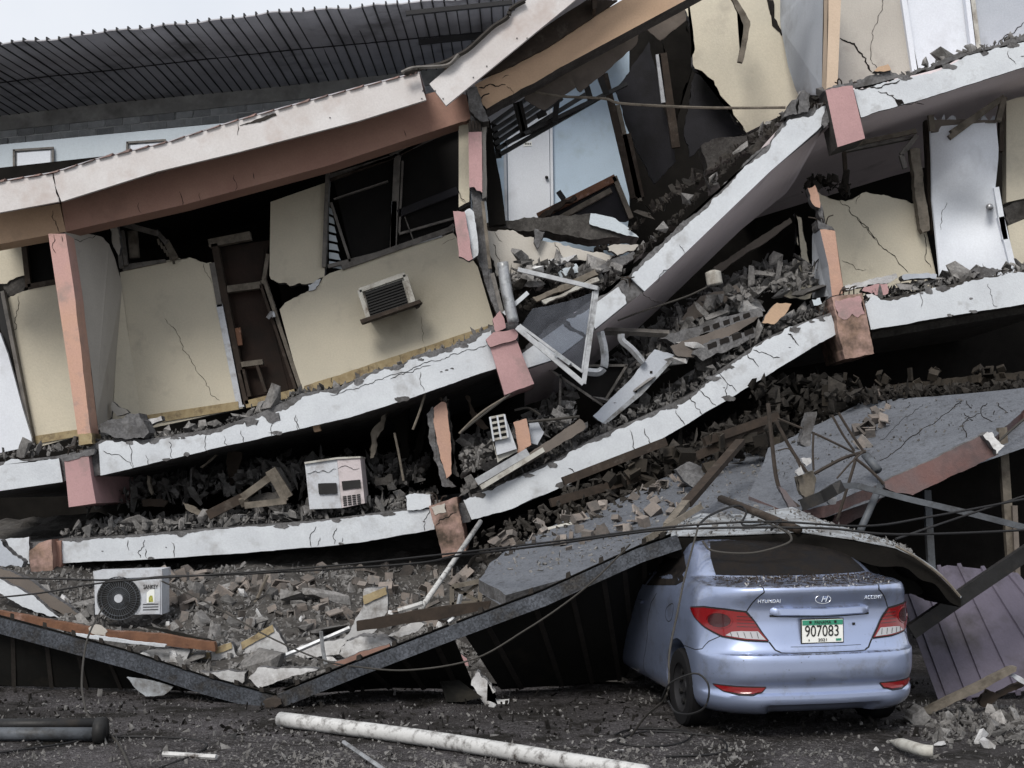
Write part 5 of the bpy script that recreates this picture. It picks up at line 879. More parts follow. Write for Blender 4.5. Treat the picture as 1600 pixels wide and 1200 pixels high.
T('dark_sheet', 'd', (900, 250, 1020, 260, 1120, 330, 1230, 395, 1130, 430, 1050, 420, 990, 360), 11.0, .05, 'sheet_dark', None, 2, 'black crumpled sheet under the right end of the car roof sheet', 'sheet')
T('rusty_bar', 'd', (1150, 945, 1300, 870, 1540, 752, 1568, 748, 1565, 770, 1420, 850, 1330, 890, 1180, 962), 10.75, .09, 'wood_grey', None, 1, 'weathered bar lying in front of the purple sheet', 'bar')
T('concrete_chunk', 'd', (1090, 990, 1105, 965, 1150, 930, 1185, 978, 1150, 1015, 1105, 1022), 10.3, .2, 'rubble', None, 2, 'square grey concrete lump at the end of weathered bar', 'concrete chunk')
T('wood_splinter', 'd', (1400, 905, 1440, 850, 1480, 870, 1600, 810, 1600, 835, 1500, 880, 1420, 930), 10.9, .06, 'wood_dark', None, 2, 'dark splintered wood beside the weathered bar', 'wood'); T('white_bracket', 'd', (1540, 790, 1560, 780, 1620, 815, 1610, 830), 10.8, .04, 'ac_white', None, 1, 'pale metal bracket at the far right of weathered bar', 'bracket')
# pipes and sticks on the road
tag(tube(None, 'pipe', [P(*G(438, 1124, .06)), P(*G(640, 1150, .06)), P(*G(800, 1175, .06)), P(*G(1010, 1210, .06))], .058, 'pipe_white', 14, px=False), 'long dirty white pipe lying across the road', 'pipe')
gp = empty('gutter', P(*G(80, 1148, 0)), 'two dark gutter pipes joined by black end cap at left', 'gutter')
tube(gp, 'upper_pipe', [P(*G(-60, 1133, .10)), P(*G(155, 1131, .10))], .045, 'steel_dark', 10, px=False, curve=False); tube(gp, 'lower_pipe', [P(*G(-60, 1147, .05)), P(*G(152, 1147, .05))], .05, 'pipe_grey', 10, px=False, curve=False); tube(gp, 'end_cap', [P(*G(150, 1142, .08)), P(*G(165, 1142, .08))], .1, 'black', 10, px=False, curve=False)
tag(tube(None, 'white_stick', [P(*G(255, 1178, .02)), P(*G(338, 1183, .02))], .02, 'pipe_white', 6, px=False, curve=False), 'short white stick lying on the road at left', 'stick'); tag(tube(None, 'rod', [P(*G(537, 1160, .02)), P(*G(610, 1210, .02))], .016, 'alu', 6, px=False, curve=False), 'thin grey rod on the road under the white pipe', 'rod')
tag(tube(None, 'broken_pipe', [P(*G(1388, 1157, .03)), P(*G(1410, 1163, .06)), P(*G(1440, 1172, .08)), P(*G(1458, 1174, .08))], [.004, .008, .014, .02, .03, .038, .042, .042, .042, .042], 'ac_dirty', 10, px=False), 'dirty broken bottle shaped pipe end on road right of car', 'pipe')
# cables
def cable(px_pts, r_, label, m='cable', grp=None): return tag(tube(None, 'cable', px_pts, r_, m, 6), label, 'cable', grp)
cable([(-40, 902, 13.6), (105, 905, 13.4), (200, 907, 13.2), (253, 901, 13.2), (400, 896, 13), (640, 881, 12.6), (720, 868, 12.2), (860, 851, 11.4), (965, 836, 10.9), (1070, 826, 10.6), (1280, 825, 10.5), (1400, 835, 10.5), (1600, 828, 11), (1680, 815, 11)], .011, 'long black cable sagging across from the outdoor unit to the car')
cable([(-40, 937, 13.3), (60, 927, 13.3), (150, 912, 13.2), (220, 905, 13.2), (330, 898, 13), (520, 884, 12.8), (730, 862, 12.1), (900, 842, 11.2), (1050, 823, 10.7), (1200, 815, 10.6), (1350, 822, 10.6), (1450, 808, 11), (1600, 780, 11.6), (1690, 762, 11.8)], .010, 'second long black cable just above the first one')
cable([(161, 948, 13), (137, 997, 11.5), (128, 1060, 10.8), (132, 1100, 10.3), (141, 1122, 10.0), G(182, 1158, .02), G(206, 1205, .02)], .009, 'thin cable hanging down over the left canopy beam', 'cable_grey')
cable([G(-30, 1180, .01), G(80, 1165, .01), G(165, 1152, .01), G(260, 1152, .01), G(318, 1160, .01), G(312, 1175, .01), G(245, 1202, .01)], .008, 'thin black cable curling on the road at left')
cable([(253, 908, 13.3), (330, 945, 13.0), (420, 995, 12.6), (500, 1030, 11.9), (560, 1042, 11.0), (640, 1047, 10.9), (740, 1030, 10.8), (820, 985, 10.75), (880, 945, 10.75), (930, 905, 10.7), (985, 850, 10.6)], .008, 'thin wire draped along the right canopy beam', 'cable_grey')
cable([(1090, 826, 10.4), (1070, 902, 9.9), (1058, 960, 9.6), (1046, 1020, 9.3), (1042, 1085, 9.2), (1010, 1118, 9.6), G(986, 1150, .01)], .008, 'thin wire hanging past the rear wheel of the car', 'cable_grey')
cable([(1032, 1095, 9.3), (1045, 1070, 9.0), (1070, 1056, 8.9), (1091, 1053, 8.85), (1106, 1068, 8.8), (1107, 1090, 8.8), (1098, 1108, 8.85), (1075, 1116, 9.0), (1055, 1112, 9.2), (1044, 1095, 9.3)], .007, 'round loop of cable beside the rear wheel')
cable([G(961, 1148, .01), G(985, 1140, .01), G(1040, 1139, .01), G(1080, 1147, .01), G(1060, 1162, .01), G(1000, 1166, .01), G(965, 1158, .01), G(1010, 1143, .02), G(1110, 1150, .01), G(1136, 1165, .01), G(1118, 1178, .01), G(1040, 1182, .01)], .008, 'coiled cable lying on the road in front of rear wheel')
cable([(1098, 846, 10.4), (1115, 861, 10.3), (1175, 864, 10.2), (1228, 850, 10.2), (1236, 838, 10.25), (1220, 826, 10.4), (1185, 812, 10.9)], .009, 'loop of cable hanging in front of car rear window', 'cable_grey')
cable([(1090, 822, 10.7), (1110, 805, 11), (1150, 790, 11.5), (1166, 800, 11.5), (1160, 820, 11), (1200, 818, 10.9), (1220, 812, 10.9), (1205, 828, 10.6)], .01, 'tangled cable on the roof sheet over the car')
cable([(1560, 690, 13.4), (1600, 655, 13.5), (1660, 610, 13.5)], .012, 'thin wire from tilted slab corner toward right edge', 'cable_grey'); cable([(1400, 842, 11.0), (1480, 815, 11.8), (1600, 775, 12), (1680, 750, 12)], .01, 'thin cable crossing in front of the dark opening at right')
tag(tube(None, 'wood_pole', [(1126, 779, 12.2), (1185, 802, 11.4), (1248, 828, 10.6)], .035, 'wood_dark', 7, curve=False), 'brown wooden pole pointing at the car roof', 'pole'); tag(bar(None, 'timber', (1094, 792, 12.0), (1010, 843, 11.4), .05, .05, 'wood_grey'), 'pale square timber lying left of the roof sheet', 'timber'); tag(bar(None, 'timber', (1157, 690, 14.6), (1072, 788, 13.2), .10, .06, 'wood_dark'), 'dark timber sloping down the grey slab', 'timber'); tag(bar(None, 'timber', (1072, 786, 13.2), (1043, 822, 12.6), .08, .06, 'wood_grey'), 'broken lower end of the dark sloping timber', 'timber')
tag(tube(None, 'pipe', [(845, 834, 14.2), (890, 823, 14.4), (933, 812, 14.6)], .05, 'ac_dirty', 10, curve=False), 'pale pipe piece lying among bricks on the grey slab', 'pipe')
T('cement_block', 'f', (785, 375, 870, 325, 935, 355, 968, 430, 900, 490, 830, 440), 14.9, .25, 'concrete', None, 1, 'large grey cement block under the sloping floor edge', 'block')
for k, (a, b) in enumerate((((860, 786), (1010, 742)), ((880, 752), (1040, 690)), ((1080, 716), (1190, 668)), ((1100, 690), (1215, 650)))):
    tag(bar(None, 'joist', (*a, 15.6), (*b, 15.9), .10, .08, 'wood_dark'), ('lowest', 'second', 'third', 'highest')[k] + ' brown joist in the shade under the sloping floor edge', 'joist', 'joists under the floor edge')
# ------------------------------------------------------------------ the car
def pchip(xs, ys, x):
    n = len(xs)
    if x <= xs[0]: return ys[0]
    if x >= xs[-1]: return ys[-1]
    i = max(k for k in range(n - 1) if xs[k] <= x)
    d = [(ys[k + 1] - ys[k]) / (xs[k + 1] - xs[k]) for k in range(n - 1)]
    def sl(k):
        if k == 0: return d[0]
        if k == n - 1: return d[-1]
        return 0 if d[k - 1] * d[k] <= 0 else 2 * d[k - 1] * d[k] / (d[k - 1] + d[k])
    h = xs[i + 1] - xs[i]; t = (x - xs[i]) / h
    return (2 * t**3 - 3 * t**2 + 1) * ys[i] + (t**3 - 2 * t**2 + t) * h * sl(i) + (-2 * t**3 + 3 * t**2) * ys[i + 1] + (t**3 - t**2) * h * sl(i + 1)
#        z     w     rear  cornr bow   front
CT = [(.20, .775, .130, .34, .10, 4.22), (.24, .815, .060, .35, .10, 4.28), (.30, .840, .020, .36, .11, 4.31), (.345, .846, .022, .36, .11, 4.32), (.365, .847, .045, .36, .11, 4.32), (.41, .849, .048, .36, .11, 4.33),
      (.455, .850, .018, .36, .11, 4.33), (.52, .852, .002, .36, .12, 4.34), (.60, .854, .000, .36, .12, 4.32), (.635, .854, .010, .36, .12, 4.31), (.650, .854, .045, .36, .12, 4.30), (.70, .853, .075, .36, .12, 4.28), (.80, .850, .098, .36, .12, 4.20), (.88, .848, .108, .36, .12, 3.98),
      (.94, .845, .105, .36, .12, 3.60), (1.0, .836, .085, .36, .12, 3.36), (1.06, .822, .050, .37, .13, 3.22), (1.10, .806, .032, .38, .14, 3.14), (1.118, .796, .036, .38, .15, 3.10), (1.128, .785, .075, .38, .15, 3.08), (1.140, .770, .22, .36, .15, 3.06), (1.152, .750, .42, .34, .14, 3.03),
      (1.165, .735, .52, .32, .13, 3.0), (1.19, .722, .57, .30, .13, 2.95), (1.30, .665, .80, .28, .13, 2.72), (1.40, .600, 1.05, .26, .12, 2.50), (1.445, .54, 1.25, .26, .12, 2.32), (1.468, .44, 1.45, .24, .10, 2.15), (1.475, .30, 1.6, .2, .05, 2.0)]
CZ = [r[0] for r in CT]
def cpt(t, z):
    """Point of the body skin: t 0..1 rear, 1..2 rear corner, 2..3 side, 3..4 front corner, 4..5 front; the sign of t is the side."""
    w_, r, c, b, f = [pchip(CZ, [q[k] for q in CT], z) for k in range(1, 6)]
    s = -1 if t < 0 else 1; t = abs(t); wi = w_ - c; y0 = r + b * (wi / w_) ** 2; cy = c * 1.25; cf = min(.6, c * 1.4); yf0 = f - .22 * (wi / w_) ** 2
    if t <= 1: x = t * wi; y = r + b * (x / w_) ** 2
    elif t <= 2: a = (t - 1) * math.pi / 2; x = wi + c * math.sin(a); y = y0 + cy * (1 - math.cos(a)) + .12 * (t - 1) * (2 - t) * .5
    elif t <= 3: x = w_; y = (y0 + cy) + (t - 2) * (yf0 - cf - y0 - cy)
    elif t <= 4: a = (t - 3) * math.pi / 2; x = wi + c * math.cos(a); y = yf0 - cf + cf * math.sin(a)
    else: x = (5 - t) * wi; y = f - .22 * (x / w_) ** 2
    if z < .285 and t < 1.0 and r < .2:      # hollow in the lower edge of the bumper
        u = max(0, min(1, (.285 - z) / .03)); v = max(0, min(1, (.98 - t) / .16)); y += .10 * u * u * (3 - 2 * u) * v * v * (3 - 2 * v)
    x *= 1 - .035 * ((y - 2.1) / 2.2) ** 2
    if .97 < z: x *= 1
    return Vector((s * x, y, z))
def cnorm(t, z):
    e = .01; s = 1 if t >= 0 else -1; a = cpt(t + e, z) - cpt(t - e, z); b = cpt(t, z + e) - cpt(t, z - e); n = a.cross(b)
    if n.length < 1e-9: return Vector((0, -1, 0))
    n.normalize(); c = cpt(t, z) - Vector((0, 2.2, .7))
    return n if n.dot(c) > 0 else -n
CAR = Matrix.Translation((2.27, 9.60, 0)) @ Matrix.Rotation(R(9), 4, 'Z') @ Matrix.Rotation(R(-.8), 4, 'Y')
car = empty('car', CAR.translation, 'pale blue sedan crushed under the fallen roof sheet', 'car')
car.rotation_euler = CAR.to_euler()
def paint():
    m = bpy.data.materials.new('car_paint'); m.use_nodes = True; t = m.node_tree; b = t.nodes['Principled BSDF']
    b.inputs['Roughness'].default_value = .38; b.inputs['Metallic'].default_value = .72; b.inputs['Coat Weight'].default_value = 1.0; b.inputs['Coat Roughness'].default_value = .06
    g = N(t, 'ShaderNodeNewGeometry'); oc = N(t, 'ShaderNodeTexCoord').outputs['Object']
    c = mixc(t, ramp(t, noise(t, oc, 1.2, 4, .5), .35, .65), (.37, .44, .63), (.335, .40, .585))
    c = mixc(t, ramp(t, noise(t, oc, 5, 6, .75), .52, .80), c, (.22, .235, .27))       # road dust
    c = mixc(t, ramp(t, noise(t, oc, 42, 3, .6), .70, .76), c, (.05, .045, .04))      # specks
    sx = N(t, 'ShaderNodeSeparateXYZ'); t.links.new(g.outputs['Normal'], sx.inputs[0])
    mm = N(t, 'ShaderNodeMath', operation='MULTIPLY'); t.links.new(ramp(t, sx.outputs[2], .80, .95), mm.inputs[0]); t.links.new(ramp(t, noise(t, oc, 16, 6, .8), .44, .56), mm.inputs[1])
    c = mixc(t, mm.outputs[0], c, (.045, .035, .030))                                  # soil lying on the lid
    t.links.new(c, b.inputs['Base Color'])
    r = N(t, 'ShaderNodeMapRange'); r.inputs['To Min'].default_value = .22; r.inputs['To Max'].default_value = .5; t.links.new(noise(t, oc, 6, 6, .6), r.inputs[0]); t.links.new(r.outputs[0], b.inputs['Roughness'])
    MATS['car_paint'] = m
    m = bpy.data.materials.new('dirty_window'); m.use_nodes = True; t = m.node_tree; b = t.nodes['Principled BSDF']; oc = N(t, 'ShaderNodeTexCoord').outputs['Object']
    c = mixc(t, ramp(t, noise(t, oc, 9, 9, .75), .35, .6), (.004, .004, .005), (.014, .0115, .010)); c = mixc(t, ramp(t, noise(t, oc, 70, 3, .7), .66, .74), c, (.05, .042, .038)); t.links.new(c, b.inputs['Base Color'])
    t.links.new(ramp(t, noise(t, oc, 9, 9, .75), .3, .6, (.35, .35, .35, 1), (.95, .95, .95, 1)), b.inputs['Roughness']); b.inputs['Specular IOR Level'].default_value = .12; MATS['dirty_window'] = m
paint()
def carobj(name, verts, faces, ms, parent=None, smooth=True, sharp=None):
    me = bpy.data.meshes.new(name); me.from_pydata([tuple(v) for v in verts], [], faces)
    for m in mats(ms): me.materials.append(m)
    bm = bmesh.new(); bm.from_mesh(me); bmesh.ops.recalc_face_normals(bm, faces=bm.faces); bm.to_mesh(me); bm.free()
    if smooth:
        me.polygons.foreach_set('use_smooth', [True] * len(me.polygons))
        if sharp: me.set_sharp_from_angle(angle=R(sharp))
    o = bpy.data.objects.new(name, me); COL.objects.link(o); o.parent = parent or car; return o
def car_body():
    zs = []
    for a, b in zip(CZ[:-1], CZ[1:]):
        k = max(2, int((b - a) / .018)); zs += [a + (b - a) * i / k for i in range(k)]
    zs.append(CZ[-1])
    ts = [i / 14 for i in range(14)] + [1 + i / 12 for i in range(12)] + [2 + i / 40 for i in range(40)] + [3 + i / 10 for i in range(10)] + [4 + i / 10 for i in range(11)]
    tl = [-t for t in reversed(ts[1:-1])]; allt = ts[:] ; ring = allt + [-t for t in reversed(ts[1:-1])]
    n = len(ring); V = []
    for z in zs:
        for t in ring: V.append(cpt(t, z))
    Fc = []
    for i in range(len(zs) - 1):
        for j in range(n): Fc.append((i * n + j, i * n + (j + 1) % n, (i + 1) * n + (j + 1) % n, (i + 1) * n + j))
    Fc.append(tuple(range(n))); Fc.append(tuple((len(zs) - 1) * n + j for j in range(n)))
    o = carobj('body', V, Fc, 'car_paint', smooth=False)
    cut = bmesh.new()
    for yw in (.90, 3.47):
        for s in (-1, 1): bmesh.ops.create_cone(cut, cap_ends=True, segments=40, radius1=.345, radius2=.345, depth=.5, matrix=Matrix.Translation((s * .85, yw, .335)) @ Matrix.Rotation(R(90), 4, 'Y'))
    cm_ = bpy.data.meshes.new('cut'); cut.to_mesh(cm_); cut.free(); co = bpy.data.objects.new('cut', cm_); COL.objects.link(co)
    par = o.parent; o.parent = None
    md = o.modifiers.new('b', 'BOOLEAN'); md.operation = 'DIFFERENCE'; md.object = co; md.solver = 'EXACT'
    bpy.context.view_layer.update()
    me = bpy.data.meshes.new_from_object(o.evaluated_get(bpy.context.evaluated_depsgraph_get())); o.modifiers.clear(); o.data = me; o.parent = par
    bpy.data.objects.remove(co); me.polygons.foreach_set('use_smooth', [True] * len(me.polygons)); me.set_sharp_from_angle(angle=R(38))
    me.materials.clear(); me.materials.append(MATS['car_paint'])
    return o
body = car_body()
def patch(name, poly, m, out=.006, parent=None, sub=3, base=-.004):
    """A panel lying on the body skin: poly in (t, z)."""
    bm = bmesh.new(); f = bm.faces.new([bm.verts.new((a, b, 0)) for a, b in poly]); bmesh.ops.triangulate(bm, faces=[f])
    for _ in range(sub): bmesh.ops.subdivide_edges(bm, edges=bm.edges[:], cuts=1, use_grid_fill=True); bmesh.ops.triangulate(bm, faces=bm.faces[:])
    bnd = [e for e in bm.edges if e.is_boundary]; r = bmesh.ops.extrude_edge_only(bm, edges=bnd); low = set(v for v in r['geom'] if isinstance(v, bmesh.types.BMVert))
    V = {}
    for v in bm.verts: V[v] = cpt(v.co.x, v.co.y) + cnorm(v.co.x, v.co.y) * (base if v in low else out)
    for v in bm.verts: v.co = V[v]
    bmesh.ops.recalc_face_normals(bm, faces=bm.faces)
    me = bpy.data.meshes.new(name); bm.to_mesh(me); bm.free(); me.materials.append(MATS[m]); me.polygons.foreach_set('use_smooth', [True] * len(me.polygons)); me.set_sharp_from_angle(angle=R(40))
    o = bpy.data.objects.new(name, me); COL.objects.link(o); o.parent = parent or car; return o
def seam(pts, wd=.006, m='black', name='gap_and_shade_line', out=.0012, parent=None):
    l = []
    for a, b in zip(pts[:-1], pts[1:]):
        k = 8; l += [(a[0] + (b[0] - a[0]) * i / k, a[1] + (b[1] - a[1]) * i / k) for i in range(k)]
    l.append(pts[-1]); P3 = [cpt(*q) for q in l]; V, Fc = [], []
    for i, q in enumerate(l):
        n = cnorm(*q); d = (P3[min(i + 1, len(l) - 1)] - P3[max(i - 1, 0)]).normalized(); s = d.cross(n).normalized() * wd / 2
        V += [P3[i] - s + n * out, P3[i] + s + n * out, P3[i] + s - n * .003, P3[i] - s - n * .003]
    for i in range(len(l) - 1):
        for k in range(4): Fc.append((i * 4 + k, i * 4 + (k + 1) % 4, i * 4 + 4 + (k + 1) % 4, i * 4 + 4 + k))
    return carobj(name, V, Fc, m, parent or body, smooth=False)
for s in (-1, 1):
    tl_ = patch('tail_light', [(s * a, b) for a, b in ((.84, .735), (1.15, .745), (1.42, .768), (1.66, .825), (1.85, .89), (1.97, .945), (1.7, .963), (1.4, .957), (1.14, .940), (1.04, .88), (.94, .80))], 'lens_red', .012)
    patch('reverse_lens', [(s * a, b) for a, b in ((.87, .741), (1.12, .751), (1.38, .772), (1.30, .80), (1.2, .805), (.98, .803))], 'lens_clear', .015, tl_, 2)
    for k in range(5): seam([(s * (.98 + k * .08), .752 + k * .003), (s * (1.0 + k * .08), .797)], .004, 'rim', 'lens_rib', .0165, tl_)
    patch('inner_lens', [(s * (1.46 + .15 * math.cos(k * math.pi / 8)), .878 + .052 * math.sin(k * math.pi / 8)) for k in range(16)], 'lens_deep', .0155, tl_, 1)
    seam([(s * (1.46 + .17 * math.cos(k * math.pi / 8)), .878 + .058 * math.sin(k * math.pi / 8)) for k in range(17)], .007, 'lens_red', 'lens_ring', .017, tl_)
    for z in (.835, .86, .885, .91): seam([(s * (1.0 + (z - .85) * .9), z), (s * 1.24, z + .004)], .004, 'lens_deep', 'lens_rib', .0145, tl_)
    seam([(s * a, b) for a, b in ((.83, .731), (1.15, .741), (1.43, .763), (1.67, .820), (1.86, .886), (1.985, .947), (1.7, .968), (1.4, .962), (1.13, .945), (1.03, .88), (.93, .80), (.83, .731))], .014, 'black', 'lens_seal', .006, tl_)
    patch('reflector', [(s * a, b) for a, b in ((.92, .405), (.98, .375), (1.1, .357), (1.28, .357), (1.45, .375), (1.58, .412), (1.3, .408))], 'lens_red', .010, None, 2)
    seam([(s * a, b) for a, b in ((.91, .407), (.975, .372), (1.1, .352), (1.28, .352), (1.46, .371), (1.6, .415), (1.3, .412), (.91, .407))], .01, 'black', 'reflector_seal', .004)
    seam([(s * a, b) for a, b in ((.82, .728), (.74, .67), (.66, .653), (.5, .649), (0, .648))], .012)
    seam([(s * a, b) for a, b in ((1.13, .945), (1.07, 1.04), (1.03, 1.09), (1.06, 1.118), (1.1, 1.135))], .008)
    seam([(s * a, b) for a, b in ((1.45, .765), (1.62, .72), (1.75, .66), (1.9, .645), (2.07, .645))], .006)
    seam([(s * a, b) for a, b in ((2.42, .98), (2.38, .85), (2.40, .60), (2.43, .42), (2.46, .28))], .007); seam([(s * a, b) for a, b in ((2.85, .95), (2.85, .6), (2.84, .28))], .007)
    patch('side_window', [(s * a, b) for a, b in ((2.06, 1.20), (2.25, 1.08), (2.6, 1.02), (2.6, 1.38), (2.3, 1.38), (2.12, 1.30))], 'dirty_window', .003); patch('side_window', [(s * a, b) for a, b in ((2.63, 1.02), (2.98, 1.0), (2.98, 1.2), (2.9, 1.38), (2.63, 1.38))], 'dirty_window', .003)
    patch('door_handle', [(s * a, b) for a, b in ((2.46, .86), (2.52, .86), (2.52, .89), (2.46, .89))], 'car_paint', .03)
seam([(-1.62 + .0, .955)] + [(-2.18 + .05 * math.cos(k * math.pi / 6), .86 + .075 * math.sin(k * math.pi / 6)) for k in range(13)][1:], .005) if False else seam([(-2.19 + .035 * math.cos(k * math.pi / 8), .86 + .075 * math.sin(k * math.pi / 8)) for k in range(17)], .005, name='fuel_flap_gap')
patch('rear_window', [(-1.42, 1.180), (-.5, 1.172), (.5, 1.172), (1.42, 1.180), (1.45, 1.30), (1.4, 1.41), (0, 1.425), (-1.4, 1.41), (-1.45, 1.30)], 'dirty_window', .004, sub=3)
patch('windscreen', [(4.0, 1.02), (4.98, 1.02), (4.98, 1.42), (4.1, 1.42)], 'dirty_window', .004); patch('windscreen', [(-4.0, 1.02), (-4.98, 1.02), (-4.98, 1.42), (-4.1, 1.42)], 'dirty_window', .004)
def boot_handle():
    V, Fc = [], []; n = 30
    for i in range(n + 1):
        t = -.80 + 1.6 * i / n; k = min(1, (1 - abs(t) / .80) * 9 + .12); zc = .949 - .012 * (1 - abs(t))
        for dz, o in ((.034, -.004), (.031, .012), (.020, .030), (-.022, .040), (-.031, .034), (-.033, -.004)):
            q = cpt(t, zc + dz * (.55 + .45 * k)); V.append(q + Vector((0, -o * (k if o > 0 else 1), 0)))
    for i in range(n):
        for j in range(5): Fc.append((i * 6 + j, i * 6 + j + 1, i * 6 + 7 + j, i * 6 + 6 + j))
    Fc += [tuple(range(6)), tuple(n * 6 + j for j in range(6))]
    carobj('boot_handle', V, Fc, 'car_paint', sharp=35)
boot_handle()
seam([(-.80, .913), (-.4, .906), (0, .904), (.4, .906), (.80, .913)], .014, 'black', out=.006)  # black strip put in as the shade under the handle bar
seam([(-.5, .69), (-.2, .688), (.2, .688), (.62, .69)], .004, 'black')
# plate, emblem, lettering
def flat(name, c, w_, h_, d_, ms, parent=None, tilt=0):
    bm = bmesh.new(); bmesh.ops.create_cube(bm, size=1, matrix=Matrix.Translation(c) @ Matrix.Rotation(R(tilt), 4, 'X') @ Matrix.Diagonal((w_, d_, h_, 1)))
    me = bpy.data.meshes.new(name); bm.to_mesh(me); bm.free(); me.materials.append(MATS[ms]); o = bpy.data.objects.new(name, me); COL.objects.link(o); o.parent = parent or car; return o
yp = cpt(0, .80).y - .022
pt = flat('licence_plate', (0, yp, .80), .31, .165, .008, 'plate_white'); flat('green_band', (0, yp - .0055, .862), .306, .036, .004, 'plate_green', pt); flat('plate_rim', (0, yp + .004, .80), .325, .18, .006, 'steel_dark', pt)
def car_text(s, size, c, m, width=None, shear=0, parent=None, depth=.0015, tilt=0, yaw=0):
    me = text_mesh(s, size, depth, shear, width=width); me.materials.clear(); me.materials.append(MATS[m])
    me.transform(Matrix.Translation(c) @ Matrix.Rotation(R(yaw), 4, 'Z') @ Matrix.Rotation(R(90 + tilt), 4, 'X')); o = bpy.data.objects.new('lettering', me); COL.objects.link(o); o.parent = parent or car; return o
car_text('907083', .115, (-.005, yp - .007, .797), 'black', .255, parent=pt); car_text('PANAMA', .034, (.0, yp - .009, .862), 'black', .125, parent=pt); car_text('2021', .030, (.0, yp - .007, .735), 'black', .065, parent=pt); car_text('II', .020, (-.105, yp - .007, .735), 'black', parent=pt); flat('seal', (.12, yp - .006, .735), .04, .016, .003, 'plate_green', pt)
for s in (-1, 1): flat('screw', (s * .095, yp - .01, .866), .016, .016, .008, 'black', pt)
def on(x, z): # x in metres on the rear
    w_ = pchip(CZ, [q[1] for q in CT], z); c = pchip(CZ, [q[3] for q in CT], z); t = x / (w_ - c) if abs(x) < (w_ - c) else math.copysign(1 + math.asin(min(1, (abs(x) - w_ + c) / c)) * 2 / math.pi, x)
    return cpt(t, z), cnorm(t, z)
p_, n_ = on(0, 1.03); em = empty('emblem', (0, 0, 0)); em.parent = car; em.location = (0, 0, 0)
def emblem():
    y = p_.y - .012; pts = [Vector((.058 * math.cos(2 * math.pi * k / 40), y, 1.03 + .031 * math.sin(2 * math.pi * k / 40))) for k in range(41)]
    V, Fc = [], []
    for q in pts[:-1]:
        for k in range(6): a = 2 * math.pi * k / 6; d = Vector((q.x, 0, (q.z - 1.03) * 1.6)).normalized(); V.append(q + d * .0045 * math.cos(a) + Vector((0, .0045 * math.sin(a), 0)))
    for i in range(40):
        for k in range(6): Fc.append((i * 6 + k, i * 6 + (k + 1) % 6, ((i + 1) % 40) * 6 + (k + 1) % 6, ((i + 1) % 40) * 6 + k))
    carobj('emblem_ring', V, Fc, 'chrome', em); car_text('H', .062, (0, y - .003, 1.03), 'chrome', .058, .45, em, .004, tilt=-12)
emblem()
for txt, x, w_, sh in (('HYUNDAI', -.405, .165, .1), ('ACCENT', .405, .155, .35)):
    q, n = on(x, 1.025 if x < 0 else 1.035); yaw = math.degrees(math.atan2(n.x, -n.y)); car_text(txt, .036, q + n * .006, 'chrome', w_, sh, None, .003, tilt=-10, yaw=yaw)
flat('lock', (.255, cpt(.5, .84).y - .003, .84), .018, .018, .01, 'black')
def wheel(s, yw):
    e = empty('wheel', (0, 0, 0)); e.parent = car; e.location = (s * .745, yw, .302); rr = .302
    prof = [(.0 + .19, -.09), (.24, -.098), (.285, -.095), (.30, -.075), (.302, -.03), (.302, .03), (.30, .075), (.285, .095), (.24, .098), (.19, .09)]
    V, Fc = [], []; n = 40
    for k in range(n):
        a = 2 * math.pi * k / n
        for r_, x in prof: V.append((x * s, r_ * math.cos(a), r_ * math.sin(a)))
    m = len(prof)
    for k in range(n):
        for j in range(m): Fc.append((k * m + j, k * m + (j + 1) % m, ((k + 1) % n) * m + (j + 1) % m, ((k + 1) % n) * m + j))
    carobj('tyre', V, Fc, 'tyre', e, sharp=30)
    V, Fc = [], []; pr_ = [(.0, .055), (.045, .058), (.055, .045), (.12, .03), (.165, .05), (.192, .085)]
    for k in range(n):
        a = 2 * math.pi * k / n
        for r_, x in pr_: V.append(((x) * s, r_ * math.cos(a), r_ * math.sin(a)))
    m = len(pr_)
    for k in range(n):
        for j in range(m - 1): Fc.append((k * m + j, k * m + j + 1, ((k + 1) % n) * m + j + 1, ((k + 1) % n) * m + j))
    carobj('rim', V, Fc, 'rim', e, sharp=40)
    for k in range(8):
        a = 2 * math.pi * (k + .5) / 8; c = Vector((.045 * s, .125 * math.cos(a), .125 * math.sin(a)))
        bm = bmesh.new(); bmesh.ops.create_cone(bm, cap_ends=True, segments=10, radius1=.024, radius2=.02, depth=.03, matrix=Matrix.Translation(c) @ Matrix.Rotation(R(90), 4, 'Y')); me = bpy.data.meshes.new('rim_hole'); bm.to_mesh(me); bm.free(); me.materials.append(MATS['black']); o = bpy.data.objects.new('rim_hole', me); COL.objects.link(o); o.parent = e
for s in (-1, 1):
    for yw in (.90, 3.47): wheel(s, yw)
flat('underbody', (0, 2.2, .26), 1.25, .16, 3.7, 'black')
# ------------------------------------------------------------------ rubble
def hull(seed, fl=1.0, n=13, el=1.0):
    rg = random.Random(seed); bm = bmesh.new()
    for _ in range(n):
        v = Vector((rg.uniform(-1, 1) * el, rg.uniform(-1, 1), rg.uniform(-1, 1) * fl)); bm.verts.new(v * .5)
    bmesh.ops.convex_hull(bm, input=bm.verts); loose = [v for v in bm.verts if not v.link_faces]; bmesh.ops.delete(bm, geom=loose, context='VERTS')
    return bm
def chunk_mesh(seed, m, fl, n, el=1.0):
    bm = hull(seed, fl, n, el); me = bpy.data.meshes.new('concrete_chunk'); bm.to_mesh(me); bm.free(); me.materials.append(MATS[m]); return me
CH = {m: [chunk_mesh(k * 7 + 1, m, (1, .7, .35, .25, .5)[k % 5], 12 + k % 5, (1, 1.3, 1.5)[k % 3]) for k in range(10)] for m in ('rubble', 'rubble_shade_soil', 'plaster_chunk')}
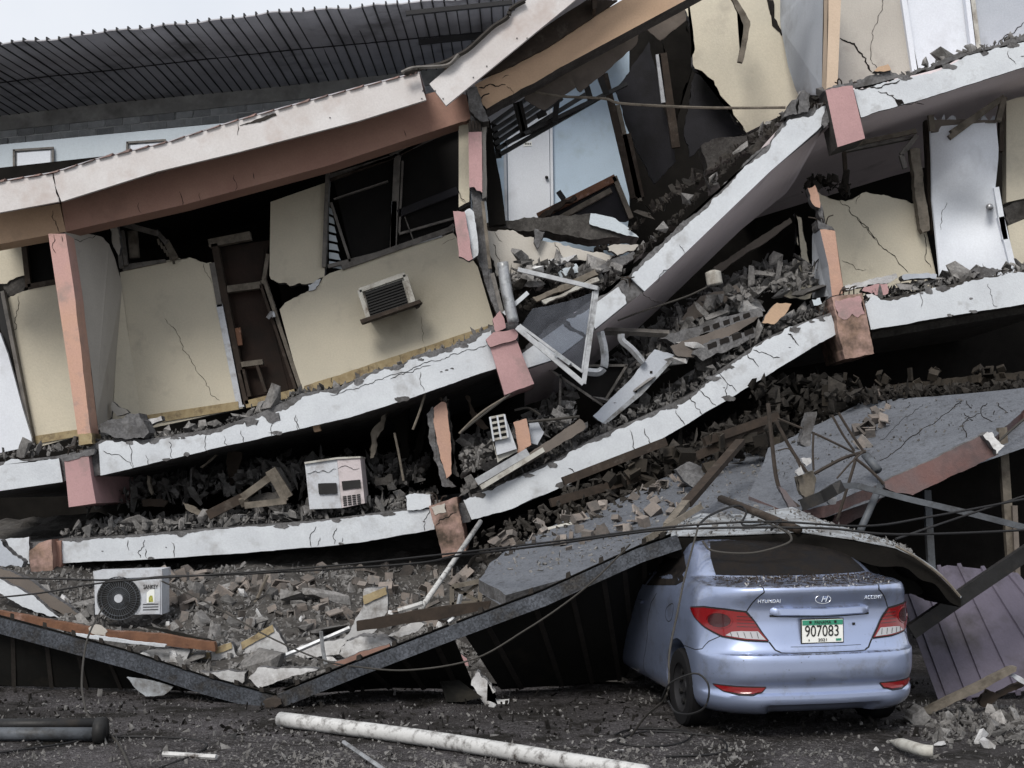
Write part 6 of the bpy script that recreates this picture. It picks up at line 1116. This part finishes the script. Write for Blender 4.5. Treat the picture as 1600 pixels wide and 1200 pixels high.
def clay_mesh(kind, m):
    bm = bmesh.new(); w_, h_, d_, t = .5, .5, .55, .07
    def bx(x0, x1, y0, y1, z0, z1): bmesh.ops.create_cube(bm, size=1, matrix=Matrix.Translation(((x0 + x1) / 2, (y0 + y1) / 2, (z0 + z1) / 2)) @ Matrix.Diagonal((x1 - x0, y1 - y0, z1 - z0, 1)))
    if kind in (0, 1, 3): bx(-w_, w_, -d_, d_, -h_, -h_ + t * 2)
    if kind in (0, 1, 2): bx(-w_, -w_ + t * 2, -d_, d_, -h_ + t * 2, h_)
    if kind in (0, 2): bx(-w_ + t * 2, w_, -d_, d_, h_ - t * 2, h_)
    if kind == 0: bx(w_ - t * 2, w_, -d_, d_, -h_ + t * 2, h_ - t * 2)
    if kind == 1: bx(w_ - t * 2, w_, -d_, d_ * .2, -h_ + t * 2, h_ * .5)
    if kind == 3: bx(-.07, .07, -d_, d_, -h_ + t * 2, h_ * .7)
    if kind == 4: bx(-w_, w_, -d_ * .6, d_ * .6, -.1, .1)
    if kind == 5: bx(-w_, w_, -d_ * .8, d_ * .8, -h_ * .6, h_ * .6)
    me = bpy.data.meshes.new('clay_block'); bm.to_mesh(me); bm.free(); me.materials.append(MATS[m]); return me
CL = {m: [clay_mesh(k, m) for k in (0, 5, 1, 4, 3, 4, 5, 2)] for m in ('clay', 'clay_shaded')}
PUT = []
def put(name, me, loc, size, rg, label, cat, group, flat_=False):
    o = bpy.data.objects.new(name, me); COL.objects.link(o); o.location = loc
    o.rotation_euler = (rg.uniform(-.3, .3), rg.uniform(-.3, .3), rg.uniform(0, 6.28)) if flat_ else (rg.uniform(0, 6.28), rg.uniform(0, 6.28), rg.uniform(0, 6.28))
    o.scale = (size * rg.uniform(.8, 1.25), size * rg.uniform(.8, 1.25), size * rg.uniform(.7, 1.2)); PUT.append((o, me, size)); return tag(o, label, cat, group)
def heap_stuff(name, pts, m, label, seed):
    """Fine rubble nobody could count: one mesh of small hulls; pts = [(location, size)]."""
    protos = []
    for k in range(8):
        bm = hull(seed * 31 + k, (.4, .7, .9, .2)[k % 4], 9, (1, 1.2, 1, 3.0)[k % 4]); bm.verts.index_update(); protos.append(([v.co.copy() for v in bm.verts], [tuple(v.index for v in f.verts) for f in bm.faces])); bm.free()
    rg = random.Random(seed); V, Fc = [], []
    for loc, s in pts:
        pv, pf = protos[rg.randrange(8)]; mt = Euler((rg.uniform(0, 6.3), rg.uniform(0, 6.3), rg.uniform(0, 6.3))).to_matrix() * s; b = len(V)
        V += [mt @ v + loc for v in pv]; Fc += [tuple(i + b for i in f) for f in pf]
    me = bpy.data.meshes.new(name); me.from_pydata([tuple(v) for v in V], [], Fc); me.materials.append(MATS[m]); o = bpy.data.objects.new(name, me); COL.objects.link(o); return tag(o, label, 'rubble', None, 'stuff')
def poly_at(l, k):
    d = [math.hypot(b[0] - a[0], b[1] - a[1]) for a, b in zip(l[:-1], l[1:])]; s = k * sum(d)
    for (a, b), q in zip(zip(l[:-1], l[1:]), d):
        if s <= q: return (a[0] + (b[0] - a[0]) * s / q, a[1] + (b[1] - a[1]) * s / q)
        s -= q
    return l[-1]
def ledge(line, n, sz, m, label, group, y0=YF + .05, dep=.9, rise=.05, hgt=.0, seed=1, fine=260, fm=None, fsz=(.015, .10), pile=.0):
    """Rubble lying along a floor edge whose top runs along LINE."""
    rg = random.Random(seed)
    for i in range(n):
        x, y = poly_at(line, (i + rg.random()) / n); d = rg.random() ** 1.6 * dep; s = rg.uniform(*sz) * (1.5 if rg.random() < .12 else 1)
        b = P(x, y, y0) + Vector((0, d, rise * d + s * .25 + rg.random() * pile)); put('concrete_chunk', CH[m][rg.randrange(10)], b, s, rg, label, 'concrete chunk', group)
    pts = []
    for i in range(fine):
        x, y = poly_at(line, rg.random()); d = rg.random() ** 1.3 * dep; s = fsz[0] + (fsz[1] - fsz[0]) * rg.random() ** 2.2; pts.append((P(x, y, y0) + Vector((0, d - .03, rise * d + s * .2 + rg.random() * pile * .8)), s))
    heap_stuff('rubble', pts, fm or m, 'fine ' + label.split(' lying')[0] + ' crumbs' + (' lying' + label.split(' lying')[1] if ' lying' in label else ''), seed + 50)
top1 = [(p[0], p[1] - 3) for p in t1]
ledge([(140, 690)] + top1[:8], 16, (.08, .2), 'rubble', 'grey concrete chunk lying on the upper left floor edge', 'chunks on the upper left floor edge', seed=2, fine=500, pile=.08)
ledge(top1[7:], 6, (.05, .1), 'rubble', 'small grey chunk lying below the cream wall with air conditioner', 'chunks below the cream wall', seed=3, fine=260)
ledge([(-20, 722), (30, 708), (95, 706), (140, 692)], 8, (.08, .2), 'rubble', 'grey chunk lying at the foot of the left pink column', 'chunks at the left column foot', seed=4, fine=160, pile=.05)
tag(plate(None, 'concrete_lump', Q('5', 440, 925, 480, 905, 560, 885, 620, 872, 640, 905, 665, 960, 640, 985, 560, 990, 480, 965, 450, 960), 16.42, .35, 'concrete', jag=3), 'large broken concrete lump on the floor beside the left column', 'concrete lump'); tag(plate(None, 'plaster_piece', Q('5', 500, 820, 545, 850, 575, 870, 520, 885, 500, 860), 17.6, .1, 'cream_grey', 'concrete', 2), 'pale wedge of plaster leaning behind the concrete lump', 'plaster'); tag(plate(None, 'plaster_piece', Q('5', 640, 905, 720, 885, 725, 905, 650, 930), 16.8, .15, 'plaster_chunk', 'concrete', 2), 'flat pale plaster slab right of the concrete lump', 'plaster')
ledge([(p[0], p[1] - 5) for p in tt], 14, (.07, .16), 'rubble', 'grey chunk lying on the top right floor edge', 'chunks on the top right floor edge', seed=5, fine=420, dep=.5, pile=.05)
tag(plate(None, 'tile_scrap', Q('4', 850, 355, 870, 335, 920, 320, 935, 350, 900, 358), YF - .05, .1, 'tan', 'concrete', 1), 'tan plaster scrap on the top right floor edge', 'plaster')
ledge([(p[0], p[1] - 3) for p in t5[1:]], 16, (.08, .18), 'rubble', 'grey chunk lying on the right middle floor edge', 'chunks on the right middle floor edge', seed=6, fine=520, dep=.8, pile=.1)
for v, m, l in (((705, 340, 760, 325, 860, 300, 960, 278, 968, 300, 930, 325, 800, 345, 710, 362), 'plaster_chunk', 'long white plaster strip on the right middle floor edge'), ((990, 290, 1100, 278, 1165, 285, 1160, 305, 1000, 312), 'blue_grey', 'flat pale slab below the cream wall at right'), ((1350, 265, 1380, 245, 1430, 255, 1480, 265, 1440, 295, 1370, 300), 'concrete', 'dark red grey lump below the buckled white door'), ((790, 365, 820, 335, 915, 330, 920, 380, 860, 388), 'pink', 'pink plaster fragment right of the orange column'), ((810, 385, 850, 372, 845, 385, 870, 395, 890, 415, 860, 410, 820, 400), 'plaster_chunk', 'small white curl of plaster by dirty beam end'), ((540, 410, 580, 400, 590, 430, 550, 440), 'rear_blue', 'small pale blue scrap left of the dirty beam end')):
    tag(plate(None, 'plaster_piece', Q('8', *v), YF + .05, .15, m, 'concrete', 2), l, 'plaster')
ledge([(p[0], p[1] - 4) for p in t6], 26, (.08, .22), 'rubble', 'grey chunk lying on the lower sloping floor edge', 'chunks on the lower sloping floor edge', seed=7, fine=1400, fsz=(.012, .13), dep=1.3, pile=.12, rise=.1)
ledge([(950, 640), (1000, 600), (1060, 540), (1130, 500), (1200, 460), (1280, 450)], 22, (.1, .24), 'rubble', 'grey chunk heaped under the sloping broken slab', 'chunks under the sloping broken slab', y0=17.0, seed=8, fine=1500, fsz=(.015, .16), dep=2.0, pile=.35, rise=.2)
ledge([(720, 740), (760, 735), (800, 720), (850, 690), (900, 660)], 16, (.1, .24), 'rubble', 'grey chunk heaped between orange column and ribbed grille unit', 'chunks beside the orange column', y0=16.75, seed=9, fine=1000, fsz=(.015, .14), dep=1.2, pile=.3, rise=.25)
ledge([(p[0], p[1] - 3) for p in t7], 28, (.08, .2), 'rubble', 'grey chunk lying on the lowest floor edge at left', 'chunks on the lowest floor edge', seed=10, fine=1400, fsz=(.012, .12), dep=1.5, pile=.10, rise=.1)
ledge([(110, 800), (250, 790), (400, 770), (560, 765), (660, 760)], 12, (.1, .28), 'rubble', 'dim chunk heaped deep in the lower left storey', 'dark chunks in the lower left storey', y0=17.3, seed=11, fine=1500, dep=2.2, pile=.3, rise=.14, fsz=(.02, .17))
ledge([(990, 405), (1040, 360), (1100, 300), (1150, 250), (1200, 200), (1230, 180), (1300, 150)], 14, (.08, .22), 'rubble', 'grey chunk along the torn top of the sloping slab', 'chunks on the sloping slab edge', y0=16.6, seed=12, fine=420, fm='rubble_shade_soil', dep=.4, pile=.05)
ledge([(930, 400), (1000, 350), (1060, 300), (1120, 260), (1180, 215), (1240, 190)], 5, (.1, .2), 'rubble_shade_soil', 'dark chunk strewn on the sloping slab inside the upper room', 'dark chunks inside the upper room', y0=17.1, seed=13, fine=260, fsz=(.03, .14), dep=2.6, pile=.05, rise=.12)
ledge([(790, 450), (830, 435), (880, 440), (940, 452), (975, 448)], 14, (.1, .26), 'rubble', 'grey chunk in the debris beside the broken middle column', 'chunks beside the middle column', y0=16.7, seed=14, fine=500, dep=.9, pile=.3, rise=-.05)
ledge([(800, 480), (850, 500), (900, 470), (950, 440)], 14, (.1, .22), 'rubble_shade_soil', 'dark chunk behind the glass of the twisted window', 'chunks behind the twisted window', y0=16.8, seed=15, fine=300, dep=.8, pile=.3, rise=.0)
ledge([(1265, 300), (1290, 285), (1330, 305)], 8, (.08, .18), 'rubble_shade_soil', 'dark chunk above the cream wall at right', 'chunks above the right cream wall', y0=17.6, seed=16, fine=120, dep=.5, pile=.2)
def flats(line, n, sz, label, group, y0, dep, rise, seed, ms=('rubble', 'plaster_chunk', 'rubble')):
    rg = random.Random(seed)
    for i in range(n):
        x, y = poly_at(line, (i + rg.random()) / n); d = rg.random() * dep; s = rg.uniform(*sz); m = ms[rg.randrange(len(ms))]
        o = put('slab_fragment', CH[m][rg.choice((2, 3, 7, 8))], P(x, y, y0) + Vector((0, d, rise * d + .05)), s, rg, label, 'slab fragment', group, True); o.rotation_euler = (rg.uniform(-.8, .5), rg.uniform(-.5, .5), rg.uniform(0, 6.3))
flats([(960, 640), (1030, 590), (1100, 540), (1180, 490), (1280, 460)], 12, (.25, .5), 'flat', 'slab fragments under the sloping slab', 16.8, 1.0, .25, 91)
flats([(730, 750), (790, 735), (850, 705), (905, 670)], 7, (.2, .4), 'flat', 'slab fragments beside the orange column', 16.6, .8, .2, 92)
flats([(120, 838), (300, 825), (480, 812), (640, 795)], 12, (.18, .38), 'flat', 'slab fragments on the lowest floor edge', 16.7, 1.2, .1, 93)
flats([(160, 690), (260, 686), (350, 672), (440, 640)], 6, (.16, .34), 'flat', 'slab fragments on the upper left floor edge', 16.6, .6, .05, 94)
flats([(800, 440), (870, 430), (960, 440)], 6, (.2, .42), 'flat', 'slab fragments beside the middle column', 16.7, .6, .1, 95)
flats([(1370, 462), (1450, 448), (1560, 430)], 6, (.16, .34), 'flat', 'slab fragments on the right middle floor edge', 16.6, .6, .05, 96)
flats([(1010, 410), (1080, 340), (1150, 265), (1220, 200), (1290, 160)], 7, (.18, .4), 'flat', 'slab fragments on the sloping slab edge', 16.7, .5, .1, 97, ('rubble', 'rubble_shade_soil'))
# ---- mound under the building, with brick pieces
def mz(X, Y): return max(.03, .10 + .20 * (Y - 13) + .07 * math.sin(X * 1.7) + .05 * math.sin(Y * 2.3 + X) + .03 * math.sin(X * 5.1 + Y * 3) - max(0, (12.6 - Y)) * .5)
def mound():
    V, Fc = [], []; nx, ny = 90, 40; rg = random.Random(1)
    for j in range(ny + 1):
        for i in range(nx + 1):
            X = -9 + 17 * i / nx; Y = 12.3 + 7 * j / ny; V.append((X, Y, mz(X, Y) + rg.uniform(-.03, .03) - max(0, min(1.2, (X - 1.0) * .8))))
    for j in range(ny):
        for i in range(nx): a = j * (nx + 1) + i; Fc.append((a, a + 1, a + nx + 2, a + nx + 1))
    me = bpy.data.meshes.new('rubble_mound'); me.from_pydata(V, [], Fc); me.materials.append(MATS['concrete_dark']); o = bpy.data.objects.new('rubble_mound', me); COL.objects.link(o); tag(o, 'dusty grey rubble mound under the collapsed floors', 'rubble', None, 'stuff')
mound()
rg = random.Random(21)
def on_mound(px, py):
    Y = 12.4
    while Y < 19:
        p = P(px, py, Y)
        if p.z <= mz(p.x, Y): return p
        Y += .04
    return None
def field(n, reg, names, m, label, group, sz, hit, seed, lift=.3, cat='clay block', flat_=False):
    rg = random.Random(seed); k = 0; tries = 0
    while k < n and tries < n * 8:
        tries += 1; px = rg.uniform(reg[0], reg[2]); py = rg.uniform(reg[1], reg[3]); b = hit(px, py)
        if b is None: continue
        s = rg.uniform(*sz); put(names, (CL if cat == 'clay block' else CH)[m][rg.randrange(8)], b + Vector((0, 0, s * lift)), s, rg, label, cat, group, flat_); k += 1
field(95, (250, 890, 740, 990), 'clay_block', 'clay', 'broken hollow clay block on the rubble mound under the lowest floor edge', 'clay blocks on the mound', (.09, .17), on_mound, 31)
field(30, (60, 920, 640, 1040), 'concrete_chunk', 'rubble', 'grey concrete chunk on the rubble mound behind the left canopy beam', 'chunks on the mound', (.08, .22), on_mound, 32, .2, 'concrete chunk')
field(26, (60, 930, 720, 1050), 'plaster_chunk', 'plaster_chunk', 'white plaster lump on the rubble mound behind the canopy beams', 'plaster lumps on the mound', (.06, .18), on_mound, 33, .2, 'concrete chunk')
field(22, (60, 925, 740, 1050), 'slab_fragment', 'rubble', 'flat', 'slab fragments on the mound', (.18, .4), on_mound, 41, .15, 'slab fragment', True)
pts = []
for i in range(8000):
    p = on_mound(rg.uniform(-20, 760), rg.uniform(885, 1075))
    if p: s = rg.uniform(.015, .06) * (1.8 if rg.random() < .1 else 1); pts.append((p + Vector((0, 0, s * .2)), s))
heap_stuff('rubble', pts, 'rubble', 'fine grey rubble crumbs on the mound under the floors', 77)
pts = []
for i in range(2600):
    x = rg.uniform(770, 1200); y = rg.uniform(700, 900); s = .008 + .05 * rg.random() ** 3
    if 880 - (x - 770) * .40 - 20 < y < 912 - (x - 770) * .2: pts.append((P(x, y, pl(x, y) - .01), s))
heap_stuff('rubble', pts, 'rubble', 'dusty crumbs strewn over the left grey canopy slab', 88)
pts = [(P(x, y, pr(x, y) - .01), .006 + .035 * rg.random() ** 3) for x, y in [(rg.uniform(1210, 1600), rg.uniform(625, 750)) for _ in range(900)] if 640 - (x - 1210) * .06 < y < 770 - (x - 1210) * .33]
heap_stuff('rubble', pts, 'rubble', 'dusty crumbs strewn over the tilted grey slab', 89)
def on_slab(f): return lambda x, y: P(x, y, f(x, y))
field(60, (760, 750, 1080, 868), 'clay_block', 'clay', 'broken clay block lying on the left part of the grey canopy slab', 'clay blocks on the canopy slab', (.06, .125), lambda x, y: P(x, y, pl(x, y)) if y < 900 - (x - 760) * .27 and y > 850 - (x - 760) * .36 else None, 35, .3)
field(16, (1335, 620, 1385, 700), 'clay_block', 'plaster_chunk' if False else 'clay', 'pale block piece in the pile on the tilted slab', 'block pile on the tilted slab', (.09, .15), on_slab(pr), 36, .3)
field(34, (1290, 575, 1640, 628), 'clay_block', 'clay_shaded', 'dim clay block stacked under the right floor edge', 'clay blocks under the right floor edge', (.08, .13), lambda x, y: P(x, y, 16.1 + .3 * ((y * 7) % 1)) if abs(y - (612 - (x - 1290) * .07)) < 22 else None, 37, 0)
field(40, (880, 680, 1240, 800), 'clay_block', 'clay_shaded', 'dim clay block in the shade under the sloping floor edge', 'clay blocks in the shade', (.09, .17), lambda x, y: P(x, y, 15.4 + ((x * 3 + y) % 7) * .1) if 0 < y - (775 - (x - 880) * .40) < 50 else None, 38, 0)
field(12, (1180, 600, 1330, 720), 'concrete_chunk', 'rubble_shade_soil', 'dark chunk in the crushed storey above the reinforcing bars', 'dark chunks in the crushed storey', (.12, .3), lambda x, y: P(x, y, 15.9 + ((x * 3 + y) % 7) * .1) if -10 < y - (655 - (x - 1180) * .25) < 60 else None, 39, 0, 'concrete chunk')
pts = []
for i in range(1500):
    x = rg.uniform(740, 1200); y = rg.uniform(690, 900); d = y - (880 - (x - 740) * .40)
    if -45 < d < 8: s = rg.uniform(.03, .11); pts.append((P(x, y, pl(x, y) - .02), s))
heap_stuff('rubble', pts, 'rubble_shade_soil', 'dark crumbled brick rubble along the back of the grey slab', 78)
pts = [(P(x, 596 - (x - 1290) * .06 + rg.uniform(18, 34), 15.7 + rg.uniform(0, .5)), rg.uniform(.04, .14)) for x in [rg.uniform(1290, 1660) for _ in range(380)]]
heap_stuff('rubble', pts, 'rubble_shade_soil', 'flat brick rubble behind the top of the tilted slab', 79)
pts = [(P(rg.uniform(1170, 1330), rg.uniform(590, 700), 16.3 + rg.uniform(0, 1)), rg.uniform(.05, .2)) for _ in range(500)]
heap_stuff('rubble', pts, 'rubble_shade_soil', 'dark rubble filling the crushed storey at right', 80)
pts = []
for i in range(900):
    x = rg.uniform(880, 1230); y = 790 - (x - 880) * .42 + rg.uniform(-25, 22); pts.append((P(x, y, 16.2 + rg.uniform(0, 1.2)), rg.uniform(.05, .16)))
heap_stuff('rubble', pts, 'rubble_shade_soil', 'dark rubble packed under the sloping floor edge', 81)
# ---- chips and litter on the road
pts = []; tris = 0
heaps = [(rg.uniform(-30, 1640), 1075 + 130 * rg.random() ** .7, rg.uniform(12, 70)) for _ in range(70)]
for i in range(7500):
    y = 1060 + 145 * rg.random() ** .7; x = rg.uniform(-30, 1640)
    if rg.random() < .72: h = heaps[rg.randrange(70)]; x, y = rg.gauss(h[0], h[2]), min(1215, max(1062, rg.gauss(h[1], h[2] * .22)))
    g_ = G(x, y); s = .005 + .030 * rg.random() ** 2.5 * (2 if rg.random() < .04 else 1); pts.append((P(*g_) + Vector((0, 0, s * .15)), s))
heap_stuff('road_chips', pts, 'rubble', 'small grey chips scattered over the road', 82)
pts = [(P(*G(rg.uniform(1440, 1640), rg.uniform(1105, 1165))) + Vector((0, 0, .01)), rg.uniform(.02, .07)) for _ in range(420)]
heap_stuff('rubble', pts, 'rubble', 'grey rubble crumbs on the road right of the car', 83)
field(22, (1455, 1110, 1620, 1160), 'concrete_chunk', 'rubble', 'grey chunk on the road right of the car', 'chunks on the road', (.05, .14), lambda x, y: P(*G(x, y)), 40, .25, 'concrete chunk')
for x, y, s, l in ((1468, 1166, .06, 'small white chunk beside the broken pipe end'), (1532, 1160, .12, 'pale chunk in the right foreground'), (1545, 1168, .1, 'flat pale chunk right of the pale foreground chunk'), (1370, 1173, .035, 'tiny white chip left of the broken pipe end'), (968, 1176, .05, 'pale scrap left of the coiled cable'), (770, 1105, .06, 'pale crumb near the plastic bag')):
    put('plaster_chunk', CH['plaster_chunk'][int(x) % 10], P(*G(x, y)) + Vector((0, 0, s * .3)), s, rg, l, 'plaster chunk', None)
pts = []
for i in range(1500):
    y = 1062 + 90 * rg.random() ** 1.2; x = rg.uniform(-30, 1460); s = rg.uniform(.01, .05); pts.append((P(*G(x, y)) + Vector((0, 0, s * .1)), s))
heap_stuff('soil', pts, 'rubble_shade_soil', 'dark soil crumbs strewn over the road before the roof sheets', 86)
fr_, bk_ = smoothline(V3(frx), 4), smoothline(V3(bkx), 4); pts = []
for i in range(420):
    k = rg.random() * .72 * (len(fr_) - 1); a = int(k); u = rg.random(); s = rg.uniform(.008, .035); p = fr_[a].lerp(fr_[a + 1], k - a).lerp(bk_[a].lerp(bk_[a + 1], k - a), u); pts.append((p + Vector((0, 0, .012)), s))
heap_stuff('rubble', pts, 'rubble', 'dusty crumbs on the roof sheet over the car', 87)
# soil and chips lying on the boot of the car
pts = []
for i in range(900):
    t = rg.uniform(-1.5, 1.5); z = 1.133 + .035 * rg.random() ** .6; p = CAR @ (cpt(t, z)); pts.append((p + Vector((0, 0, .001)), rg.uniform(.004, .016)))
heap_stuff('soil', pts, 'wood_dark', 'dark soil crumbs lying on the boot of the car', 84)
pts = [(CAR @ cpt(rg.uniform(-1.3, 1.3), 1.12 + .045 * rg.random()) + Vector((0, 0, .002)), rg.uniform(.006, .02)) for _ in range(60)]
heap_stuff('chips', pts, 'plaster_chunk', 'white chips lying on the boot of the car', 85)

# ---- every loose piece gets the words that single it out: its form, its size, the find-able thing it lies by, its turn from the left
LAND = [(60, 940, 'behind the brown plank at far left'), (130, 935, 'left of the outdoor unit'), (200, 985, 'below the outdoor unit'), (290, 930, 'right of the outdoor unit'), (330, 990, 'behind the end of the brown plank'), (400, 900, 'under the lowest floor edge'), (400, 1010, 'by the tiled white wall fragment'), (500, 915, 'below the lowest floor edge at centre'), (500, 980, 'right of the tiled white wall fragment'), (570, 930, 'by the tall white wall fragment'), (590, 1010, 'by the salmon board strip'), (650, 900, 'left of the leaning white pipe'), (680, 960, 'above the dark grey plank'), (740, 880, 'right of the leaning white pipe'),
        (800, 850, 'left of the pale pipe piece'), (890, 850, 'below the pale pipe piece'), (890, 790, 'above the pale pipe piece'), (960, 830, 'right of the pale pipe piece'), (1000, 775, 'left of the grey cement block'), (1060, 790, 'by the pale square timber'), (1075, 735, 'by the grey cement block'), (1140, 690, 'at the top of the dark sloping timber'), (1200, 680, 'left of the reinforcing bars'), (1250, 640, 'above the reinforcing bars'), (1340, 600, 'below the dirty beam end at right'), (1360, 660, 'on the tilted slab'), (1400, 600, 'at the left of the brown brick ledge'), (1460, 600, 'at the middle of the brick ledge'), (1530, 595, 'at the right of the brick ledge'), (1590, 590, 'at the far right of the brick ledge'),
        (30, 710, 'by the white door at far left'), (110, 700, 'at the foot of the left column'), (190, 680, 'by the large concrete lump'), (280, 675, 'below the left cream wall'), (370, 655, 'left of the brown door'), (440, 625, 'under the brown door'), (530, 600, 'below the wall air conditioner'), (660, 560, 'right below the wall air conditioner'), (750, 515, 'by the middle pink beam end'), (830, 430, 'above the twisted window'), (920, 420, 'right of the twisted window top'), (870, 500, 'behind the twisted window glass'), (960, 500, 'by the torn joint of the sloping slab'),
        (1000, 390, 'at the lower end of the sloping slab'), (1080, 310, 'at the middle of the sloping slab'), (1160, 240, 'at the upper part of the sloping slab'), (1270, 160, 'at the upper end of the sloping slab'), (1400, 110, 'by the crack of the top right floor edge'), (1500, 80, 'below the upper white door'), (1590, 55, 'at the right end of the top floor edge'), (1360, 450, 'by the pink plaster fragment'), (1430, 445, 'below the right cream wall'), (1520, 425, 'below the buckled white door'), (1590, 415, 'right of the buckled white door'), (1300, 300, 'above the right cream wall'),
        (1040, 540, 'by the upper hollow block slab'), (1130, 500, 'behind the hollow block slabs'), (1220, 470, 'by the tan wall fragment'), (1270, 500, 'left of the dirty beam end at right'), (1180, 540, 'by the lower hollow block slab'), (1100, 600, 'right of the long pale fallen beam'), (990, 650, 'at the foot of the pale fallen beam'), (900, 700, 'at the upper end of the broken sill beam'), (820, 720, 'by the broken sill beam'), (740, 730, 'right of the orange column'), (790, 690, 'by the ribbed grille unit'), (670, 770, 'left of the dirty middle beam end'), (600, 775, 'right of the white air conditioner'), (520, 800, 'below the white air conditioner'), (430, 785, 'by the triangular timbers'), (330, 805, 'left of the triangular timbers'), (230, 815, 'at the left part of the lowest floor edge'), (130, 830, 'at the left end of the lowest floor edge'),
        (1480, 1130, 'by the square grey concrete lump'), (1540, 1130, 'in front of the weathered bar'), (1600, 1130, 'at the right edge of the road')]
FORM = {}
for m, l in CH.items():
    for k, me in enumerate(l): FORM[me.name] = ('blocky', 'chunky', 'flat', 'thin', 'wedge')[k % 5] + {'rubble': ' grey concrete chunk', 'rubble_shade_soil': ' dark concrete chunk', 'plaster_chunk': ' white plaster lump'}[m]
for m, l in CL.items():
    for k, me in enumerate(l): FORM[me.name] = ('hollow clay block', 'solid clay block', 'broken clay block', 'flat clay shard', 'T shaped clay piece', 'flat clay shard', 'solid clay block', 'L shaped clay piece')[k]
sets = {}
for o, me, size in PUT:
    if not o.get('group'): continue
    p = o.location; x = CX + p.x / p.y * F; y = HY - (p.z - EYE) / p.y * F
    near = min(LAND, key=lambda q: (q[0] - x) ** 2 + 1.6 * (q[1] - y) ** 2)[2]
    sets.setdefault((FORM[me.name], near), []).append((x, size, o))
ORD = ['leftmost', 'second', 'third', 'fourth', 'fifth', 'sixth', 'seventh', 'eighth', 'ninth', 'tenth']
for (form, near), l in sets.items():
    l.sort(key=lambda q: q[0]); n = len(l)
    for i, (x, size, o) in enumerate(l):
        if n == 1: o['label'] = form + ' ' + near
        elif n == 2: o['label'] = ('left ', 'right ')[i] + form + ' of two ' + near
        else: o['label'] = (ORD[i] if i < 10 else 'rightmost') + (' ' if i == 0 else ' from left, ') + form + ' ' + near
